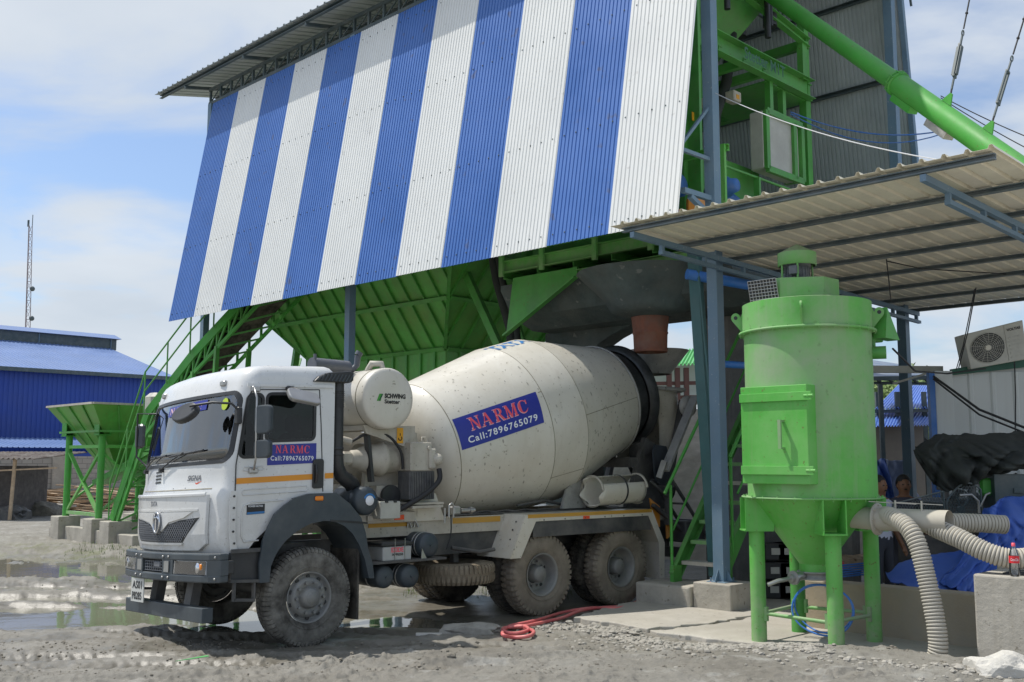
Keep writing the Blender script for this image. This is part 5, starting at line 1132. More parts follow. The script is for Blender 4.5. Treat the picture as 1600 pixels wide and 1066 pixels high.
def wheel(u, v, s, kind, label=None):
    """s = -1 near side, +1 far side; outer face towards s"""
    if kind == 'front':
        t = MB(T); ax = (0, s, 0); c0 = (u, v, .53)
        t.lathe(c0, ax, [(.115, .275), (.118, .262), (.09, .25), (.06, .235), (.065, .215), (.105, .205), (.115, .17), (.10, .12), None, (.10, .12), (.155, .105), (.175, .085), (.178, .07), None, (.178, .07), (.19, .055), (.19, 0)], 40); w_ = t.build('front_wheel', M['rim'], tk)
        tyre('tyre', (u, v, .53), ax, M['tyre_mud'], w_, block=64, deep=.35)
        for k in range(10):
            q = MB(T); a = 2*math.pi*k/10; p = Vector((u+.165*math.cos(a), v+s*.105, .53+.165*math.sin(a))); q.cyl(p, p+Vector((0, s*.045, 0)), .017, 6); q.build('wheel_nut', M['rim'], w_)
        q = MB(T)
        for k in range(10):
            a = 2*math.pi*(k+.5)/10; p = Vector((u+.222*math.cos(a), v+s*.07, .53+.222*math.sin(a))); q.cyl(p, p+Vector((0, s*.012, 0)), .022, 10)
        q.build('rim_holes', M['black'], w_)
    else:
        t = MB(T); ax = (0, s, 0); c0 = (u, v, .53)
        t.lathe(c0, ax, [(.118, .278), (.120, .262), (.095, .245), (-.03, .222), (-.055, .20), (-.06, .12), None, (-.06, .115), (.07, .105), (.085, .09), (.09, 0)], 40); w_ = t.build('rear_wheel', M['rim'], tk)
        tyre('tyre', (u, v, .53), ax, M['tyre_brown'], w_)
        tyre('tyre', (u, v-s*.315, .53), ax, M['tyre'], w_)
        for k in range(10):
            if s > 0: break
            q = MB(T); a = 2*math.pi*k/10; p = Vector((u+.160*math.cos(a), v-s*.055, .53+.160*math.sin(a))); q.cyl(p, p+Vector((0, s*.04, 0)), .015, 6); q.build('wheel_nut', M['rim'], w_)
        q = MB(T)
        for k in range(5):
            a = 2*math.pi*(k+.3)/5; p = Vector((u+.195*math.cos(a), v-s*.056, .53+.195*math.sin(a))); q.cyl(p, p+Vector((0, s*.012, 0)), .022, 10)
        q.build('rim_holes', M['black'], w_)
wheel(0, .15, -1, 'front'); wheel(0, 2.25, 1, 'front')
for u in UW[1:]: wheel(u, .15, -1, 'rear'); wheel(u, 2.25, 1, 'rear')
swm = MB(T); swm.lathe((2.36, .53, .59), (0, 0, -1), [(.10, .275), (.08, .22), (.02, .2), (.02, .1)], 32); sw = swm.build('spare_wheel', M['rim'], tk)
tyre('tyre', (2.36, .53, .60), (0, 0, 1), M['spare'], sw, R=.51, wd=.25, block=52)
q = MB(T); q.beam((2.36, .53, .72), (2.36, .53, .95), .08, .08); q.beam((1.95, .5, .88), (2.8, .5, .88), .06, .05); q.tube([(2.1, .25, .93), (2.5, .2, .86), (2.75, .2, .88)], .025, 8); q.build('spare_carrier', M['chassis'], tk)
# --- rear mudguards ---
GP_ = [(2.82, .77), (2.86, .84), (3.08, 1.30), (5.52, 1.30), (5.78, .82), (5.76, .30)]
for v0, s in ((-.02, 1), (2.42, -1)):
    q = MB(T); A_ = [(a, v0, c) for a, c in GP_]; C_ = [(a, v0+s*.66, c) for a, c in GP_]; q.strip(A_, C_, .01, (0, 0, 1)); mg = q.build('mudguard', M['cream'], tk)
    q = MB(T); F1 = [(2.82, .77), (3.00, .77), (3.26, 1.22), (5.44, 1.22), (5.66, .82), (5.66, .30)]
    q.strip([(a, v0-s*.001, c) for a, c in GP_], [(a, v0-s*.001, c) for a, c in F1], .008, (0, -s, 0)); q.build('mudguard_skirt', M['cream'], mg)
    q = MB(T); q.box((3.22, v0+s*.004, 1.02), (5.50, v0+s*.014, 1.216)); q.build('rubber_skirt', M['chassis'], mg)
    q = MB(T); q.box((3.12, v0-s*.010, 1.265), (5.51, v0-s*.013, 1.312)); q.build('reflective_stripe', M['ochre'], mg)
    q = MB(T); q.box((4.12, v0-s*.0095, 1.222), (4.24, v0-s*.0125, 1.26)); q.build('red_reflector', M['red'], mg)
    q = MB(T)
    for u in np.linspace(3.4, 5.3, 6): q.sphere((u, v0-s*.01, 1.235), .010, 6, 4)
    for a, c in ((2.99, 1.12), (3.05, 1.22), (2.95, 1.0)): q.sphere((a-.02, v0+s*.5, c), .012, 6, 4); q.sphere((a-.02, v0+s*.12, c), .012, 6, 4)
    q.build('rivets', M['chassis'], mg)
q = MB(T); q.box((6.4, .2, .55), (6.5, 2.2, .70)); q.box((6.42, .5, .6), (6.5, .6, 1.0)); q.box((6.42, 1.8, .6), (6.5, 1.9, 1.0)); q.build('underrun_bar', M['chassis'], tk)
# --- side equipment ---
q = MB(T); q.box((.80, .02, .825), (1.85, .50, .85)); q.build('equipment_shelf', M['chassis'], tk)
q = MB(T); q.bbox((.96, .06, .85), (1.36, .46, 1.01), .008); bt = q.build('battery', mat('battery_grey', (.42, .43, .42), .5, dust=.3), tk)
q = MB(T); q.bbox((.94, .05, 1.015), (1.38, .47, 1.06), .01); q.build('battery_lid', M['black'], bt)
for u in (1.12, 1.26): q = MB(T); q.beam((u, .050, .86), (u, .050, 1.10), .008, .006); q.build('battery_clamp', M['steel'], bt)
writing(T, 'EXIDE', .17, .055, lambda x, y: (1.075+x, .056, .945+y), M['banner_red'], 'battery_writing', bt, .03)
writing(T, 'XPRESS', .16, .028, lambda x, y: (1.08+x, .056, .905+y), M['letter_black'], 'battery_writing', bt, .03)
def airtank(u, w, r, v0, L_, m=M['slate']):
    q = MB(T); q.lathe((u, v0, w), (0, 1, 0), [(-.03, 0), (-.028, r*.5), (-.01, r*.86), (.015, r), (L_, r), (L_+.03, r*.8), (L_+.04, 0)], 28); q.cyl((u, v0-.045, w), (u, v0-.02, w), .016, 8); o = q.build('air_tank', m, tk)
    q = MB(T)
    for d in (.10, .16) if r > .13 else (.2,): q.lathe((u, v0+d, w), (0, 1, 0), [(0, r+.001), (0, r+.006), (.02, r+.006), (.02, r+.001)], 28)
    q.build('tank_strap', M['steel'], o)
airtank(1.62, 1.0, .145, .06, .6); airtank(1.02, .665, .128, .10, .7); airtank(1.36, .655, .135, .08, .7)
q = MB(T); q.prism([(1.49, .85), (1.57, .85), (1.50, .97)], lambda a, c, t: (a, t, c), .04, .05); q.build('tank_bracket', M['steel'], tk)
q = MB(T); q.lathe((.70, .02, 1.545), (0, 1, 0), [(-.035, 0), (-.03, .10), (-.012, .145), (.02, .163), (.12, .163), (.125, .155), (.15, .155), (.155, .163), (.50, .163), (.52, 0)], 30); q.cyl((.72, .1, 1.38), (.72, .1, 1.42), .03, 10); af = q.build('air_filter', M['slate'], tk)
q = MB(T); q.lathe((.72, -.017, 1.55), (0, -1, 0), [(0, .056), (.003, .054), (.0035, 0)], 24); q.build('filter_label', M['letter_white'], af)
q = MB(T); q.lathe((.72, -.015, 1.55), (0, -1, 0), [(0, .082), (.003, .080), (.0035, .060)], 24, a0=20, a1=160, ref=(1, 0, 0)); q.build('filter_label', M['letter_blue'], af)
q = MB(T); q.tube([(.36, .12, 2.88), (.36, .12, 2.10), (.37, .12, 1.95), (.42, .13, 1.84), (.52, .16, 1.78), (.62, .22, 1.74), (.68, .25, 1.66)], [.068, .068, .072, .08, .085, .088, .09], 16)
q.lathe((.36, .12, 2.12), (0, 0, 1), [(0, .068), (.0, .075), (.03, .075), (.03, .068)], 20); q.lathe((.36, .12, 2.08), (0, 0, -1), [(0, .068), (.0, .077), (.02, .077), (.02, .068)], 20)
for k in range(9): q.lathe((.36, .12, 2.60+k*.022), (0, 0, 1), [(0, .066), (.008, .078), (.016, .066)], 20)
sk = q.build('intake_snorkel', M['black'], tk)
q = MB(T); P = [(-.02, 2.875), (.04, 2.93), (.16, 2.975), (.44, 2.995), (.49, 2.98), (.49, 2.885), (.44, 2.86)]; q.prism([(a, sh(a, c)) for a, c in P], lambda a, c, t: (a, t, c), .0, .26); sn = q.build('snorkel_head', M['black'], sk, bevel=.012)
q = MB(T)
for k in range(10): a = .02+k*.045; q.beam((a, -.004, 2.885+.0), (a+.05, -.004, 2.965 if k else 2.93), .012, .010, up=(0, 1, 0))
q.build('louvres', M['slate'], sn)
q = MB(T); q.cyl((.30, .62, 3.12), (.85, .72, 3.12), .085, 20); q.tube([(.86, .72, 3.12), (.92, .72, 3.10), (.97, .7, 3.16), (.97, .68, 3.28)], .038, 10); q.tube([(.97, .68, 3.28), (.99, .67, 3.32)], .045, 10); q.beam((.8, .72, 3.08), (.95, .7, 2.8), .12, .10); q.cyl((.3, .55, 3.18), (.3, .55, 3.24), .02, 8); q.build('exhaust_silencer', mat('silencer_grey', (.085, .095, .115), .45, metal=.1, dust=.2), tk)
# --- water tank ---
WTU, WTW, WTR = 1.10, 2.735, .365
q = MB(T); q.lathe((WTU, .18, WTW), (0, 1, 0), [(0, 0), (-.004, WTR*.55), (.004, WTR*.86), (.016, WTR*.96), (.035, WTR), (.17, WTR), None, (.17, WTR), (.175, WTR-.006), (.18, WTR), None, (.18, WTR), (2.0, WTR), (2.03, 0)], 48); wt = q.build('water_tank', M['cream'], tk)
q = MB(T); q.lathe((WTU, .345, WTW), (0, 1, 0), [(0, WTR+.001), (0, WTR+.004), (.012, WTR+.004), (.012, WTR+.001)], 48); q.build('tank_seam', M['seam'], wt)
q = MB(T); q.tube([(1.0, .5, 3.08), (1.0, .42, 3.16), (1.1, .36, 3.16), (1.12, .36, 3.08)], .04, 10); q.build('filler_neck', M['cream_dirty'], wt)
fv = .174
q = MB(T); q.add([(.92, fv, 2.70), (.975, fv, 2.70), (.995, fv, 2.785), (.955, fv, 2.785)] , [(0, 1, 2, 3)]); lg = q.build('tank_logo', mat('logo_green', (.06, .30, .04), .4), wt)
q = MB(T); q.add([(.945, fv-.001, 2.70), (.965, fv-.001, 2.70), (1.01, fv-.001, 2.785), (.99, fv-.001, 2.785)], [(0, 1, 2, 3)]); q.build('tank_logo_shade', M['letter_dgreen'], lg)
writing(T, 'SCHWING', .30, .058, lambda x, y: (1.03+x, fv, 2.735+y), M['letter_black'], 'tank_writing', wt, .05)
writing(T, 'Stetter', .22, .050, lambda x, y: (1.03+x, fv, 2.672+y), M['letter_black'], 'tank_writing', wt, .03)
# --- drum drive, cooler and front pedestal ---
q = MB(T); q.prism([(1.05, 1.27), (2.15, 1.27), (2.0, 1.6), (1.85, 2.35), (1.15, 2.45), (1.1, 1.9)], lambda a, c, t: (a, t, c), .66, .74); q.prism([(1.05, 1.27), (2.15, 1.27), (2.0, 1.6), (1.85, 2.35), (1.15, 2.45), (1.1, 1.9)], lambda a, c, t: (a, t, c), 1.66, 1.74)
q.box((1.15, .5, 1.27), (1.75, 1.9, 1.70)); q.prism([(.85, 2.42), (1.6, 2.42), (1.6, 2.3), (1.45, 2.17), (.9, 2.32)], lambda a, c, t: (a, t, c), .35, .40); q.box((.9, .36, 2.36), (1.3, 2.1, 2.42)); q.build('front_pedestal', M['cream_dirty'], tk)
q = MB(T); q.box((1.33, .343, 2.21), (1.42, .346, 2.395)); hk = q.build('hook_label', M['yellow_tag'], tk); k = MB(T); k.tube([(1.375+.025*math.cos(t), .340, 2.27+.025*math.sin(t)) for t in [math.radians(a) for a in range(-190, 80, 30)]], .006, 5); k.beam((1.375, .340, 2.30), (1.375, .340, 2.33), .008, .006); k.build('hook_mark', M['letter_black'], hk)
axd = Vector((math.cos(math.radians(13.2)), 0, math.sin(math.radians(13.2))))
gc = Vector((1.72, 1.2, 2.0))
q = MB(T); q.lathe(gc-axd*.75, axd, [(-.12, 0), (-.12, .10), (.1, .12), (.1, .17), (.2, .22), (.40, .26), (.42, .30), (.48, .30), (.50, .27), (.80, .30), (.82, .36), (.9, .36)], 30); q.build('drum_gearbox', M['cream_dirty'], tk)
gq = Vector((1.02, .55, 2.02))
q = MB(T); q.lathe(gq, (1, 0, .0), [(-.38, 0), (-.38, .06), (-.22, .07), (-.20, .105), (-.12, .11), (-.10, .13), (.02, .175), (.14, .19), (.16, .21), (.21, .21), (.23, .185), (.45, .16)], 24); q.bbox((.64, .46, 1.95), (.80, .64, 2.11), .03); q.tube([(.55, .5, 2.18), (.62, .45, 2.25), (.74, .45, 2.22)], .045, 8); q.build('hydraulic_motor', M['cream_dirty'], tk)
for P, r in (([(.75, .45, 2.22), (.95, .40, 2.32), (1.2, .36, 2.30), (1.38, .34, 2.12), (1.42, .34, 1.9)], .018), ([(1.80, .12, 1.90), (1.77, .08, 1.76), (1.58, .10, 1.60), (1.26, .18, 1.42)], .032), ([(.6, .2, 1.72), (.85, .15, 1.6), (1.1, .22, 1.52), (1.3, .3, 1.52)], .02),
             ([(1.15, .3, 1.28), (1.3, .25, 1.40), (1.55, .25, 1.5), (1.7, .25, 1.58)], .009), ([(2.05, .2, 1.33), (2.05, .2, 1.1), (1.98, .2, .92)], .008), ([(.55, .3, 1.6), (.9, .25, 1.45), (1.0, .3, 1.3)], .012)):
    q = MB(T); PP_ = [Vector(p) for p in P]; fine_ = []
    for i in range(len(P)-1):
        a, b_, c, d = PP_[max(i-1, 0)], PP_[i], PP_[i+1], PP_[min(i+2, len(P)-1)]
        for k in range(6): t = k/6; fine_.append(.5*((2*b_)+(c-a)*t+(2*a-5*b_+4*c-d)*t*t+(3*b_-a-3*c+d)*t**3))
    q.tube(fine_+[PP_[-1]], r, 8); q.build('hydraulic_hose', M['wire'], tk)
_K = MB.post; MB.post = lambda u, v, w: (u+.15, v, w+.035)
q = MB(T); q.bbox((1.30, .22, 1.84), (1.62, .50, 2.19), .012); q.tube([(1.52, .3, 2.19), (1.52, .3, 2.25), (1.58, .3, 2.25), (1.60, .3, 2.19)], .010, 6); q.sphere((1.68, .20, 1.98), .075, 14, 9); q.bbox((1.56, .18, 1.86), (1.66, .28, 2.12), .02); q.cyl((1.56, .215, 2.12), (1.56, .19, 2.12), .025, 10); oc = q.build('oil_cooler', M['cream_dirty'], tk)
q = MB(T); q.box((1.32, .24, 1.50), (1.66, .50, 1.84))
for k in range(14): q.box((1.32+k*.025, .224, 1.50), (1.332+k*.025, .241, 1.835))
for k in range(9): q.box((1.302, .25+k*.028, 1.50), (1.321, .262+k*.028, 1.835))
q.build('cooler_fins', mat('cooler_dark', (.06, .065, .075), .5, dust=.3), oc)
q = MB(T); q.box((1.30, .15, 1.44), (1.75, .55, 1.465)); q.prism([(1.25, .10), (1.75, .16), (1.7, .5), (1.3, .5)], lambda a, c, t: (a, c, t), 1.40, 1.43); q.build('cooler_bracket', M['cream_dirty'], oc)
MB.post = _K
q = MB(T); q.cyl((1.33, .44, 1.58), (1.33, .49, 1.58), .13, 20); q.beam((.95, .42, 2.30), (1.02, .42, 1.75), .09, .04); q.build('cardan_guard', M['black'], tk)
q = MB(T); q.prism([(1.35, 1.27), (2.05, 1.27), (1.90, 1.60), (1.70, 1.60), (1.45, 1.40)], lambda a, c, t: (a, t, c), .32, .36); q.box((1.62, .312, 1.33), (1.80, .319, 1.42)); q.build('pedestal_plate', M['cream'], tk)
q = MB(T); q.bbox((.92, .06, 1.33), (1.20, .30, 1.53), .008); lb = q.build('tool_box', M['ac_white'], tk); q = MB(T)
for u in (1.0, 1.12): q.box((u-.02, .05, 1.515), (u+.02, .065, 1.54))
q.build('box_hinge', M['black'], lb)
q = MB(T); q.tube([(2.02, .2, 1.31), (2.02, .2, 1.45), (2.06, .2, 1.48), (2.09, .2, 1.45), (2.09, .2, 1.31)], .013, 8); q.tube([(1.97, .22, 1.24), (1.97, .22, 1.42)], .013, 8); q.bbox((2.08, .18, 1.33), (2.2, .3, 1.44), .02); q.cyl((2.2, .2, 1.385), (2.42, .2, 1.385), .028, 10); q.cyl((2.34, .2, 1.385), (2.38, .2, 1.385), .042, 10)
for u in (1.50, 1.60): q.tube([(u, .34, 1.2), (u, .33, 1.3), (u+.05, .33, 1.2)], .015, 6)
q.build('drum_control_valve', M['steel'], tk)
q = MB(T)
for k in range(8): q.tube([(2.3+k*.35, .48, 1.33), (2.5+k*.35, .50, 1.345), (2.65+k*.35, .48, 1.33)], .015, 6)
q.box((2.2, .40, 1.31), (5.5, .62, 1.325)); q.tube([(3.4, .5, 1.40), (3.9, .5, 1.46), (4.3, .52, 1.38)], .02, 6); q.sphere((4.0, .7, 1.55), .06, 8, 6); q.build('pipework', M['chassis'], tk)
# --- drum ---
DO = Vector((2.249, 1.2, 2.111)); tau = math.radians(13.18); DA = Vector((math.cos(tau), 0, math.sin(tau))); DUp = Vector((-math.sin(tau), 0, math.cos(tau))); DN = Vector((0, -1, 0))
DP = [(-.30, .40), (-.255, .62), (-.19, .755), (-.10, .85), (-.03, .90), (0, .917), (1.417, 1.173), (2.04, 1.200), (3.523, .848)]
def drr(s): return float(np.interp(s, [p[0] for p in DP], [p[1] for p in DP]))
def dsurf(s, ang, off=0.0):
    a = math.radians(ang); r = drr(s)+off; return DO+DA*s+(DN*math.cos(a)+DUp*math.sin(a))*r
q = MB(T); q.lathe(DO, DA, [(-.31, 0)]+DP[:6]+[None]+DP[5:7]+[None]+DP[6:8]+[None]+DP[7:]+[None, (3.523, .848), (3.53, .60)], 96, ref=DUp); dr = q.build('drum', M['cream'], tk)
q = MB(T)
for s in (0.0, 1.417, 2.04): r = drr(s); q.lathe(DO, DA, [(s-.006, drr(s-.006)+.0005), (s, r+.003), (s+.006, drr(s+.006)+.0005)], 96, ref=DUp)
for s0, s1, an in ((1.42, 2.03, -36), (2.05, 3.5, 2), (1.36, 1.41, 25)):
    q.strip([dsurf(s0+(s1-s0)*k/8, an, .0015) for k in range(9)], [dsurf(s0+(s1-s0)*k/8, an+.5, .0015) for k in range(9)])
q.build('weld_seam', M['seam'], dr)
rs_ = random.Random(5); q = MB(T)
for k in range(240):
    s_ = rs_.uniform(2.1, 3.45) if k % 3 else rs_.uniform(.1, 2.1); an = rs_.uniform(-60, 85); r_ = rs_.uniform(.004, .016); st_ = rs_.uniform(1, 3.0)
    q.add([dsurf(s_+r_*math.cos(t)*.8, an+r_*st_*45*math.sin(t)*rs_.uniform(.8, 1.1), .0025) for t in [2*math.pi*j/8 for j in range(8)]], [tuple(range(8))])
o_ = q.build('concrete_splashes', mat('dried_splash', (.38, .36, .31), .9, var=.3, vscale=9), dr); o_['kind'] = 'stuff'
q = MB(T); q.lathe(DO, DA, [(3.50, .862), (3.505, .875), (3.535, .875), (3.545, .85), (3.545, .70)], 72, ref=DUp); q.build('drum_rim', M['hopper_steel'], dr)
q = MB(T); q.lathe(DO, DA, [(3.55, .60), (3.55, .775), (3.60, .80), (3.64, .775), (3.64, .72), None, (3.64, .72), (3.90, .71), None, (3.90, .74), (3.92, .78), (4.06, .80), (4.10, .76), (4.12, .70), (4.13, .45)], 72, ref=DUp); q.build('roller_ring', M['drum_black'], dr)
# banner on the drum
def dmap(x, y, off): # x 0..1 along, y 0..1 up
    return dsurf(.032+x*(1.30-.012*0)-.04*(1-y)*x, .8+ (25.5)*y+4.2*x*(1-y)+.0*x, off)
q = MB(T); nx_, ny_ = 16, 8; vs = [dmap(i/nx_, j/ny_, .004) for j in range(ny_+1) for i in range(nx_+1)]
q.add(vs, [(j*(nx_+1)+i, j*(nx_+1)+i+1, (j+1)*(nx_+1)+i+1, (j+1)*(nx_+1)+i) for j in range(ny_) for i in range(nx_)], True); db = q.build('drum_banner', M['banner_blue'], dr)
sv, sf_ = serif('NA RMC', .70, .40)
q = MB(T); q.add([dmap(.155+x*1.01-.004, .475+y*1.06-.012, .0065) for x, y in sv], sf_); q.build('banner_name_edge', M['banner_pink'], db)
writing(T, (sv, sf_), 0, 0, lambda x, y: dmap(.16+x, .48+y, .009), M['banner_red'], 'banner_name', db)
writing(T, 'Call:7896765079', .84, .21, lambda x, y: dmap(.09+x, .13+y, .007), M['letter_white'], 'banner_phone', db, .018, 0, 1.18)
tv, tf = fit_text('TATA', 1.0, 1.0, .05)
writing(T, (tv, tf), 0, 0, lambda x, y: dsurf(1.36+x*.72, 73+y*13, .004), M['letter_blue'], 'drum_writing', dr)
# --- rear pedestal, hopper, chutes ---
q = MB(T)
for v in (.55, 1.85):
    q.prism([(5.55, 1.27), (6.55, 1.27), (6.35, 2.2), (6.0, 2.35), (5.85, 2.0)], lambda a, c, t: (a, t, c), v-.04, v+.04); q.beam((6.45, v, 1.3), (6.95, v-.0, 2.95), .10, .08)
    q.cyl((5.95, v+(.1 if v < 1 else -.1), 2.1), (6.1, v+(.1 if v < 1 else -.1), 2.14), .16, 16)
q.box((5.7, .55, 1.9), (5.9, 1.85, 2.05)); q.build('rear_pedestal', M['chassis'], tk)
q = MB(T); q.beam((6.05, .18, 1.85), (6.95, .30, 3.0), .14, .05); q.beam((6.0, .25, 1.75), (6.05, .18, 2.0), .16, .08); q.build('hopper_arm', M['hopper_steel'], tk)
q = MB(T); hc = (6.95, 1.2)
n = 24
def hring(w, a, b_, off=0): return [(hc[0]+off+a*math.cos(2*math.pi*k/n), hc[1]+b_*math.sin(2*math.pi*k/n), w) for k in range(n)]
R0_ = hring(3.80, .52, .56, .12); R1_ = hring(3.40, .26, .34, .0); R2_ = hring(3.79, .49, .53, .12); R3_ = hring(3.42, .23, .31, 0)
q.add(R0_+R1_, [(k, (k+1) % n, n+(k+1) % n, n+k) for k in range(n)], True); q.add(R2_+R3_, [(k, (k+1) % n, n+(k+1) % n, n+k) for k in range(n)], True); q.add(R0_+R2_, [(k, (k+1) % n, n+(k+1) % n, n+k) for k in range(n)], False); q.build('charging_hopper', M['hopper_steel'], tk)
q = MB(T)                                    # collecting chute, a tapering cup behind the ring
for i in range(1):
    rows = []
    for j in range(9):
        t = j/8; w = 3.15-1.25*t; r = .62-.20*t; cu = 6.55+.25*math.sin(t*2.2)
        rows.append([(cu+r*math.cos(math.radians(a))*1.0, 1.2+r*1.12*math.sin(math.radians(a)), w) for a in np.linspace(-118, 118, 21)])
    vs = [p for r_ in rows for p in r_]; m_ = 21
    q.add(vs, [(j*m_+k, j*m_+k+1, (j+1)*m_+k+1, (j+1)*m_+k) for j in range(8) for k in range(20)], True)
o = q.build('collecting_chute', M['cream_dirty'], tk); sd = o.modifiers.new('s', 'SOLIDIFY'); sd.thickness = .015
q = MB(T); q.tube([(6.35, .55, 3.12), (6.75, .35, 3.1), (7.15, .75, 3.12), (7.25, 1.2, 3.12)], .03, 8); q.lathe((6.9, .42, 2.85), (-.2, -1, 0), [(0, 0), (0, .17), (.02, .17), (.02, 0)], 24); q.build('chute_bracket', M['hopper_steel'], tk)
q = MB(T); rows = []
for j in range(8):
    t = j/7; c = Vector((6.70+.15*t, 1.1-.1*t, 2.0-.45*t)); r = .30-.05*t
    rows.append([(c.x+r*math.sin(math.radians(a))*.6, c.y+r*math.sin(math.radians(a))*-.9, c.z-r*math.cos(math.radians(a))) for a in np.linspace(-100, 100, 15)])
vs = [p for r_ in rows for p in r_]; q.add(vs, [(j*15+k, j*15+k+1, (j+1)*15+k+1, (j+1)*15+k) for j in range(7) for k in range(14)], True); o = q.build('swivel_chute', M['drum_black'], tk); sd = o.modifiers.new('s', 'SOLIDIFY'); sd.thickness = .012
q = MB(T); R = [(5.88, 2.14), (5.98, 2.24), (6.38, 2.22), (6.48, 2.0), (6.46, 1.78), (6.36, 1.66), (6.20, 1.62), (6.02, 1.68), (5.92, 1.86)]
q.prism(R, lambda a, c, t: (a, t+.12*math.sin((a-6.0)*4), c), .30, .33); q.build('rubber_flap', mat('blue_black_rubber', (.035, .045, .06), .6, dust=.35, dustcol=(.09, .10, .11), bump=.2), tk)
q = MB(T); rows = []
for j in range(13):
    t = j/12; r = .205; e = .02*math.sin(j*2.1) if j == 0 else 0
    rows.append([(4.52+.92*t+(.05*math.sin(a*.09) if j == 0 else 0), .20+r*math.cos(math.radians(a)), 1.575+r*math.sin(math.radians(a))+.025*t) for a in np.linspace(-210, 85, 30)])
vs = [p for r_ in rows for p in r_]; q.add(vs, [(j*30+k, j*30+k+1, (j+1)*30+k+1, (j+1)*30+k) for j in range(12) for k in range(29)], True); o = q.build('spare_chute', M['cream'], tk); sd = o.modifiers.new('s', 'SOLIDIFY'); sd.thickness = .012
k = MB(T); k.lathe((5.02, .20, 1.588), (1, 0, .03), [(0, .208), (0, .214), (.03, .214), (.03, .208)], 30); k.build('rubber_strap', M['black'], o)
for u in (4.53, 5.44): k = MB(T); k.lathe((u, .20, 1.575+(.025 if u > 5 else 0)), (1, 0, 0), [(-.015, .205), (-.015, .225), (.015, .225), (.015, .205)], 30, a0=-120, a1=175, ref=(0, 1, 0)); k.build('chute_flange', M['cream_dirty'], o)
q = MB(T); q.prism([(4.15, 1.34), (4.62, 1.34), (4.62, 1.72), (4.45, 1.75), (4.25, 1.6)], lambda a, c, t: (a, t, c), .42, .46); q.build('chute_guard', M['hopper_steel'], tk)
# ladder, orange boards
q = MB(T)
for v in (.05, .42): q.beam((6.05, v, 1.72), (6.95, v, .75), .05, .03)
for k in range(4): q.beam((6.1+k*.25, .05, 1.62-k*.26), (6.1+k*.25, .42, 1.62-k*.26), .03, .03)
q.beam((6.15, .2, 1.5), (6.12, .2, 1.05), .10, .05); q.beam((5.75, .2, 1.7), (6.15, .2, 1.45), .03, .03); q.beam((5.8, .2, 1.35), (6.5, .2, .92), .07, .05); q.build('ladder', M['chassis'], tk)
for P in ([(5.80, 1.45), (6.02, 1.32), (6.02, 1.02), (5.9, 1.05)], [(6.16, 1.14), (6.33, 1.06), (6.31, .90), (6.17, .84)]):
    q = MB(T); q.prism(P, lambda a, c, t: (a, t, c), .26, .28); q.build('warning_board', M['amber'], tk)
q = MB(T); q.bbox((6.42, .1, .78), (6.9, .9, 1.10), .02); q.build('rear_lamp_box', M['chassis'], tk)
# ---------------- dust collector ----------------
cu, cv = -1.375, -2.085
dcx = thing('dust_collector', 'big dusty green cylindrical dust collector with hatch door, standing on four legs under the canopy', 'dust collector', B, (cu, cv, .085))
gd = M['green_dusty']; R_ = .68
q = MB(B); q.lathe((cu, cv, 0), (0, 0, 1), [(1.615, R_), (3.40, R_), None, (3.40, R_+.012), (3.715, R_+.012), None, (3.715, R_+.012), (3.72, R_), (3.73, 0)], 72); cb_ = q.build('body', gd, dcx)
q = MB(B); q.lathe((cu, cv, 0), (0, 0, 1), [(3.385, R_), (3.385, R_+.055), (3.41, R_+.055), (3.41, R_)], 72)
for k in range(28): t = 2*math.pi*k/28; q.cyl((cu+(R_+.035)*math.cos(t), cv+(R_+.035)*math.sin(t), 3.37), (cu+(R_+.035)*math.cos(t), cv+(R_+.035)*math.sin(t), 3.425), .009, 6)
q.build('flange_ring', gd, dcx)
q = MB(B)
sq = R_+.055
q.lathe((cu, cv, 0), (0, 0, 1), [(1.60, R_), (1.60, R_+.07), (1.616, R_+.07), (1.616, R_)], 72)
for k in range(24): t = 2*math.pi*k/24; q.cyl((cu+(R_+.045)*math.cos(t), cv+(R_+.045)*math.sin(t), 1.58), (cu+(R_+.045)*math.cos(t), cv+(R_+.045)*math.sin(t), 1.632), .009, 6)
q.build('flange_ring', gd, dcx)
q = MB(B); q.lathe((cu, cv, 0), (0, 0, 1), [(1.60, R_-.01), (.90, .16), None, (.90, .16), (.82, .16)], 56); q.build('cone', M['green_door'], dcx)
q = MB(B); q.lathe((cu, cv, 0), (0, 0, 1), [(.82, .14), (.82, .185), (.805, .185), (.805, .15), (.75, .15), (.75, .185), (.735, .185), (.735, .0)], 28); vl = q.build('discharge_valve', M['hopper_steel'], dcx)
q = MB(B); q.cyl((cu-.16, cv+.05, .78), (cu-.34, cv+.1, .76), .045, 12); q.cyl((cu-.28, cv+.08, .765), (cu-.31, cv+.085, .765), .075, 14); q.tube([(cu-.33, cv+.1, .76), (cu-.48, cv+.17, .74), (cu-.56, cv+.24, .70)], .022, 8); q.build('valve_handle', M['steel'], vl)
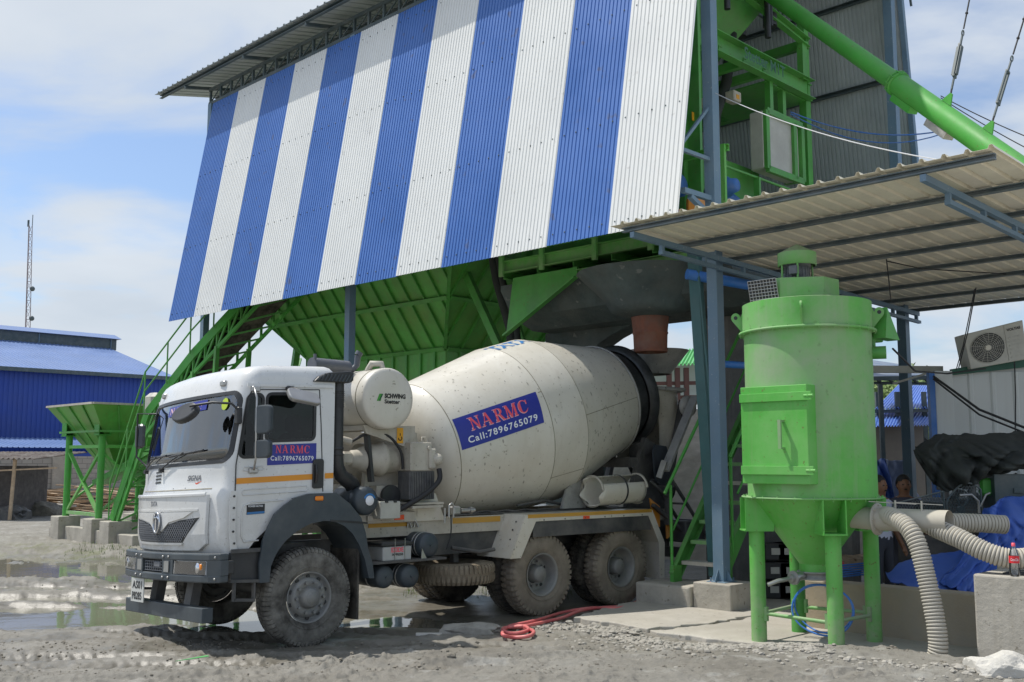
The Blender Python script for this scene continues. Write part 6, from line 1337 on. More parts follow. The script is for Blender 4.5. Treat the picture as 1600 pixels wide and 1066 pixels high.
for k, (a, c) in enumerate(((-1, 1), (-1, -1), (1, -1), (1, 1))):
    lu, lv = cu+a*.42, cv+c*.445
    q = MB(B); q.cyl((lu, lv, .07), (lu, lv, 1.26), .082, 24); lg_ = q.build('leg', M['green'] if k == 3 else M['green_door'], dcx)
    q = MB(B); d = Vector((a, c, 0)).normalized(); s = Vector((-d.y, d.x, 0)); o_ = Vector((cu, cv, 0))+d*.46
    def bx(p0, p1):  # panel between two offsets on the bracket
        return
    for e in (-.115, .115):
        q.prism([(0, 1.26), (.30, 1.26), (.30, 1.60), (-.06, 1.60)], lambda x, z, t, e=e: tuple(o_+d*x+s*(e+t)+Vector((0, 0, z))), -.006, .006)
    q.prism([(0, -.125), (.31, -.125), (.31, .125), (0, .125)], lambda x, y, t: tuple(o_+d*x+s*y+Vector((0, 0, t))), 1.248, 1.262)
    q.build('leg_bracket', M['green_door'], dcx)
q = MB(B)
L4 = [(cu-.42, cv+.445), (cu-.42, cv-.445), (cu+.42, cv-.445), (cu+.42, cv+.445)]
for i in range(4):
    a, c = L4[i], L4[(i+1) % 4]; q.cyl((*a, .38), (*c, .36), .020, 10); d = (Vector(c)-Vector(a)).normalized()
    for p, sgn in ((a, 1), (c, -1)): q.box((p[0]+d.x*sgn*.09-.02, p[1]+d.y*sgn*.09-.02, .30), (p[0]+d.x*sgn*.09+.02, p[1]+d.y*sgn*.09+.02, .45))
q.build('leg_brace', gd, dcx)
# hatch door on the side towards the yard
q = MB(B); q.box((cu-R_-.06, cv-.38, 1.76), (cu-.55, cv+.40, 2.78)); dr_ = q.build('hatch_door', M['green_door'], dcx, bevel=.006)
q = MB(B)
for w in (2.66, 1.90): q.box((cu-R_-.085, cv-.44, w-.045), (cu-R_-.062, cv+.402, w+.045)); q.cyl((cu-R_-.09, cv-.405, w), (cu-R_-.03, cv-.405, w), .014, 8); q.cyl((cu-R_-.075, cv-.46, w), (cu-R_-.075, cv-.36, w), .018, 8)
q.build('clamp_bar', M['green_door'], dr_, bevel=.003)
q = MB(B); q.beam((cu-R_-.13, cv-.10, 2.12), (cu-R_-.13, cv-.10, 2.42), .035, .025); q.beam((cu-R_-.06, cv-.10, 2.13), (cu-R_-.13, cv-.10, 2.13), .03, .02); q.beam((cu-R_-.06, cv-.10, 2.41), (cu-R_-.13, cv-.10, 2.41), .03, .02); q.build('door_handle', gd, dr_)
# lifting lugs
for ang in (118, 205, 295):
    t = math.radians(ang); d = Vector((math.cos(t), math.sin(t), 0)); s = Vector((-d.y, d.x, 0)); o_ = Vector((cu, cv, 0))+d*(R_+.01)
    q = MB(B); P = [(0, 3.42), (.03, 3.46)]+[(.075+.05*math.cos(a), 3.60+.055*math.sin(a)) for a in [math.radians(x) for x in range(-40, 181, 20)]]+[(0, 3.66)]
    q.prism(P, lambda x, z, t_: tuple(o_+d*x+s*t_+Vector((0, 0, z))), -.010, .010); lg_ = q.build('lifting_lug', gd, dcx)
    q = MB(B); e_ = o_+d*.075+Vector((0, 0, 3.60)); q.cyl(e_-s*.0115, e_+s*.0115, .022, 12); q.build('lug_hole', M['black'], lg_)
# fan housing, grille, motor, rain cap
hu, hv = cu+.02, cv+.10
q = MB(B); n = 28; pts = []
for k in range(n+1):
    t = math.radians(-20+250*k/n); r = .30+.05*k/n; pts.append((hu+r*math.cos(t+math.pi*.0), hv-.05+r*math.sin(t)))
hp = [(hu-.44, hv+.34), (hu-.44, hv-.02), (hu-.15, hv-.40), (hu+.15, hv-.42), (hu+.36, hv-.25), (hu+.40, hv), (hu+.30, hv+.25), (hu+.05, hv+.36)]
q.prism([p for p in hp], lambda a, c, t: (a+.10*(t-3.72) if a < hu-.4 else a, c, t), 3.725, 3.99); fh = q.build('fan_housing', gd, dcx, bevel=.012)
q = MB(B); q.prism([(hu-.442, hv+.33), (hu-.442, hv-.01)], lambda a, c, t: (a, c, t), 3.74, 3.98) if False else None
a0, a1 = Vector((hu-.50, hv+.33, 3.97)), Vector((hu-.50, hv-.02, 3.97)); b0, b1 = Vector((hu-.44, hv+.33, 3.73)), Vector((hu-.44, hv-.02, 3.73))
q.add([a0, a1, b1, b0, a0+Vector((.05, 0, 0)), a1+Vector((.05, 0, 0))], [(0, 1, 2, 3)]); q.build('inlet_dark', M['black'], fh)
q = MB(B)
for k in range(10): t = k/9; q.beam(a0.lerp(a1, t)+Vector((-.008, 0, 0)), b0.lerp(b1, t)+Vector((-.008, 0, 0)), .006, .006)
for k in range(8): t = k/7; q.beam(a0.lerp(b0, t)+Vector((-.012, 0, 0)), a1.lerp(b1, t)+Vector((-.012, 0, 0)), .006, .006)
q.build('inlet_grille', M['steel'], fh)
q = MB(B); q.lathe((hu, hv, 0), (0, 0, 1), [(3.99, .155), (4.02, .155), (4.02, .13), (4.16, .13), (4.16, .15), (4.22, .15), (4.22, 0)], 24)
for k in range(20): t = 2*math.pi*k/20; q.box((hu+.135*math.cos(t)-.004, hv+.135*math.sin(t)-.004, 4.02), (hu+.135*math.cos(t)+.004, hv+.135*math.sin(t)+.004, 4.15))
q.bbox((hu-.2, hv-.1, 4.05), (hu-.12, hv+.0, 4.15), .008); q.build('fan_motor', mat('motor_grey', (.10, .115, .13), .5, dust=.4), dcx)
q = MB(B)
for t in (30, 150, 210, 330): t = math.radians(t); q.cyl((hu+.19*math.cos(t), hv+.19*math.sin(t), 3.98), (hu+.19*math.cos(t), hv+.19*math.sin(t), 4.20), .012, 8)
q.lathe((hu, hv, 0), (0, 0, 1), [(4.17, .200), (4.175, .212), (4.315, .212), None, (4.315, .212), (4.42, .01)], 36); q.build('rain_cap', gd, dcx)
# shaker drive on the far side
q = MB(B); q.bbox((cu+.38, cv-R_+.08, 3.30), (cu+.60, cv-R_+.4, 3.50), .01); q.prism([(cu+.35, 3.32), (cu+.70, 3.32), (cu+.42, 3.66)], lambda a, c, t: (a, t, c), cv-R_-.06, cv-R_+.08); q.cyl((cu+.2, cv-R_+.3, 3.16), (cu+.35, cv-R_-.06, 3.16), .07, 16); q.cyl((cu+.38, cv-R_+.1, 3.16), (cu+.38, cv-R_+.1, 3.34), .03, 8); q.build('shaker_drive', M['green'], dcx)
# outlet pipe and manifold
mp0 = (cu, cv-.45, 1.40)
q = MB(B); q.cyl((cu, cv-.25, 1.42), (cu, cv-.72, 1.40), .115, 24); q.lathe((cu, cv-.72, 1.40), (0, -1, 0), [(0, .115), (0, .165), (.02, .165), (.022, .115), None, (.02, .115), (.75, .115)], 28)
for k in range(8): t = 2*math.pi*k/8; q.cyl((cu+.142*math.cos(t), cv-.71, 1.40+.142*math.sin(t)), (cu+.142*math.cos(t), cv-.755, 1.40+.142*math.sin(t)), .010, 6)
mf = q.build('outlet_manifold', M['hose_grey'], dcx)
q = MB(B)
for dv in (.85, 1.12): q.cyl((cu-.05, cv-dv-.1, 1.50), (cu-.05, cv-dv-.1, 1.60), .010, 6); q.beam((cu-.18, cv-dv+.12, 1.585), (cu+.10, cv-dv-.25, 1.56), .018, .008)
q.build('slide_gate_levers', M['cream_dirty'], mf)
def ribbed(name, pts, r, label, fr, pitch=.032):
    P = [Vector(p) for p in pts]
    def cr(t):
        n = len(P)-1; i = min(int(t), n-1); f = t-i; a, b_, c, d = P[max(i-1, 0)], P[i], P[i+1], P[min(i+2, n)]
        return .5*((2*b_)+(c-a)*f+(2*a-5*b_+4*c-d)*f*f+(3*b_-a-3*c+d)*f**3)
    fine = [cr(k*(len(P)-1)/400) for k in range(401)]; L_ = [0]
    for a, b_ in zip(fine[:-1], fine[1:]): L_.append(L_[-1]+(b_-a).length)
    n = int(L_[-1]/pitch)*4; out = []; rr = []
    for k in range(n+1):
        s = L_[-1]*k/n; j = min(np.searchsorted(L_, s), 400); j = max(j, 1); f = (s-L_[j-1])/max(1e-9, L_[j]-L_[j-1]); out.append(fine[j-1].lerp(fine[j], f)); rr.append((r, r*.995, r*.90, r*.90)[k % 4]*(1+.035*mnoise.noise(Vector((k*.11, r*50, 3)))))
    q = MB(fr); q.tube(out, rr, 20, True, False, True); nn = len(q.f)
    for i in range(nn):
        ring = i//20
        if ring < n and ring % 4 in (2,): q.m[i] = 1
    o = q.build(name, [M['hose_grey'], M['hose_groove']]); setp(o, label, 'hose', 'ribbed hoses fed from the collector outlet'); return o
hm = lambda x, y, u: tuple(hit(B, x, y, 0, u))
ribbed('ribbed_hose', [(cu+.02, cv-.80, 1.44), hm(1395, 808, cu-.12), hm(1418, 824, cu-.22), hm(1434, 852, cu-.26), hm(1447, 900, cu-.28), hm(1458, 950, cu-.30), hm(1464, 985, cu-.32), hm(1466, 1012, cu-.33), hm(1462, 1030, cu-.34)], .092, 'grey ribbed hose hanging down from the collector outlet to the slab', B)
ribbed('ribbed_hose', [(cu+.0, cv-1.20, 1.41), hm(1462, 825, cu), hm(1500, 842, cu-.03), hm(1540, 862, cu-.02), hm(1580, 873, cu+.05), hm(1625, 868, cu+.2), hm(1680, 850, cu+.3)], .098, 'grey ribbed hose sagging to the right behind the bottle', B)
ribbed('ribbed_hose', [(cu+.14, cv-1.0, 1.40), hm(1470, 816, cu+.25), hm(1505, 817, cu+.4), hm(1540, 818, cu+.55), hm(1570, 820, cu+.7)], .095, 'grey ribbed hose running level into the blue tarpaulin', B)
# blue cable coil by the legs
q = MB(B); c = Vector((cu+.1, cv-.02, .40)); q.tube([c+Vector((.02*math.sin(3*t), -.36*math.cos(t), .27*math.sin(t))) for t in [2*math.pi*k/40 for k in range(40)]], .011, 6, closed=True); q.tube([c+Vector((.02*math.sin(2*t)+.02, -.34*math.cos(t), .25*math.sin(t)+.01)) for t in [2*math.pi*k/40 for k in range(40)]], .009, 6, closed=True); setp(q.build('cable_coil', M['blue_pipe']), 'loop of blue cable hung between the legs of the green dust collector', 'cable')
# ---------------- concrete footings, wall, blocks ----------------
def block(name, a, b_, m, label, cat, bev=.015, group=None):
    q = MB(B); q.box(a, b_); o = q.build(name, m, bevel=bev); setp(o, label, cat, group); return o
block('post_footing', (-.27, -.30, .0), (.30, .27, .425), M['concrete'], 'square cast concrete footing under the blue grey post', 'footing')
block('stair_footing', (-.33, .285, .0), (.42, 1.18, .36), M['concrete'], 'stained low concrete footing under the foot of the green stairs', 'footing', .03)
block('low_wall', (-.60, -7.5, .05), (-.34, -1.34, .62), mat('yellowish_plaster', (.40, .33, .24), .9, dust=.5, dustcol=(.36, .33, .28), bump=.3), 'low concrete upstand wall behind the legs of the dust collector', 'low wall')
block('concrete_block', (-1.50, -6.2, .05), (-.75, -3.80, .93), M['concrete'], 'tall pale concrete block at the right edge carrying the drink bottle', 'concrete block', .02)
p = B.L(atZ(1583, 903, .94)); bt_ = thing('drink_bottle', 'nearly empty clear drink bottle with red label standing on the concrete block', 'bottle', B, (p[0]+.05, p[1], .945))
bu_, bv_ = p[0]+.05, p[1]
q = MB(B); q.lathe((bu_, bv_, .945), (0, 0, 1), [(0, 0), (.004, .038), (.03, .044), (.10, .044), (.17, .044), (.20, .043), (.235, .034), (.26, .021), (.275, .015), (.30, .0135)], 24); q.build('bottle_body', M['bottle'], bt_)
q = MB(B); q.lathe((bu_, bv_, .945), (0, 0, 1), [(.275, .017), (.305, .0165), (.307, 0)], 20); q.build('cap', M['banner_red'], bt_)
q = MB(B); q.lathe((bu_, bv_, .945), (0, 0, 1), [(.125, .0450), (.19, .0450)], 28); lb_ = q.build('bottle_label', mat('label_red', (.72, .02, .03), .4), bt_)
ca = math.radians(198)
writing(B, 'Coca-Cola', .07, .026, lambda x, y: (bu_+.0462*math.cos(ca+(x-.030)/.046), bv_+.0462*math.sin(ca+(x-.030)/.046), .945+.145+y), M['letter_white'], 'label_writing', lb_, .01, .3)
q = MB(B); q.bbox((-1.35, -4.75, .932), (-.95, -4.02, .946), .003); setp(q.build('black_tray', M['black']), 'flat black plate lying on the concrete block under the bottle', 'tray')
q = MB(B); q.cyl((-1.2, -4.08, .946), (-1.2, -4.08, 1.05), .022, 12); q.cyl((-1.2, -4.08, 1.02), (-1.2, -4.08, 1.06), .032, 12); q.box((-1.24, -4.12, .946), (-1.16, -4.04, .965)); setp(q.build('anchor_bolt', M['black']), 'short black capped bolt standing on the concrete block left of the bottle', 'bolt')
q = MB(B); q.bbox((-.74, -4.6, .62), (-.66, -3.75, 1.02), .01); setp(q.build('timber_board', M['cream_dirty']), 'pale board leaning behind the tall concrete block', 'board')
# rubble
rub = atZ(1558, 1058, .15)
def chunk(name, c, s, m, label, cat, seed, zoff=0):
    import bmesh
    bm = bmesh.new(); bmesh.ops.create_icosphere(bm, subdivisions=4, radius=1)
    for v in bm.verts:
        n = mnoise.noise(v.co*1.1+Vector((seed, 0, 0)))*.35+mnoise.noise(v.co*3+Vector((seed, 3, 0)))*.14+mnoise.noise(v.co*8+Vector((seed, 3, 0)))*.06
        v.co *= 1+n; v.co.x = max(-.85, min(.85, v.co.x)); v.co.y = max(-.8, min(.8, v.co.y))
    vs = [(c[0]+v.co.x*s[0], c[1]+v.co.y*s[1], c[2]+zoff+v.co.z*s[2]) for v in bm.verts]; fs = [tuple(v.index for v in f.verts) for f in bm.faces]; bm.free()
    q = MB(); q.add(vs, fs, False); return setp(q.build(name, m), label, cat)
M['rubble'] = mat('broken_pale_concrete', (.62, .60, .55), .9, var=.15, bump=.8, bscale=22, dust=.3, dustcol=(.45, .42, .37), dscale=7)
chunk('rubble_lump', (rub.x+.06, rub.y, .16), (.32, .26, .19), M['rubble'], 'whitish lump of broken concrete at the bottom right below the tall block', 'rubble', 3)
r2 = atZ(1305, 1022, .1); chunk('brick_piece', (r2.x, r2.y, .10), (.13, .05, .035), M['cream_dirty'], 'flat broken brick piece lying by the front leg of the dust collector', 'brick', 8)
r2 = atZ(1330, 1026, .1); q = MB(); q.cyl((r2.x-.35, r2.y-.0, .115), (r2.x+.22, r2.y-.06, .11), .022, 12); setp(q.build('pipe_offcut', M['cream_dirty']), 'short dusty pipe offcut lying in front of the collector legs', 'pipe')
r2 = atZ(735, 985, .05); chunk('mud_mound', (r2.x, r2.y, .03), (.42, .16, .10), M['rock'], 'grey lumpy mound of spilled mortar left of the pink hose', 'mortar mound', 5)
r2 = atZ(668, 993, .05); q = MB(); q.box((r2.x-.13, r2.y-.02, .05), (r2.x+.16, r2.y+.04, .075)); setp(q.build('concrete_sliver', M['rubble']), 'thin pale sliver of concrete lying by the mortar mound', 'rubble')
r2 = atZ(298, 1038, .06); q = MB(); q.add([(r2.x-.14, r2.y-.03, .09), (r2.x+.16, r2.y+.06, .12), (r2.x+.12, r2.y+.10, .12), (r2.x-.1, r2.y+.01, .09)], [(0, 1, 2, 3)]); o = setp(q.build('plastic_scrap', M['green_roof']), 'small green scrap lying in the mud at the lower left', 'scrap'); o.modifiers.new('s', 'SOLIDIFY').thickness = .006
for i, (x, y, s, lb) in enumerate(((385, 1034, .07, 'dark clod'), (540, 949, .05, 'round clod'), (705, 1040, .05, 'small dark stone'), (1270, 1050, .05, 'small grey stone on the dirt before the collector'))):
    r2 = atZ(x, y, .08)
    if i in (0, 2, 3): chunk('stone', (r2.x, r2.y, gz(r2.x, r2.y)+.01), (s, s*.8, s*.5), M['mudclod'], ['dark clod lying on the mud in front of the truck', '', 'small dark stone on the mud below the spare wheel', 'small grey stone on the dirt in front of the dust collector'][i], 'stone', i+11)
# pink-red hose on the ground
hp_ = [(1020, 922), (1000, 938), (975, 947), (935, 950), (905, 955), (880, 965), (850, 972), (822, 978), (800, 980), (787, 982), (788, 987), (805, 990), (825, 985), (820, 979), (800, 979), (788, 984), (786, 992), (802, 996), (826, 994), (834, 987), (818, 981), (795, 979), (840, 969), (880, 957), (925, 950), (960, 951), (990, 944), (1010, 932)]
q = MB(); P = []
for i, (x, y) in enumerate(hp_):
    p = atZ(x, y, .08); g_ = gz(p.x, p.y); bl_ = B.L(p); zz = max(g_+.025, .115 if (bl_[0] > -2.0 and bl_[1] < 1.0) else 0)
    P.append(atZ(x, y, zz+.012+.02*(i % 3 == 1)))
PP = []
for i in range(len(P)-1):
    for k in range(5):
        t = k/5; a, b_, c, d = P[max(i-1, 0)], P[i], P[i+1], P[min(i+2, len(P)-1)]; PP.append(.5*((2*b_)+(c-a)*t+(2*a-5*b_+4*c-d)*t*t+(3*b_-a-3*c+d)*t**3))
q.tube(PP, .021, 10); setp(q.build('water_hose', M['hose_red']), 'pink red water hose looped on the ground beside the rear wheels', 'hose')
# ---------------- things behind the collector ----------------
def drape(name, rows, m, label, cat, amp=.05, sub=10, seed=1, thick=.006):
    """rows: list of rows of (px, py, Y); bicubic-ish interpolated cloth with folds"""
    G3 = [[atY(*p) for p in r] for r in rows]; nr, nc = len(G3), len(G3[0])
    def cat1(pts, t):
        n = len(pts)-1; i = min(int(t), n-1); f = t-i; a, b_, c, d = pts[max(i-1, 0)], pts[i], pts[i+1], pts[min(i+2, n)]
        return .5*((2*b_)+(c-a)*f+(2*a-5*b_+4*c-d)*f*f+(3*b_-a-3*c+d)*f**3)
    R_n, C_n = (nr-1)*sub, (nc-1)*sub; vs = []
    for i in range(R_n+1):
        for j in range(C_n+1):
            col = [cat1(G3[k], j/sub) for k in range(nr)]; p = cat1(col, i/sub)
            f = (1-abs(mnoise.noise(Vector((j*.085+i*.06+seed, i*.03-j*.02, seed)))))**6*amp*1.5+(1-abs(mnoise.noise(Vector((j*.13-i*.10, i*.05, seed+9)))))**7*amp*.8+mnoise.noise(Vector((j*.12+seed, i*.06, seed)))*amp*.6+mnoise.noise(Vector((j*.08, i*.16+seed, 2)))*amp*.5+abs(mnoise.noise(Vector((j*.4+i*.2, i*.12, seed+5))))*amp*.25
            vs.append(p+Vector((f*.25, f, f*.22)))
    w = C_n+1; fs = [(i*w+j, i*w+j+1, (i+1)*w+j+1, (i+1)*w+j) for i in range(R_n) for j in range(C_n)]
    q = MB(); q.add(vs, fs, True); o = q.build(name, m); s = o.modifiers.new('s', 'SOLIDIFY'); s.thickness = thick; return setp(o, label, cat)
drape('blue_tarpaulin', [[(1528, 812, 12.3), (1545, 796, 12.2), (1568, 784, 12.3), (1600, 776, 12.5), (1660, 765, 12.6)], [(1530, 840, 12.1), (1550, 830, 12.0), (1575, 822, 12.0), (1605, 815, 12.1), (1660, 810, 12.2)], [(1500, 880, 11.9), (1530, 875, 11.8), (1565, 870, 11.8), (1605, 865, 11.8), (1660, 860, 11.9)], [(1470, 915, 11.7), (1500, 925, 11.5), (1530, 938, 11.45), (1570, 950, 11.4), (1640, 960, 11.4)]], M['tarp_blue'], 'crumpled blue tarpaulin heaped behind the bottle and the ribbed hoses', 'tarpaulin', .09, 12, 3)
drape('blue_tarpaulin', [[(1385, 898, 12.6), (1410, 882, 12.5), (1440, 872, 12.4), (1475, 868, 12.3), (1520, 855, 12.3)], [(1388, 905, 12.2), (1412, 903, 12.1), (1442, 900, 12.0), (1478, 900, 11.9), (1515, 895, 11.9)], [(1392, 910, 11.9), (1418, 916, 11.8), (1448, 930, 11.6), (1480, 936, 11.5), (1510, 940, 11.5)]], M['tarp_blue'], 'flat end of blue tarpaulin spread over the low wall right of the collector legs', 'tarpaulin', .05, 12, 7)
gen = thing('diesel_generator', 'dark oily generator set behind mesh guards under the black shade cloth', 'generator', G, (6.6, 13.6, .1))
q = MB(); q.bbox((5.0, 13.2, .35), (9.5, 14.6, 1.05), .05); q.bbox((5.6, 13.3, 1.05), (8.2, 14.3, 1.5), .05); q.build('engine_block', M['chassis'], gen)
q = MB(); random.seed(4)
for k in range(60):
    x = random.uniform(5.6, 7.9); z = random.uniform(1.25, 1.95); s = random.uniform(.03, .10); y = random.uniform(13.2, 13.5)
    if k % 3: q.bbox((x, y, z), (x+s*1.3, y+s, z+s), .01)
    else: q.cyl((x, y-.04, z), (x, y+.05, z), s*.6, 12)
for k in range(26):
    x = random.uniform(5.8, 7.8); z = random.uniform(1.3, 1.95); q.tube([(x, 13.2, z), (x+random.uniform(-.15, .15), 13.12, z+.1), (x+random.uniform(-.3, .3), 13.2, z+random.uniform(-.1, .15))], .012, 6)
q.build('engine_parts', M['chassis'], gen)
for px, py in ((1476, 762), (1518, 758)):
    p = atY(px, py, 13.0); q = MB(); q.lathe((p.x, p.y, p.z), (0, 0, 1), [(-.14, .05), (-.02, .05), None, (-.03, .09), (-.01, .10), (.03, .085), (.055, .04), (.06, 0)], 24); q.build('breather_cap', mat('breather_grey', (.10, .105, .11), .4, metal=.2, dust=.3), gen)
p = atY(1545, 762, 13.0); q = MB(); q.bbox((p.x-.1, p.y, p.z-.1), (p.x+.1, p.y+.1, p.z+.12), .03); q.build('green_housing', M['green_bright'], gen)
def guard(x0, x1, yb, yt, Y, arc, nm):
    A_, C_ = atY(x0, yb, Y), atY(x1, yt, Y); q = MB(); w = C_.x-A_.x; h = C_.z-A_.z
    top_ = lambda t: A_.z+h*(math.sin(math.pi*(.15+.55*t)) if arc else (.55+.45*t))
    q.tube([(A_.x+w*k/16, Y, top_(k/16)) for k in range(17)], .012, 6); q.tube([(A_.x, Y, A_.z), (A_.x, Y, top_(0))], .012, 6); q.tube([(C_.x, Y, A_.z), (C_.x, Y, top_(1))], .012, 6)
    st_ = .035
    for i in range(int(w/st_)+1):
        for j in range(int(h/st_)+1):
            x = A_.x+i*st_+(st_/2 if j % 2 else 0); z = A_.z+j*st_
            for dx in (-st_/2, st_/2):
                if x+dx <= C_.x+.01 and x+dx >= A_.x-.01 and z+st_ <= top_(min(1, max(0, (x-A_.x)/w))): q.beam((x, Y, z), (x+dx, Y, z+st_), .005, .005)
    q.build('mesh_guard', M['dark_steel'], gen)
guard(1480, 1532, 808, 755, 12.8, True, ''); guard(1396, 1474, 812, 768, 12.75, False, '')
p = atY(1503, 797, 12.9); q = MB(); q.cyl((p.x, 12.95, p.z), (p.x, 12.9, p.z), .05, 16)
for k in range(7): t = 2*math.pi*k/7; q.beam((p.x, 12.93, p.z), (p.x+.17*math.cos(t), 12.93, p.z+.17*math.sin(t)), .04, .008)
q.build('cooling_fan', M['dark_steel'], gen)
p = atY(1592, 760, 13.0); q = MB(); q.box((p.x-.35, 12.9, p.z-.3), (p.x+.5, 13.3, p.z+.15)); q.box((p.x-.12, 12.88, p.z-.08), (p.x+.0, 12.895, p.z-.02)); q.build('radiator_cowl', M['dark_steel'], gen)
p = atY(1550, 790, 12.7); q = MB(); q.tube([(p.x-.1, 12.8, p.z-.02), (p.x-.03, 12.78, p.z+.13), (p.x+.02, 12.78, p.z+.15)], .014, 6); q.tube([(p.x-.35, 12.8, p.z+.12), (p.x-.2, 12.8, p.z+.13), (p.x-.12, 12.8, p.z+.05), (p.x-.12, 12.8, p.z-.1)], .018, 8); q.build('fuel_pipe', M['steel'], gen)
drape('black_shade_cloth', [[(1450, 690, 13.4), (1470, 683, 13.3), (1500, 682, 13.3), (1545, 680, 13.4), (1600, 678, 13.4), (1670, 676, 13.4)], [(1436, 702, 13.1), (1462, 700, 12.9), (1500, 702, 12.8), (1545, 700, 12.8), (1600, 700, 12.8), (1670, 700, 12.8)], [(1432, 715, 13.0), (1458, 728, 12.7), (1498, 732, 12.6), (1545, 728, 12.6), (1600, 722, 12.6), (1670, 720, 12.6)], [(1448, 742, 13.0), (1470, 768, 12.8), (1500, 766, 12.8), (1540, 752, 12.8), (1600, 740, 12.7), (1670, 735, 12.7)]], M['tarp_black'], 'black shade cloth thrown over the generator below the white cabin', 'shade cloth', .13, 12, 5)
# white cabin with condenser
cbn = thing('site_cabin', 'white ribbed sheet site cabin with dark green top flashing at the right', 'cabin', G, (8.5, 16, .1))
q = MB(); a = atY(1490, 690, 15.2); zt0 = atY(1490, 583, 15.2).z; zt1 = zt0+.75; xa = a.x; xb = a.x+6
corr(q, (xa, 15.19, a.z-.6), (1, 0, 0), (0, 0, 1), 3.0, zt0-a.z+.62, .33, .02, 'rib', nrm=(0, -1, 0)); q.prism([(xa, .1), (xb, .1), (xb, zt1+.3), (xa, zt0)], lambda x, z, t: (x+(t-15.2)*.62*(1 if x < xb else 0), t, z), 15.205, 18); q.build('cabin_wall', M['corr_white'], cbn)
q = MB(); q.prism([(xa-.02, zt0-.04), (xa+2.4, zt0+.22), (xa+2.4, zt0+.42), (xa-.02, zt0+.05)], lambda x, z, t: (x, t, z), 15.10, 15.17); q.build('flashing', M['dkgreen'], cbn)
q = MB(); b_ = atY(1463, 690, 15.1); q.box((b_.x, 15.05, .1), (xa-.03, 15.25, zt0+.02)); q.build('corner_panel', M['corr_white'], cbn, bevel=.01)
q = MB(); q.box((b_.x-.10, 15.0, .1), (b_.x-.02, 15.1, zt0)); q.build('corner_post', M['motor_blue'], cbn)
ac = thing('condenser_unit', 'aged white air conditioner condenser tilted on top of the white cabin', 'air conditioner', G, tuple(atY(1550, 575, 15.0)))
P4 = [atY(1517, 577, 15.0), atY(1606, 561, 14.95), atY(1598, 500, 14.95), atY(1505, 523, 15.0)]
def aq(s, t, d=0): p = P4[0]*(1-s)*(1-t)+P4[1]*s*(1-t)+P4[2]*s*t+P4[3]*(1-s)*t; return p+Vector((0, d, 0))
q = MB(); V8 = [aq(0, 0), aq(1, 0), aq(1, 1), aq(0, 1), aq(0, 0, .32), aq(1, 0, .32), aq(1, 1, .32), aq(0, 1, .32)]; q.add(V8, [(0, 1, 2, 3), (4, 5, 6, 7), (0, 1, 5, 4), (1, 2, 6, 5), (2, 3, 7, 6), (3, 0, 4, 7)]); ab = q.build('casing', M['ac_white'], ac, bevel=.012)
q = MB(); q.add([aq(.35+.285*math.cos(t), .49+.40*math.sin(t), -.006) for t in [2*math.pi*k/32 for k in range(32)]], [tuple(range(32))]); fn_ = q.build('fan_opening', mat('fan_dark', (.05, .052, .05), .6), ab)
q = MB()
for k in range(5): t = 2*math.pi*k/5; q.add([aq(.35+.05*math.cos(t), .49+.07*math.sin(t), -.010), aq(.35+.25*math.cos(t), .49+.34*math.sin(t), -.010), aq(.35+.25*math.cos(t+.6), .49+.34*math.sin(t+.6), -.010)], [(0, 1, 2)])
q.build('fan_blades', mat('fan_blade', (.09, .09, .085), .5), fn_)
q = MB()
for r in np.linspace(.06, .285, 8): q.tube([aq(.35+r*math.cos(t), .49+r*1.4*math.sin(t), -.02) for t in [2*math.pi*k/28 for k in range(28)]], .0035, 4, closed=True)
for k in range(18): t = 2*math.pi*k/18; q.beam(aq(.35+.05*math.cos(t), .49+.07*math.sin(t), -.02), aq(.35+.285*math.cos(t+.35), .49+.40*math.sin(t+.35), -.02), .004, .004)
q.build('fan_grille', M['ac_white'], fn_)
q = MB(); q.add([aq(.35+.05*math.cos(t), .49+.07*math.sin(t), -.026) for t in [2*math.pi*k/20 for k in range(20)]], [tuple(range(20))]); q.build('fan_boss', M['cream'], fn_)
q = MB()
for k in range(6): q.beam(aq(.72, .62-k*.1, -.004), aq(.93, .62-k*.1, -.004), .010, .014)
q.beam(aq(.68, .04, -.003), aq(.68, .96, -.003), .008, .008); q.build('front_louvres', M['ac_white'], ab)
writing(G, 'VOLTAS', 1, 1, lambda x, y: aq(.71+x*.23, .80+y*.07, -.008), M['letter_black'], 'case_writing', ab, .03)
# small blue roofs, rear hut and hedge beyond
hut = thing('rear_hut', 'dim plastered hut with two blue sheet roofs behind the collector on the right', 'hut', G, (10.5, 26, 0))
q = MB(); a0, a1 = atY(1355, 665, 24), atY(1442, 665, 24); q.box((a0.x, 24, 0), (a1.x, 29, a0.z)); q.build('wall', mat('grey_plaster', (.20, .18, .16), .9, dust=.4, dustcol=(.26, .24, .2)), hut)
for (A4, nm) in ((((1355, 668, 23.4), (1455, 666, 23.4), (1478, 640, 27), (1360, 640, 27)), 0), (((1366, 640, 25), (1470, 639, 25), (1478, 603, 30), (1402, 603, 30)), 1)):
    P = [atY(*p) for p in A4]; du = (P[1]-P[0]); dvv = (P[3]-P[0]); L_ = du.length; n = 22; q = MB()
    A_ = []; C_ = []; N_ = du.cross(P[2]-P[1]).normalized()
    if N_.z < 0: N_ = -N_
    for k in range(n*4+1):
        t = k/(n*4); z = (0, 0, .035, .035)[k % 4]; A_.append(P[0].lerp(P[1], t)+N_*z); C_.append(P[3].lerp(P[2], t)+N_*z)
    q.strip(A_, C_, .004, N_); q.build('roof', M['blue_roof'], hut)
q = MB()
for x in (1372, 1403, 1445): p = atY(x, 625, 25.2); q.box((p.x-.05, 25.2, 0), (p.x+.05, 25.3, p.z+.2))
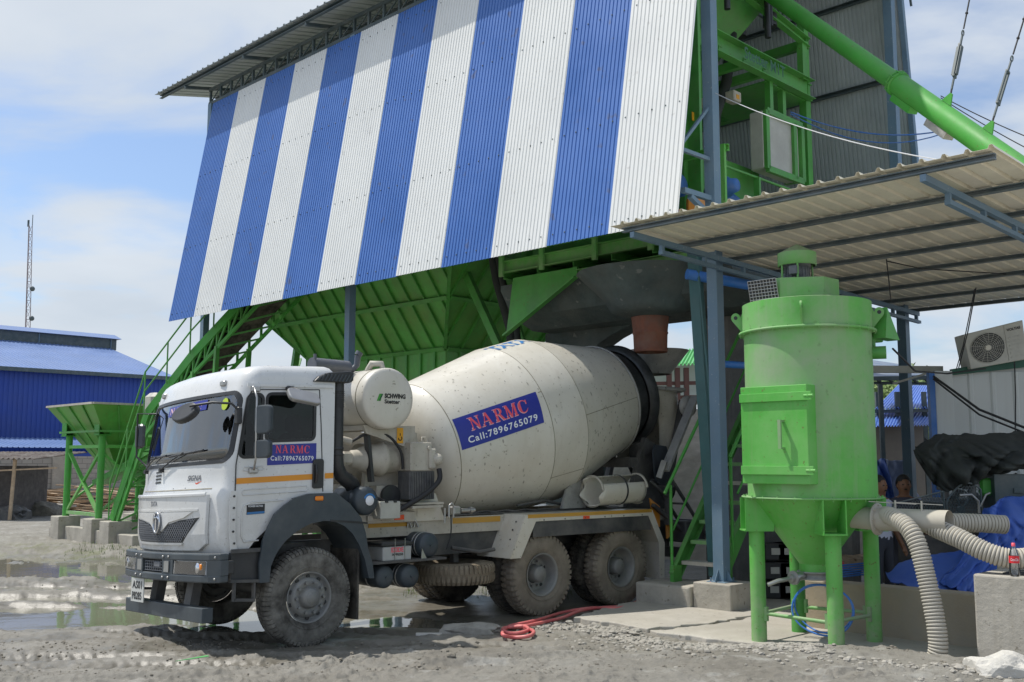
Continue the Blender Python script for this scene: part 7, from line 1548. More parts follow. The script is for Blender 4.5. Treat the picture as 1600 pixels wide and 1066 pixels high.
q.beam(atY(1366, 643, 25.1), atY(1470, 641, 25.1), .08, .08); q.build('roof_post', M['dark_steel'], hut)
dk = thing('far_canopy', 'shaded dark sheet roof on thin posts seen between the collector and the blue grey post', 'canopy', G, (9, 21, 0))
q = MB(); P = [atY(1350, 592, 20), atY(1462, 590, 20), atY(1440, 575, 26), atY(1350, 562, 26)]; q.strip([P[0], P[1]], [P[3], P[2]], .02, (0, 0, 1)); q.build('roof', mat('dull_blue_sheet', (.10, .16, .26), .5, dust=.4), dk)
q = MB(); q.beam(P[0], P[1], .08, .08); q.beam(atY(1350, 598, 20.1), atY(1462, 600, 20.1), .05, .05)
for k in range(7): t = k/6; q.beam(P[0].lerp(P[1], t), atY(1350+112*min(1, t+.08), 599, 20.1), .04, .04)
for x in (1375, 1458): p = atY(x, 600, 20.1); q.box((p.x-.04, 20.06, 0), (p.x+.04, 20.14, p.z))
q.build('frame', M['dark_steel'], dk)
q = MB(); q.beam(atY(1340, 577, 16), atY(1472, 578, 16), .09, .11); q.beam(atY(1395, 600, 15.8), atY(1450, 583, 15.6), .03, .03); setp(q.build('tie_beam', M['ac_white']), 'pale horizontal beam joining the blue grey post to the cabin corner', 'beam')
drape('blue_cloth', [[(1366, 722, 18), (1376, 720, 18), (1386, 722, 18)], [(1366, 745, 17.9), (1380, 742, 17.9), (1393, 748, 17.9)], [(1368, 780, 17.9), (1384, 780, 17.9), (1399, 782, 17.9)]], M['tarp_blue'], 'bright blue cloth hung behind the two men', 'cloth', .12, 8, 9)
drape('pale_sheet', [[(1386, 720, 18.4), (1400, 720, 18.4), (1422, 722, 18.4)], [(1388, 750, 18.4), (1402, 752, 18.4), (1424, 754, 18.4)], [(1390, 790, 18.4), (1404, 792, 18.4), (1450, 795, 18.4)]], mat('pale_blue_sheet', (.36, .40, .55), .7, dust=.5, dustcol=(.12, .18, .42), dscale=2), 'pale bluish sheet hung behind the men left of the post', 'sheet', .06, 8, 2)
# battery crates, pallet, blue pipes
k_ = 0
for (x, y, w) in ((1212, 925, .42), (1236, 925, .40), (1213, 900, .42), (1237, 899, .38), (1214, 876, .40), (1234, 875, .36)):
    p = atY(x, y, 14.6); q = MB(); z0 = [.10, .10, .36, .36, .62, .62][k_]; q.bbox((p.x-.19, 14.5, z0), (p.x+.19, 14.8, z0+.235), .015); o = q.build('battery_crate', M['black']); pos_ = ['bottom left', 'bottom right', 'middle left', 'middle right', 'top left', 'top right'][k_]
    setp(o, 'black battery crate, %s of the stack behind the collector legs' % pos_, 'crate', 'stacked black battery crates'); l = MB(); l.box((p.x-.10, 14.49, z0+.08), (p.x+.02, 14.498, z0+.17)); l.build('paper_label', M['ac_white'], o); k_ += 1
p = atY(1328, 900, 14.5); pal = thing('wooden_pallet', 'small wooden pallet behind the right legs of the collector', 'pallet', G, (p.x, 14.5, .1))
q = MB()
for k in range(4): q.box((p.x-.1+k*.17, 14.4, .62), (p.x+.04+k*.17, 15.2, .65))
for k in range(2): q.box((p.x-.1, 14.4+k*.7, .50), (p.x+.57, 14.5+k*.7, .62))
q.build('slats', M['wood'], pal)
p = atY(1315, 898, 14.2); q = MB()
for k in range(6): q.tube([(p.x-.30, 14.2+.02*k, .45+.03*k), (p.x, 14.15, .44+.03*k), (p.x+.35, 14.25, .46+.03*k)], .012, 6)
setp(q.build('blue_cable_bundle', M['blue_pipe']), 'bundle of blue cable lying on the low wall beneath the cone', 'cable')
p = atY(1310, 884, 14.4); q = MB(); q.bbox((p.x-.08, 14.4, p.z-.06), (p.x+.1, 14.5, p.z+.05), .02); setp(q.build('red_can', M['banner_red']), 'small dark red can behind the collector legs', 'can')
# shed glimpsed under the plant
gs = thing('green_roof_shed', 'open shed with pale green ribbed roof seen beyond the truck chute', 'shed', G, (6.2, 34, 0))
q = MB(); P = [atY(1000, 574, 34), atY(1120, 570, 34), atY(1120, 545, 40), atY(1030, 551, 40)]; A_ = []; C_ = []
for k in range(81): t = k/80; z = Vector((0, 0, (0, 0, .07, .07)[k % 4])); A_.append(P[0].lerp(P[1], t)+z); C_.append(P[3].lerp(P[2], t)+z)
q.strip(A_, C_, .01, (0, 0, 1)); q.build('roof', M['green_roof'], gs)
q = MB()
for x in (1006, 1045, 1058, 1072, 1118): p = atY(x, 575, 34.2); q.box((p.x-.08, 34.1, 0), (p.x+.08, 34.3, p.z))
for y in (600, 622): q.beam(atY(1000, y, 34.2), atY(1120, y-2, 34.2), .10, .12)
q.build('frame', mat('rusty_frame', (.10, .05, .045), .8), gs)
q = MB(); q.box((4.2, 38, 4.3), (9.0, 38.2, 5.6)); q.box((4.2, 37, 0), (5.6, 38, 3.0)); q.build('back_wall_and_roof_shade', M['grey_sheet'], gs)  # upper panel added to stand for the roof's dark underside; lower box is wall
# cables
cable([hit(B, 1118, 146, 1, -.1), hit(B, 1500, 255, 0, -1.8)], .006, M['rope'], 'white_rope', 'thin white rope slanting from the blue grey post across the open end', 'rope', .12, fr=B)
cable([hit(B, 1235, 175, 1, .6), hit(B, 1470, 205, 1, -.9)], .012, M['motor_blue'], 'blue_cable', 'slack blue cable crossing the open end below the screw conveyor, upper one', 'cable', .2, fr=B)
cable([hit(B, 1235, 178, 1, .6), hit(B, 1470, 210, 1, -.9)], .010, M['motor_blue'], 'blue_cable', 'slack blue cable crossing the open end below the screw conveyor, lower one', 'cable', .3, fr=B)
for i, (a, c) in enumerate((((1470, 150, 13), (1640, 228, 12)), ((1470, 153, 13), (1640, 250, 12)), ((1470, 156, 13), (1640, 275, 12)), ((1475, 155, 13), (1590, 262, 12.5)))):
    cable([atY(*a), atY(*c)], .007, M['wire'], 'thin_wire', 'thin dark wire fanning right from the conveyor lug, number in fan order '.replace(', number in fan order ', '')+[', topmost', ', second from top', ', third from top', ', lowest, along the tube'][i], 'wire', .03, 'wires fanning from the conveyor lug')
cable([atY(1458, 588, 14.9), atY(1530, 640, 14.6), atY(1610, 672, 14.4)], .018, M['wire'], 'black_cable', 'thick black cable slanting down across the white cabin, upper one', 'cable')
cable([atY(1458, 592, 14.9), atY(1530, 648, 14.6), atY(1610, 680, 14.4)], .014, M['wire'], 'black_cable', 'thick black cable slanting down across the white cabin, lower one', 'cable')
cable([atY(1585, 562, 15.0), atY(1587, 620, 14.95), atY(1586, 690, 14.9)], .009, M['wire'], 'black_cable', 'thin cable hanging straight down the face of the white cabin', 'cable')
cable([atY(1525, 450, 13.2), atY(1512, 520, 14.0), atY(1498, 575, 14.8)], .008, M['wire'], 'black_cable', 'thin cable dropping from the canopy edge to the cabin roof, right one', 'cable')
cable([atY(1523, 452, 13.2), atY(1505, 540, 14.2), atY(1494, 578, 14.8)], .007, M['wire'], 'black_cable', 'thin cable dropping from the canopy edge to the cabin roof, left one', 'cable')
cable([atY(1395, 545, 12.0), atY(1430, 580, 13.2), atY(1480, 584, 14.8), atY(1540, 576, 14.9)], .012, M['wire'], 'black_cable', 'black cable from the shaker drive to the cabin corner', 'cable')
cable([hit(B, 1385, 405, 2, 4.7), hit(B, 1388, 430, 2, 4.5), hit(B, 1392, 470, 2, 4.4)], .008, M['wire'], 'black_cable', 'short loose cable dangling under the beige canopy', 'cable', fr=B)
cable([hit(B, 1385, 408, 2, 4.72), hit(B, 1440, 420, 2, 4.6), hit(B, 1520, 425, 2, 4.65), hit(B, 1600, 430, 2, 4.72)], .008, M['wire'], 'black_cable', 'thin cable looped along the underside of the beige canopy', 'cable', fr=B)
q = MB(); a = (B.P(-.09, .08, .40)); q.beam((a.x-.03, a.y-.03, .33), (a.x-.03, a.y-.03, .43), .03, .03); setp(q.build('pink_ribbon', M['hose_red']), 'small pink ribbon tied on the post footing', 'ribbon')
# ---------------- people ----------------
def person(x, y, z0, h, face, shirt, label, lean=0.0):
    root = thing('person', label, 'person', G, (x, y, z0)); s = h/1.75
    V = {'pel': (0, 0, .95), 'wai': (0, 0, 1.08), 'che': (0, -.01, 1.30), 'sh': (0, 0, 1.44), 'nk': (0, -.01, 1.50), 'hd': (0, -.02, 1.58), 'ht': (0, -.02, 1.69)}
    R = {'pel': .15, 'wai': .135, 'che': .16, 'sh': .11, 'nk': .06, 'hd': .085, 'ht': .075}; E = [('pel', 'wai'), ('wai', 'che'), ('che', 'sh'), ('sh', 'nk'), ('nk', 'hd'), ('hd', 'ht')]
    for sd in (-1, 1):
        n = 'l' if sd < 0 else 'r'
        for k, p, r in (('hp', (.09*sd, 0, .90), .10), ('kn', (.10*sd, -.02, .50), .065), ('an', (.11*sd, .01, .09), .045), ('to', (.12*sd, -.16, .04), .038), ('ss', (.19*sd, 0, 1.40), .065), ('el', (.25*sd, .02, 1.13), .045), ('wr', (.26*sd, -.10, .90), .03), ('pm', (.26*sd, -.14, .84), .035)): V[k+n] = p; R[k+n] = r
        E += [('pel', 'hp'+n), ('hp'+n, 'kn'+n), ('kn'+n, 'an'+n), ('an'+n, 'to'+n), ('sh', 'ss'+n), ('ss'+n, 'el'+n), ('el'+n, 'wr'+n), ('wr'+n, 'pm'+n)]
        for f in range(5):
            b0 = (.26*sd+(-.025+.014*f), -.15-.0*f, .82); ln = (.05, .07, .078, .07, .055)[f]
            if f == 0: V['f0'+n] = (.26*sd-.035*sd, -.16, .80)
            else: V['f%d' % f+n] = (b0[0], b0[1]-.02, b0[2]-ln)
            R['f%d' % f+n] = .010; E.append(('pm'+n, 'f%d' % f+n))
    c, si = math.cos(face), math.sin(face); keys = list(V); idx = {k: i for i, k in enumerate(keys)}
    def tr(p): a, b_, d = p[0]*s, p[1]*s, p[2]*s; return (a*c-b_*si, a*si+b_*c, d)
    me = bpy.data.meshes.new('body'); me.from_pydata([tr(V[k]) for k in keys], [(idx[a], idx[b_]) for a, b_ in E], []); o = bpy.data.objects.new('body', me); COL.objects.link(o); o.parent = root
    o.modifiers.new('skin', 'SKIN'); sv_ = me.skin_vertices[0].data
    for k in keys: sv_[idx[k]].radius = (R[k]*s, R[k]*s*(.72 if k in ('pel', 'wai', 'che', 'sh') else 1)); sv_[idx[k]].use_root = (k == 'pel')
    o.modifiers.new('sub', 'SUBSURF').levels = 2; o.modifiers['sub'].render_levels = 2
    dg = bpy.context.evaluated_depsgraph_get(); dg.update(); m2 = bpy.data.meshes.new_from_object(o.evaluated_get(dg)); o.modifiers.clear(); o.data = m2; m2.materials.clear(); m2.materials.append(M['skin']); m2.materials.append(shirt); m2.materials.append(M['trousers']); m2.materials.append(M['hair'])
    for p in m2.polygons:
        z = p.center.z/s; rx = math.hypot(p.center.x, p.center.y)/s; p.use_smooth = True
        p.material_index = 2 if z < .98 and rx < .22 and z > .10 else (1 if .96 <= z < 1.475 and not (z < 1.16 and rx > .20) else (3 if z < .10 else 0))
    hd_ = Vector(tr((0, -.02, 1.635)))+Vector((x, y, z0)); fwd = Vector(tr((0, -1, 0))).normalized(); rt = Vector(tr((1, 0, 0))).normalized()
    q = MB(); q.sphere(hd_, .105*s, 20, 14, (.82, .92, 1.15)); q.add([hd_+fwd*.095*s+Vector((0, 0, .03)), hd_+fwd*.125*s+Vector((0, 0, -.02)), hd_+fwd*.09*s+rt*.018+Vector((0, 0, -.03)), hd_+fwd*.09*s-rt*.018+Vector((0, 0, -.03))], [(0, 1, 2), (0, 3, 1), (1, 3, 2)])
    for e in (-1, 1): q.sphere(hd_+rt*e*.085*s+Vector((0, 0, -.005)), .024*s, 8, 6, (.5, 1, 1.3))
    q.build('head', M['skin'], root)
    q = MB(); q.sphere(hd_-fwd*.018+Vector((0, 0, .026)), .114*s, 18, 12, (.88, .95, 1.10)); 
    nv = [(v, i) for i, v in enumerate(q.v)]; q.v = [tuple(Vector((v[0], v[1], max(v[2], hd_.z+.055)))-fwd*.008 if (Vector(v)-hd_).dot(fwd) > .01 else v) for v, i in nv]; q.build('hair', M['hair'], root)
    q = MB()
    for e in (-1, 1): q.sphere(hd_+fwd*.088*s+rt*e*.034*s+Vector((0, 0, .012)), .012*s, 8, 5, (1.2, .6, .6))
    q.sphere(hd_+fwd*.092*s+Vector((0, 0, -.050)), .022*s, 8, 5, (1.2, .5, .35)); q.build('eyes_and_mouth', M['hair'], root)
person(4.63, 13.05, .09, 1.70, .5, M['shirt_light'], 'man in a pale shirt standing just right of the dust collector body')
person(5.13, 13.55, .09, 1.70, -.1, M['shirt_dark'], 'man in a dark shirt standing before the blue grey post behind the mesh guard')
# ---------------- background on the left ----------------
wh = thing('blue_warehouse', 'large blue sheet warehouse with pale blue pitched roof and raised ridge vent', 'warehouse', B, (0, 60, 0))
# long wall runs along B.u; find its line
pe = atY(0, 572, 70); pe2 = Vector((0, 0, 0))
eL = B.L(pe); vW = eL[1]; zE = eL[2]
e2 = hit(B, 261, 591, 1, vW); uR = e2[0]; uL = eL[0]-25; vB_ = vW+26; vM = vW+13; zR = zE+3.4
q = MB(B); corr(q, (uL, vW, 0), (1, 0, 0), (0, 0, 1), uR-uL, zE, .33, .035, 'trap', nrm=(0, -1, 0)); q.box((uR-.02, vW, 0), (uR+.02, vB_, zE)); q.prism([(vW, zE), (vB_, zE), (vM, zR)], lambda a, c, t: (t, a, c), uR-.02, uR+.02); q.build('wall', M['blue_wall'], wh)
q = MB(B); s = Vector((0, vM-vW+.6, zR-zE+.16)); corr(q, (uL, vW-.6, zE-.16), (1, 0, 0), s.normalized(), uR+.6-uL, s.length, .33, .04, 'rib', nrm=(0, -.25, 1)); s2 = Vector((0, -(vM-vW+.6), zR-zE+.16)); corr(q, (uL, vB_+.6, zE-.16), (1, 0, 0), s2.normalized(), uR+.6-uL, s.length, .6, .04, 'rib', nrm=(0, .25, 1)); q.build('roof', M['wh_roof'], wh)
q = MB(B); q.beam((uL, vW-.62, zE-.2), (uR+.6, vW-.62, zE-.2), .25, .28); q.build('gutter', M['dark_steel'], wh)
r1 = hit(B, 181, 541, 1, vM-1.0); uv = r1[0]
q = MB(B); q.box((uL, vM-1.1, zR-.4), (uv, vM+1.1, zR+.55)); mo = q.build('ridge_vent', M['dark_steel'], wh)
q = MB(B); q.prism([(vM-1.5, zR+.55), (vM+1.5, zR+.55), (vM, zR+1.05)], lambda a, c, t: (t, a, c), uL, uv+.3); q.build('vent_roof', M['wh_roof'], mo)
q = MB(B)
for k in range(9): q.beam((uv-.5-k*6, vM-1.12, zR-.3), (uv-.5-k*6, vM-1.12, zR+.5), .12, .06)
q.build('vent_posts', M['bluegrey'], mo)
lr = thing('low_lean_to', 'low pale blue sheet roof along the foot of the blue warehouse wall', 'lean-to', B, (uL+30, vW-6, 0))
a = hit(B, 0, 699, 1, vW-7); zlo = a[2]; zhi = hit(B, 0, 684, 1, vW-2)[2]
q = MB(B); s = Vector((0, 5, zhi-zlo)); corr(q, (uL, vW-7, zlo), (1, 0, 0), s.normalized(), uR-uL+6, s.length, .33, .05, 'rib', nrm=(0, -.1, 1)); q.build('roof', M['wh_roof'], lr)
q = MB(B); q.box((uL, vW-6.6, 0), (uR+5, vW-6.4, zlo-.3)); q.build('wall', M['blue_wall'], lr)
# comm tower
ct = atY(38, 700, 150); tw = thing('lattice_mast', 'thin red and white lattice communications mast behind the blue warehouse', 'mast', G, (ct.x, 150, 0))
ztop = atY(46, 352, 150); H_ = ztop.z
q = MB(); w0, w1 = .55, .30
C3 = [(math.cos(t), math.sin(t)) for t in (0.3, 2.4, 4.5)]
tz = [k*H_/26 for k in range(27)]
def mp_(k, z): r = w0+(w1-w0)*z/H_; x = ct.x+(ztop.x-ct.x)*z/H_*.9; return (x+r*C3[k][0], 150+r*C3[k][1], z)
for a_, b__ in zip(tz[:-1], tz[1:]):
    for k in range(3): q.beam(mp_(k, a_), mp_(k, b__), .08, .08); q.beam(mp_(k, a_), mp_((k+1) % 3, b__), .04, .04); q.beam(mp_(k, a_), mp_((k+1) % 3, a_), .04, .04)
q.build('lattice', mat('mast_red_white', (.30, .25, .25), .6, var=.4, vscale=.25), tw)
q = MB(); x, y, z = mp_(0, H_); q.beam((x, y, z), (x, y, z+1.6), .08, .08); q.beam((x-.6, y, z-.2), (x-.6, y, z+.8), .15, .25)
for zz in (H_*.74, H_*.62): x, y, z = mp_(0, zz); q.sphere((x+.2, y, z), .38, 10, 6); 
q.build('antenna', M['dark_steel'], tw)
# brick boundary wall
def bricks():
    m = bpy.data.materials.new('block_masonry'); m.use_nodes = True; nt = m.node_tree; b = nt.nodes['Principled BSDF']; t = nt.nodes.new('ShaderNodeTexBrick'); tc = nt.nodes.new('ShaderNodeTexCoord'); mp = nt.nodes.new('ShaderNodeMapping')
    mp.inputs['Rotation'].default_value = (math.pi/2, 0, 0); nt.links.new(tc.outputs['Object'], mp.inputs[0]); nt.links.new(mp.outputs[0], t.inputs[0]); t.inputs['Color1'].default_value = (.40, .38, .34, 1); t.inputs['Color2'].default_value = (.34, .32, .29, 1); t.inputs['Mortar'].default_value = (.25, .24, .22, 1)
    t.inputs['Scale'].default_value = 1.2; t.inputs['Mortar Size'].default_value = .02; nt.links.new(t.outputs[0], b.inputs['Base Color']); b.inputs['Roughness'].default_value = .9; return m
bw = atY(0, 714, 46); q = MB(B); vbw = B.L(atY(100, 714, 44))[1]; zt = hit(B, 100, 713, 1, vbw)[2]
bwr = thing('boundary_wall', 'grey masonry boundary wall with piers behind the timber pile', 'wall', B, (10, vbw, 0))
q.box((-30, vbw, 0), (30, vbw+.2, zt)); q.build('wall_face', bricks(), bwr)
q = MB(B)
for u in np.arange(-28, 30, 4.2): q.box((u, vbw-.08, 0), (u+.5, vbw+.28, zt+.06))
q.build('piers', M['concrete'], bwr)
q = MB(B); q.box((-30, vbw-.06, 0), (30, vbw-.002, .5)); q.build('plinth', M['concrete_dark'], bwr)
# timber and plank pile
random.seed(9)
for i, (px, py, n, lb) in enumerate(((60, 800, 26, 'long pile of weathered planks in front of the grey boundary wall'), (125, 795, 26, 'jumbled planks seen between the legs of the small hopper'))):
    q = MB(); c = atZ(px, py, 0)
    for k in range(n*2):
        a = random.uniform(-.5, .35); L_ = random.uniform(1.6, 4.2); x = c.x+random.uniform(-2.6, 2.6); y = c.y+random.uniform(-1.2, 2.2); z = .05+random.random()**1.5*.85
        d = Vector((math.cos(a), math.sin(a), random.uniform(-.10, .10)))*L_/2; q.beam(Vector((x, y, z))-d, Vector((x, y, z))+d, random.uniform(.12, .25), .04)
    o = setp(q.build('plank_pile', M['wood']), lb, 'timber pile')
for i, (px, py, s, m, lb) in enumerate(((62, 806, .75, 'mudclod', 'brown heap of rubble before the plank pile'), (10, 812, .6, 'chassis', 'dark bundle lying beneath the shack'), (95, 800, .45, 'rubble', 'pale lump among the planks left of the hopper leg'), (250, 800, .6, 'rock', 'grey earth heap beside the conveyor foot'))):
    c = atZ(px, py, 0); chunk('rubble_heap', (c.x, c.y, .1), (s*1.3, s, s*.6), M[m], lb, 'heap', i*3+2)
# shack at the left edge
skx = atZ(25, 812, 0); sk_ = thing('lean_shack', 'dark rough shack with rusty sheet roof at the left edge', 'shack', G, (skx.x-2, skx.y, 0))
x1 = atY(38, 800, skx.y).x; zt2 = atY(20, 715, skx.y).z
q = MB(); q.box((x1-7, skx.y+.2, .05), (x1-.6, skx.y+3, zt2-.3)); q.build('wall', mat('rough_dark_boards', (.10, .09, .085), .9, var=.4, vscale=5), sk_)
q = MB(); corr(q, (x1-7.5, skx.y-.8, zt2-.05), (1, 0, 0), Vector((0, 1, .06)).normalized(), 8.1, 4.4, .18, .03, 'sine', nrm=(0, 0, 1)); q.build('roof', mat('rusty_roof', (.10, .07, .055), .8, dust=.5), sk_)
q = MB()
for dx in (-.2, -1.1, -2.3, -4.5): q.beam((x1+dx, skx.y-.6, 0), (x1+dx+.08, skx.y-.6, zt2), .09, .09)
q.beam((x1-3, skx.y-.65, zt2-.55), (x1+1.3, skx.y-.6, zt2-.35), .07, .05); q.build('timber_post', M['wood'], sk_)
# feed hopper on four tube legs
fh_ = thing('feed_hopper', 'small green inverted pyramid feed hopper on braced tube legs at the left', 'hopper', B, (0, 18.2, .6))
UL, VL2 = (-.80, 1.05), (19.13, 17.36)
zr = 3.36; q = MB(B); a0, a1, c0, c1 = -1.30, 1.55, 16.75, 19.55
q.add([(a0, c0, zr), (a1, c0, zr), (a1, c1, zr), (a0, c1, zr), (-.12, 17.9, 1.75), (.32, 17.9, 1.75), (.32, 18.6, 1.75), (-.12, 18.6, 1.75)], [(0, 1, 5, 4), (1, 2, 6, 5), (2, 3, 7, 6), (3, 0, 4, 7)]); q.build('hopper_shell', M['green_bin'], fh_)
q = MB(B)
for p, r in (((a0, c0), (a1, c0)), ((a1, c0), (a1, c1)), ((a1, c1), (a0, c1)), ((a0, c1), (a0, c0))): q.beam((*p, zr+.02), (*r, zr+.02), .08, .05)
q.build('rim', M['cream_dirty'], fh_)
q = MB(B)
for s in (.22, .5, .78):
    q.beam((a0+(a1-a0)*s, c0, zr-.02), (-.12+.44*s, 17.9, 1.8), .03, .06); q.beam((a0, c0+(c1-c0)*s, zr-.02), (-.12, 17.9+.7*s, 1.8), .03, .06)
q.beam((-1.0, 17.0, 2.72), (1.3, 17.0, 2.72), .05, .05); q.beam((-1.0, 17.0, 2.72), (-1.0, 19.4, 2.72), .05, .05); q.build('hopper_ribs', M['green'], fh_)
for i, (u, v) in enumerate(((-.86, 19.13), (-.80, 17.30), (1.05, 17.30), (1.05, 19.13))):
    q = MB(B); q.cyl((u, v, .6), (u, v, 2.62), .085, 18); q.box((u-.16, v-.16, 2.62), (u+.16, v+.16, 2.64))
    for e in (-.14, .14): q.box((u+e-.01, v-.14, 2.64), (u+e+.01, v+.14, 3.05))
    q.box((u-.14, v+.12, 2.64), (u+.14, v+.14, 3.05)); q.build('leg', M['green_bright'], fh_)
q = MB(B)
q.beam((-.86, 19.13, 2.35), (-.80, 17.30, 2.35), .08, .08); q.beam((-.80, 17.3, 2.35), (1.05, 17.3, 2.35), .08, .08); q.beam((-.86, 19.1, .70), (-.80, 17.35, .68), .08, .08)
q.beam((-.86, 19.05, 2.2), (-.80, 17.4, .75), .10, .04); q.beam((-.80, 17.4, 2.2), (-.86, 19.05, .75), .06, .06)
q.beam((-.80, 17.3, 2.2), (1.05, 17.3, .75), .06, .06); q.beam((1.05, 17.3, 2.2), (-.80, 17.3, .75), .06, .06); q.beam((1.05, 19.1, 2.3), (-.86, 19.1, .9), .05, .05)
q.build('leg_brace', M['green_door'], fh_)
for i, (u, v, lb) in enumerate(((-.86, 19.13, 'under the left leg of the feed hopper'), (-.80, 17.3, 'under the near leg of the feed hopper'), (1.05, 17.3, 'under the right leg of the feed hopper'), (1.05, 19.13, 'under the hidden back leg of the feed hopper'), (-.95, 16.0, 'under the foot of the green conveyor stair'))):
    q = MB(B); q.box((u-.28, v-.26, -.1), (u+.28, v+.26, .60)); setp(q.build('footing_block', M['concrete'], bevel=.02), 'square concrete footing block '+lb, 'footing', 'footings under the feed hopper and conveyor')
for i, (a_, b__, lb) in enumerate((((-1.0, 17.6, -.1), (-.7, 18.8, .36), 'low concrete plinth joining the two front hopper footings'), ((-1.0, 16.28, -.1), (-.7, 17.0, .34), 'low concrete plinth between the near hopper footing and the conveyor footing'), ((-1.05, 14.9, -.1), (-.6, 15.72, .32), 'low concrete plinth right of the conveyor footing'), ((-.95, 19.42, -.1), (-.6, 19.95, .30), 'short concrete plinth left of the outer hopper footing'))):
    q = MB(B); q.box(a_, b__); setp(q.build('low_plinth', M['concrete'], bevel=.02), lb, 'plinth')
# belt conveyor with stair and handrail
cvr = thing('belt_conveyor', 'green inclined belt conveyor with steps and handrail rising from the hopper behind the cab', 'conveyor', B, (-.5, 15, .6))
La = Vector(hit(B, 176, 812, 0, -1.02)); Lb = Vector(hit(B, 231, 646, 0, -.85)); Lc = Vector(hit(B, 303, 553, 0, -.5)); Ld = Vector(hit(B, 378, 472, 0, -.10)); Le = Ld+(Ld-Lc)*.9; Wd = Vector((.80, .0, 0))
path = [La, Lb, Lc, Ld, Le]
for off, nm in ((Vector((0, 0, 0)), 0), (Wd, 1)):
    q = MB(B)
    for a_, b__ in zip(path[:-1], path[1:]): q.beam(a_+off, b__+off, .08, .20); q.beam(a_+off+Vector((0, 0, -.45)), b__+off+Vector((0, 0, -.45)), .06, .07)
    q.build('stringer', M['green_bright'], cvr)
q = MB(B); bl_ = []
for a_, b__ in zip(path[:-1], path[1:]):
    n = max(2, int((b__-a_).length/.42))
    for k in range(n):
        p = a_.lerp(b__, k/n); q.beam(p+Vector((0, 0, -.05)), p+Wd+Vector((0, 0, -.05)), .16, .04); p2 = a_.lerp(b__, (k+1)/n); q.beam(p, p+Vector((0, 0, -.45)), .045, .045); q.beam(p+Wd, p+Wd+Vector((0, 0, -.45)), .045, .045); q.beam(p+Vector((0, 0, -.45)), p2, .04, .04); q.beam(p+Vector((0, 0, -.45)), p2+Wd+Vector((0, 0, -.45)), .04, .04)
q.build('cross_bracing', M['green'], cvr)
q = MB(B)
for a_, b__ in zip(path[1:-1], path[2:]): q.strip([a_+Wd*.12+Vector((0, 0, .09)), b__+Wd*.12+Vector((0, 0, .09))], [a_+Wd*.88+Vector((0, 0, .09)), b__+Wd*.88+Vector((0, 0, .09))], .02, (0, 0, 1)); q.strip([a_+Wd*.15+Vector((0, 0, -.33)), b__+Wd*.15+Vector((0, 0, -.33))], [a_+Wd*.85+Vector((0, 0, -.33)), b__+Wd*.85+Vector((0, 0, -.33))], .02, (0, 0, 1))
q.build('belt', M['tyre'], cvr)
q = MB(B); up = Vector((0, 0, 1)); o_ = Vector((-.10, 0, 0))
rp = [p+o_ for p in (La, Lb, Lc, Ld, Le)]
for h in (.95, .50): q.tube([rp[0]+up*(h*.9)]+[p+up*h for p in rp[1:]], .020, 6)
for a_, b__ in zip(rp[:-1], rp[1:]):
    n = max(2, int((b__-a_).length/1.0))
    for k in range(n): p = a_.lerp(b__, k/n); q.tube([p, p+up*.95], .018, 6)
q.build('handrail', M['green'], cvr)
q = MB(B)
for f, w in ((.5, 1), (.0, 2)):
    p = Lc.lerp(Ld, f); q.beam(p+Vector((0, 0, -.4)), (p.x, p.y+.3, .0), .09, .09); q.beam(p+Wd+Vector((0, 0, -.4)), (p.x+.8, p.y+.3, .0), .09, .09); q.beam((p.x, p.y+.25, 1.0), (p.x+.8, p.y+.1, 3.2), .05, .05)
q.build('support_leg', M['green'], cvr)
q = MB(B); q.bbox(Lb+Vector((.15, .1, -.2)), Lb+Vector((.7, .6, .5)), .1); q.build('tail_guard', M['ac_white'], cvr)
q = MB(B); q.beam((-.3, 18.4, 1.45), (.2, 15.4, 2.3), .5, .12); q.beam((.35, 18.4, 1.5), (.75, 15.4, 2.4), .06, .14); q.beam((-.35, 18.4, 1.5), (-.2, 15.4, 2.4), .06, .14); q.beam((1.0, 19, .4), (-.3, 15.8, 2.6), .10, .10); q.build('feeder_trough', M['green'], cvr)
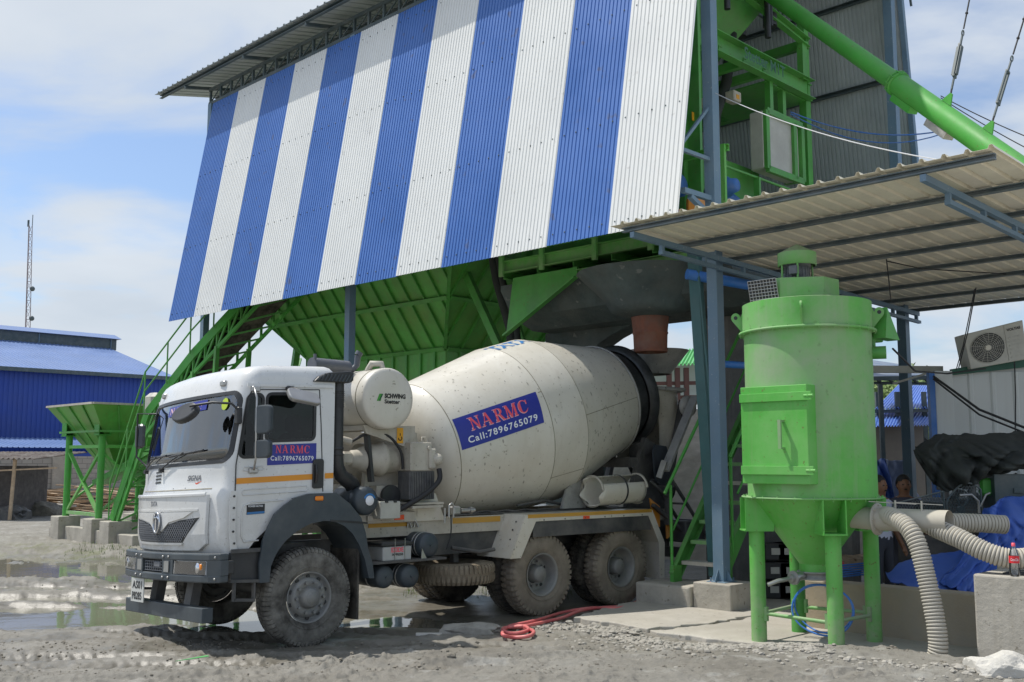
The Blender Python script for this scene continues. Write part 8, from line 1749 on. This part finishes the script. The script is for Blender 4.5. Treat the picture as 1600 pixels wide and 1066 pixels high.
# ---------------- trees ----------------
def tree(x, y, h, r, label, seed, m='leaf', nleaf=2600, ls=.16):
    rs = random.Random(seed); root = thing('tree', label, 'tree', G, (x, y, 0)); q = MB(); th = h*.5
    q.tube([(x, y, 0), (x+.1, y, th*.5), (x+.05, y+.1, th), (x, y, h*.8)], [h*.03, h*.024, h*.017, .02], 9); blobs = []
    for k in range(9):
        a = rs.uniform(0, 6.28); e = rs.uniform(.35, .9)*r; z = h*rs.uniform(.45, .9); q.tube([(x, y, th*rs.uniform(.6, 1.2)), (x+.5*e*math.cos(a), y+.5*e*math.sin(a), z*.85), (x+e*math.cos(a), y+e*math.sin(a), z)], [.07, .045, .015], 6); blobs.append((x+e*math.cos(a), y+e*math.sin(a), z, r*rs.uniform(.3, .55)))
    blobs.append((x, y, h*.88, r*.5)); q.build('trunk', M['bark'], root); q = MB()
    for k in range(nleaf):
        b_ = rs.choice(blobs); d = Vector((rs.gauss(0, 1), rs.gauss(0, 1), rs.gauss(0, .8))); d.normalize(); p = Vector(b_[:3])+d*b_[3]*rs.random()**.45; a = Vector((rs.gauss(0, 1), rs.gauss(0, 1), rs.gauss(0, 1))).normalized(); c = a.orthogonal().normalized(); s = ls*rs.uniform(.6, 1.3)
        q.add([p-a*s, p+c*s*.4, p+a*s, p-c*s*.4], [(0, 1, 2, 3)])
    q.build('crown', M[m], root)
for i, (px, Y, h, r, lb, m) in enumerate(((1390, 42, 5.2, 2.2, 'bright green bushy tree between the collector and the blue grey post', 'leaf_far'), (1448, 34, 3.6, 1.6, 'light green leafy tree behind the cabin corner', 'leaf_far'), (1352, 48, 6.2, 2.4, 'dark green tree hidden mostly behind the dust collector', 'leaf'), (1425, 50, 6.4, 2.6, 'tall green tree farthest back on the right beyond the blue roofs', 'leaf'))):
    p = atY(px, 720, Y); tree(p.x, Y, h, r, lb, i+3, m)
random.seed(21)
q = MB()                                      # weeds on the verge and under the truck
for k in range(1400):
    if k < 900: x, y = random.uniform(-9.5, -4.5), 0; y = 22.0-.35*(x+8)+random.gauss(0, .35)
    else: x, y = random.uniform(-1.6, .9), random.gauss(15.9, .35)
    z = gz(x, y); a = random.uniform(0, 6.28); h = random.uniform(.03, .10); q.add([(x, y, z-.01), (x+.012*math.cos(a), y+.012*math.sin(a), z-.01), (x+.03*math.sin(a), y+.03*math.cos(a), z+h)], [(0, 1, 2)])
o = q.build('weeds', M['leaf_far']); setp(o, None, None, None, 'stuff')
for o in list(bpy.data.objects):
    if '_r' in o: del o['_r']
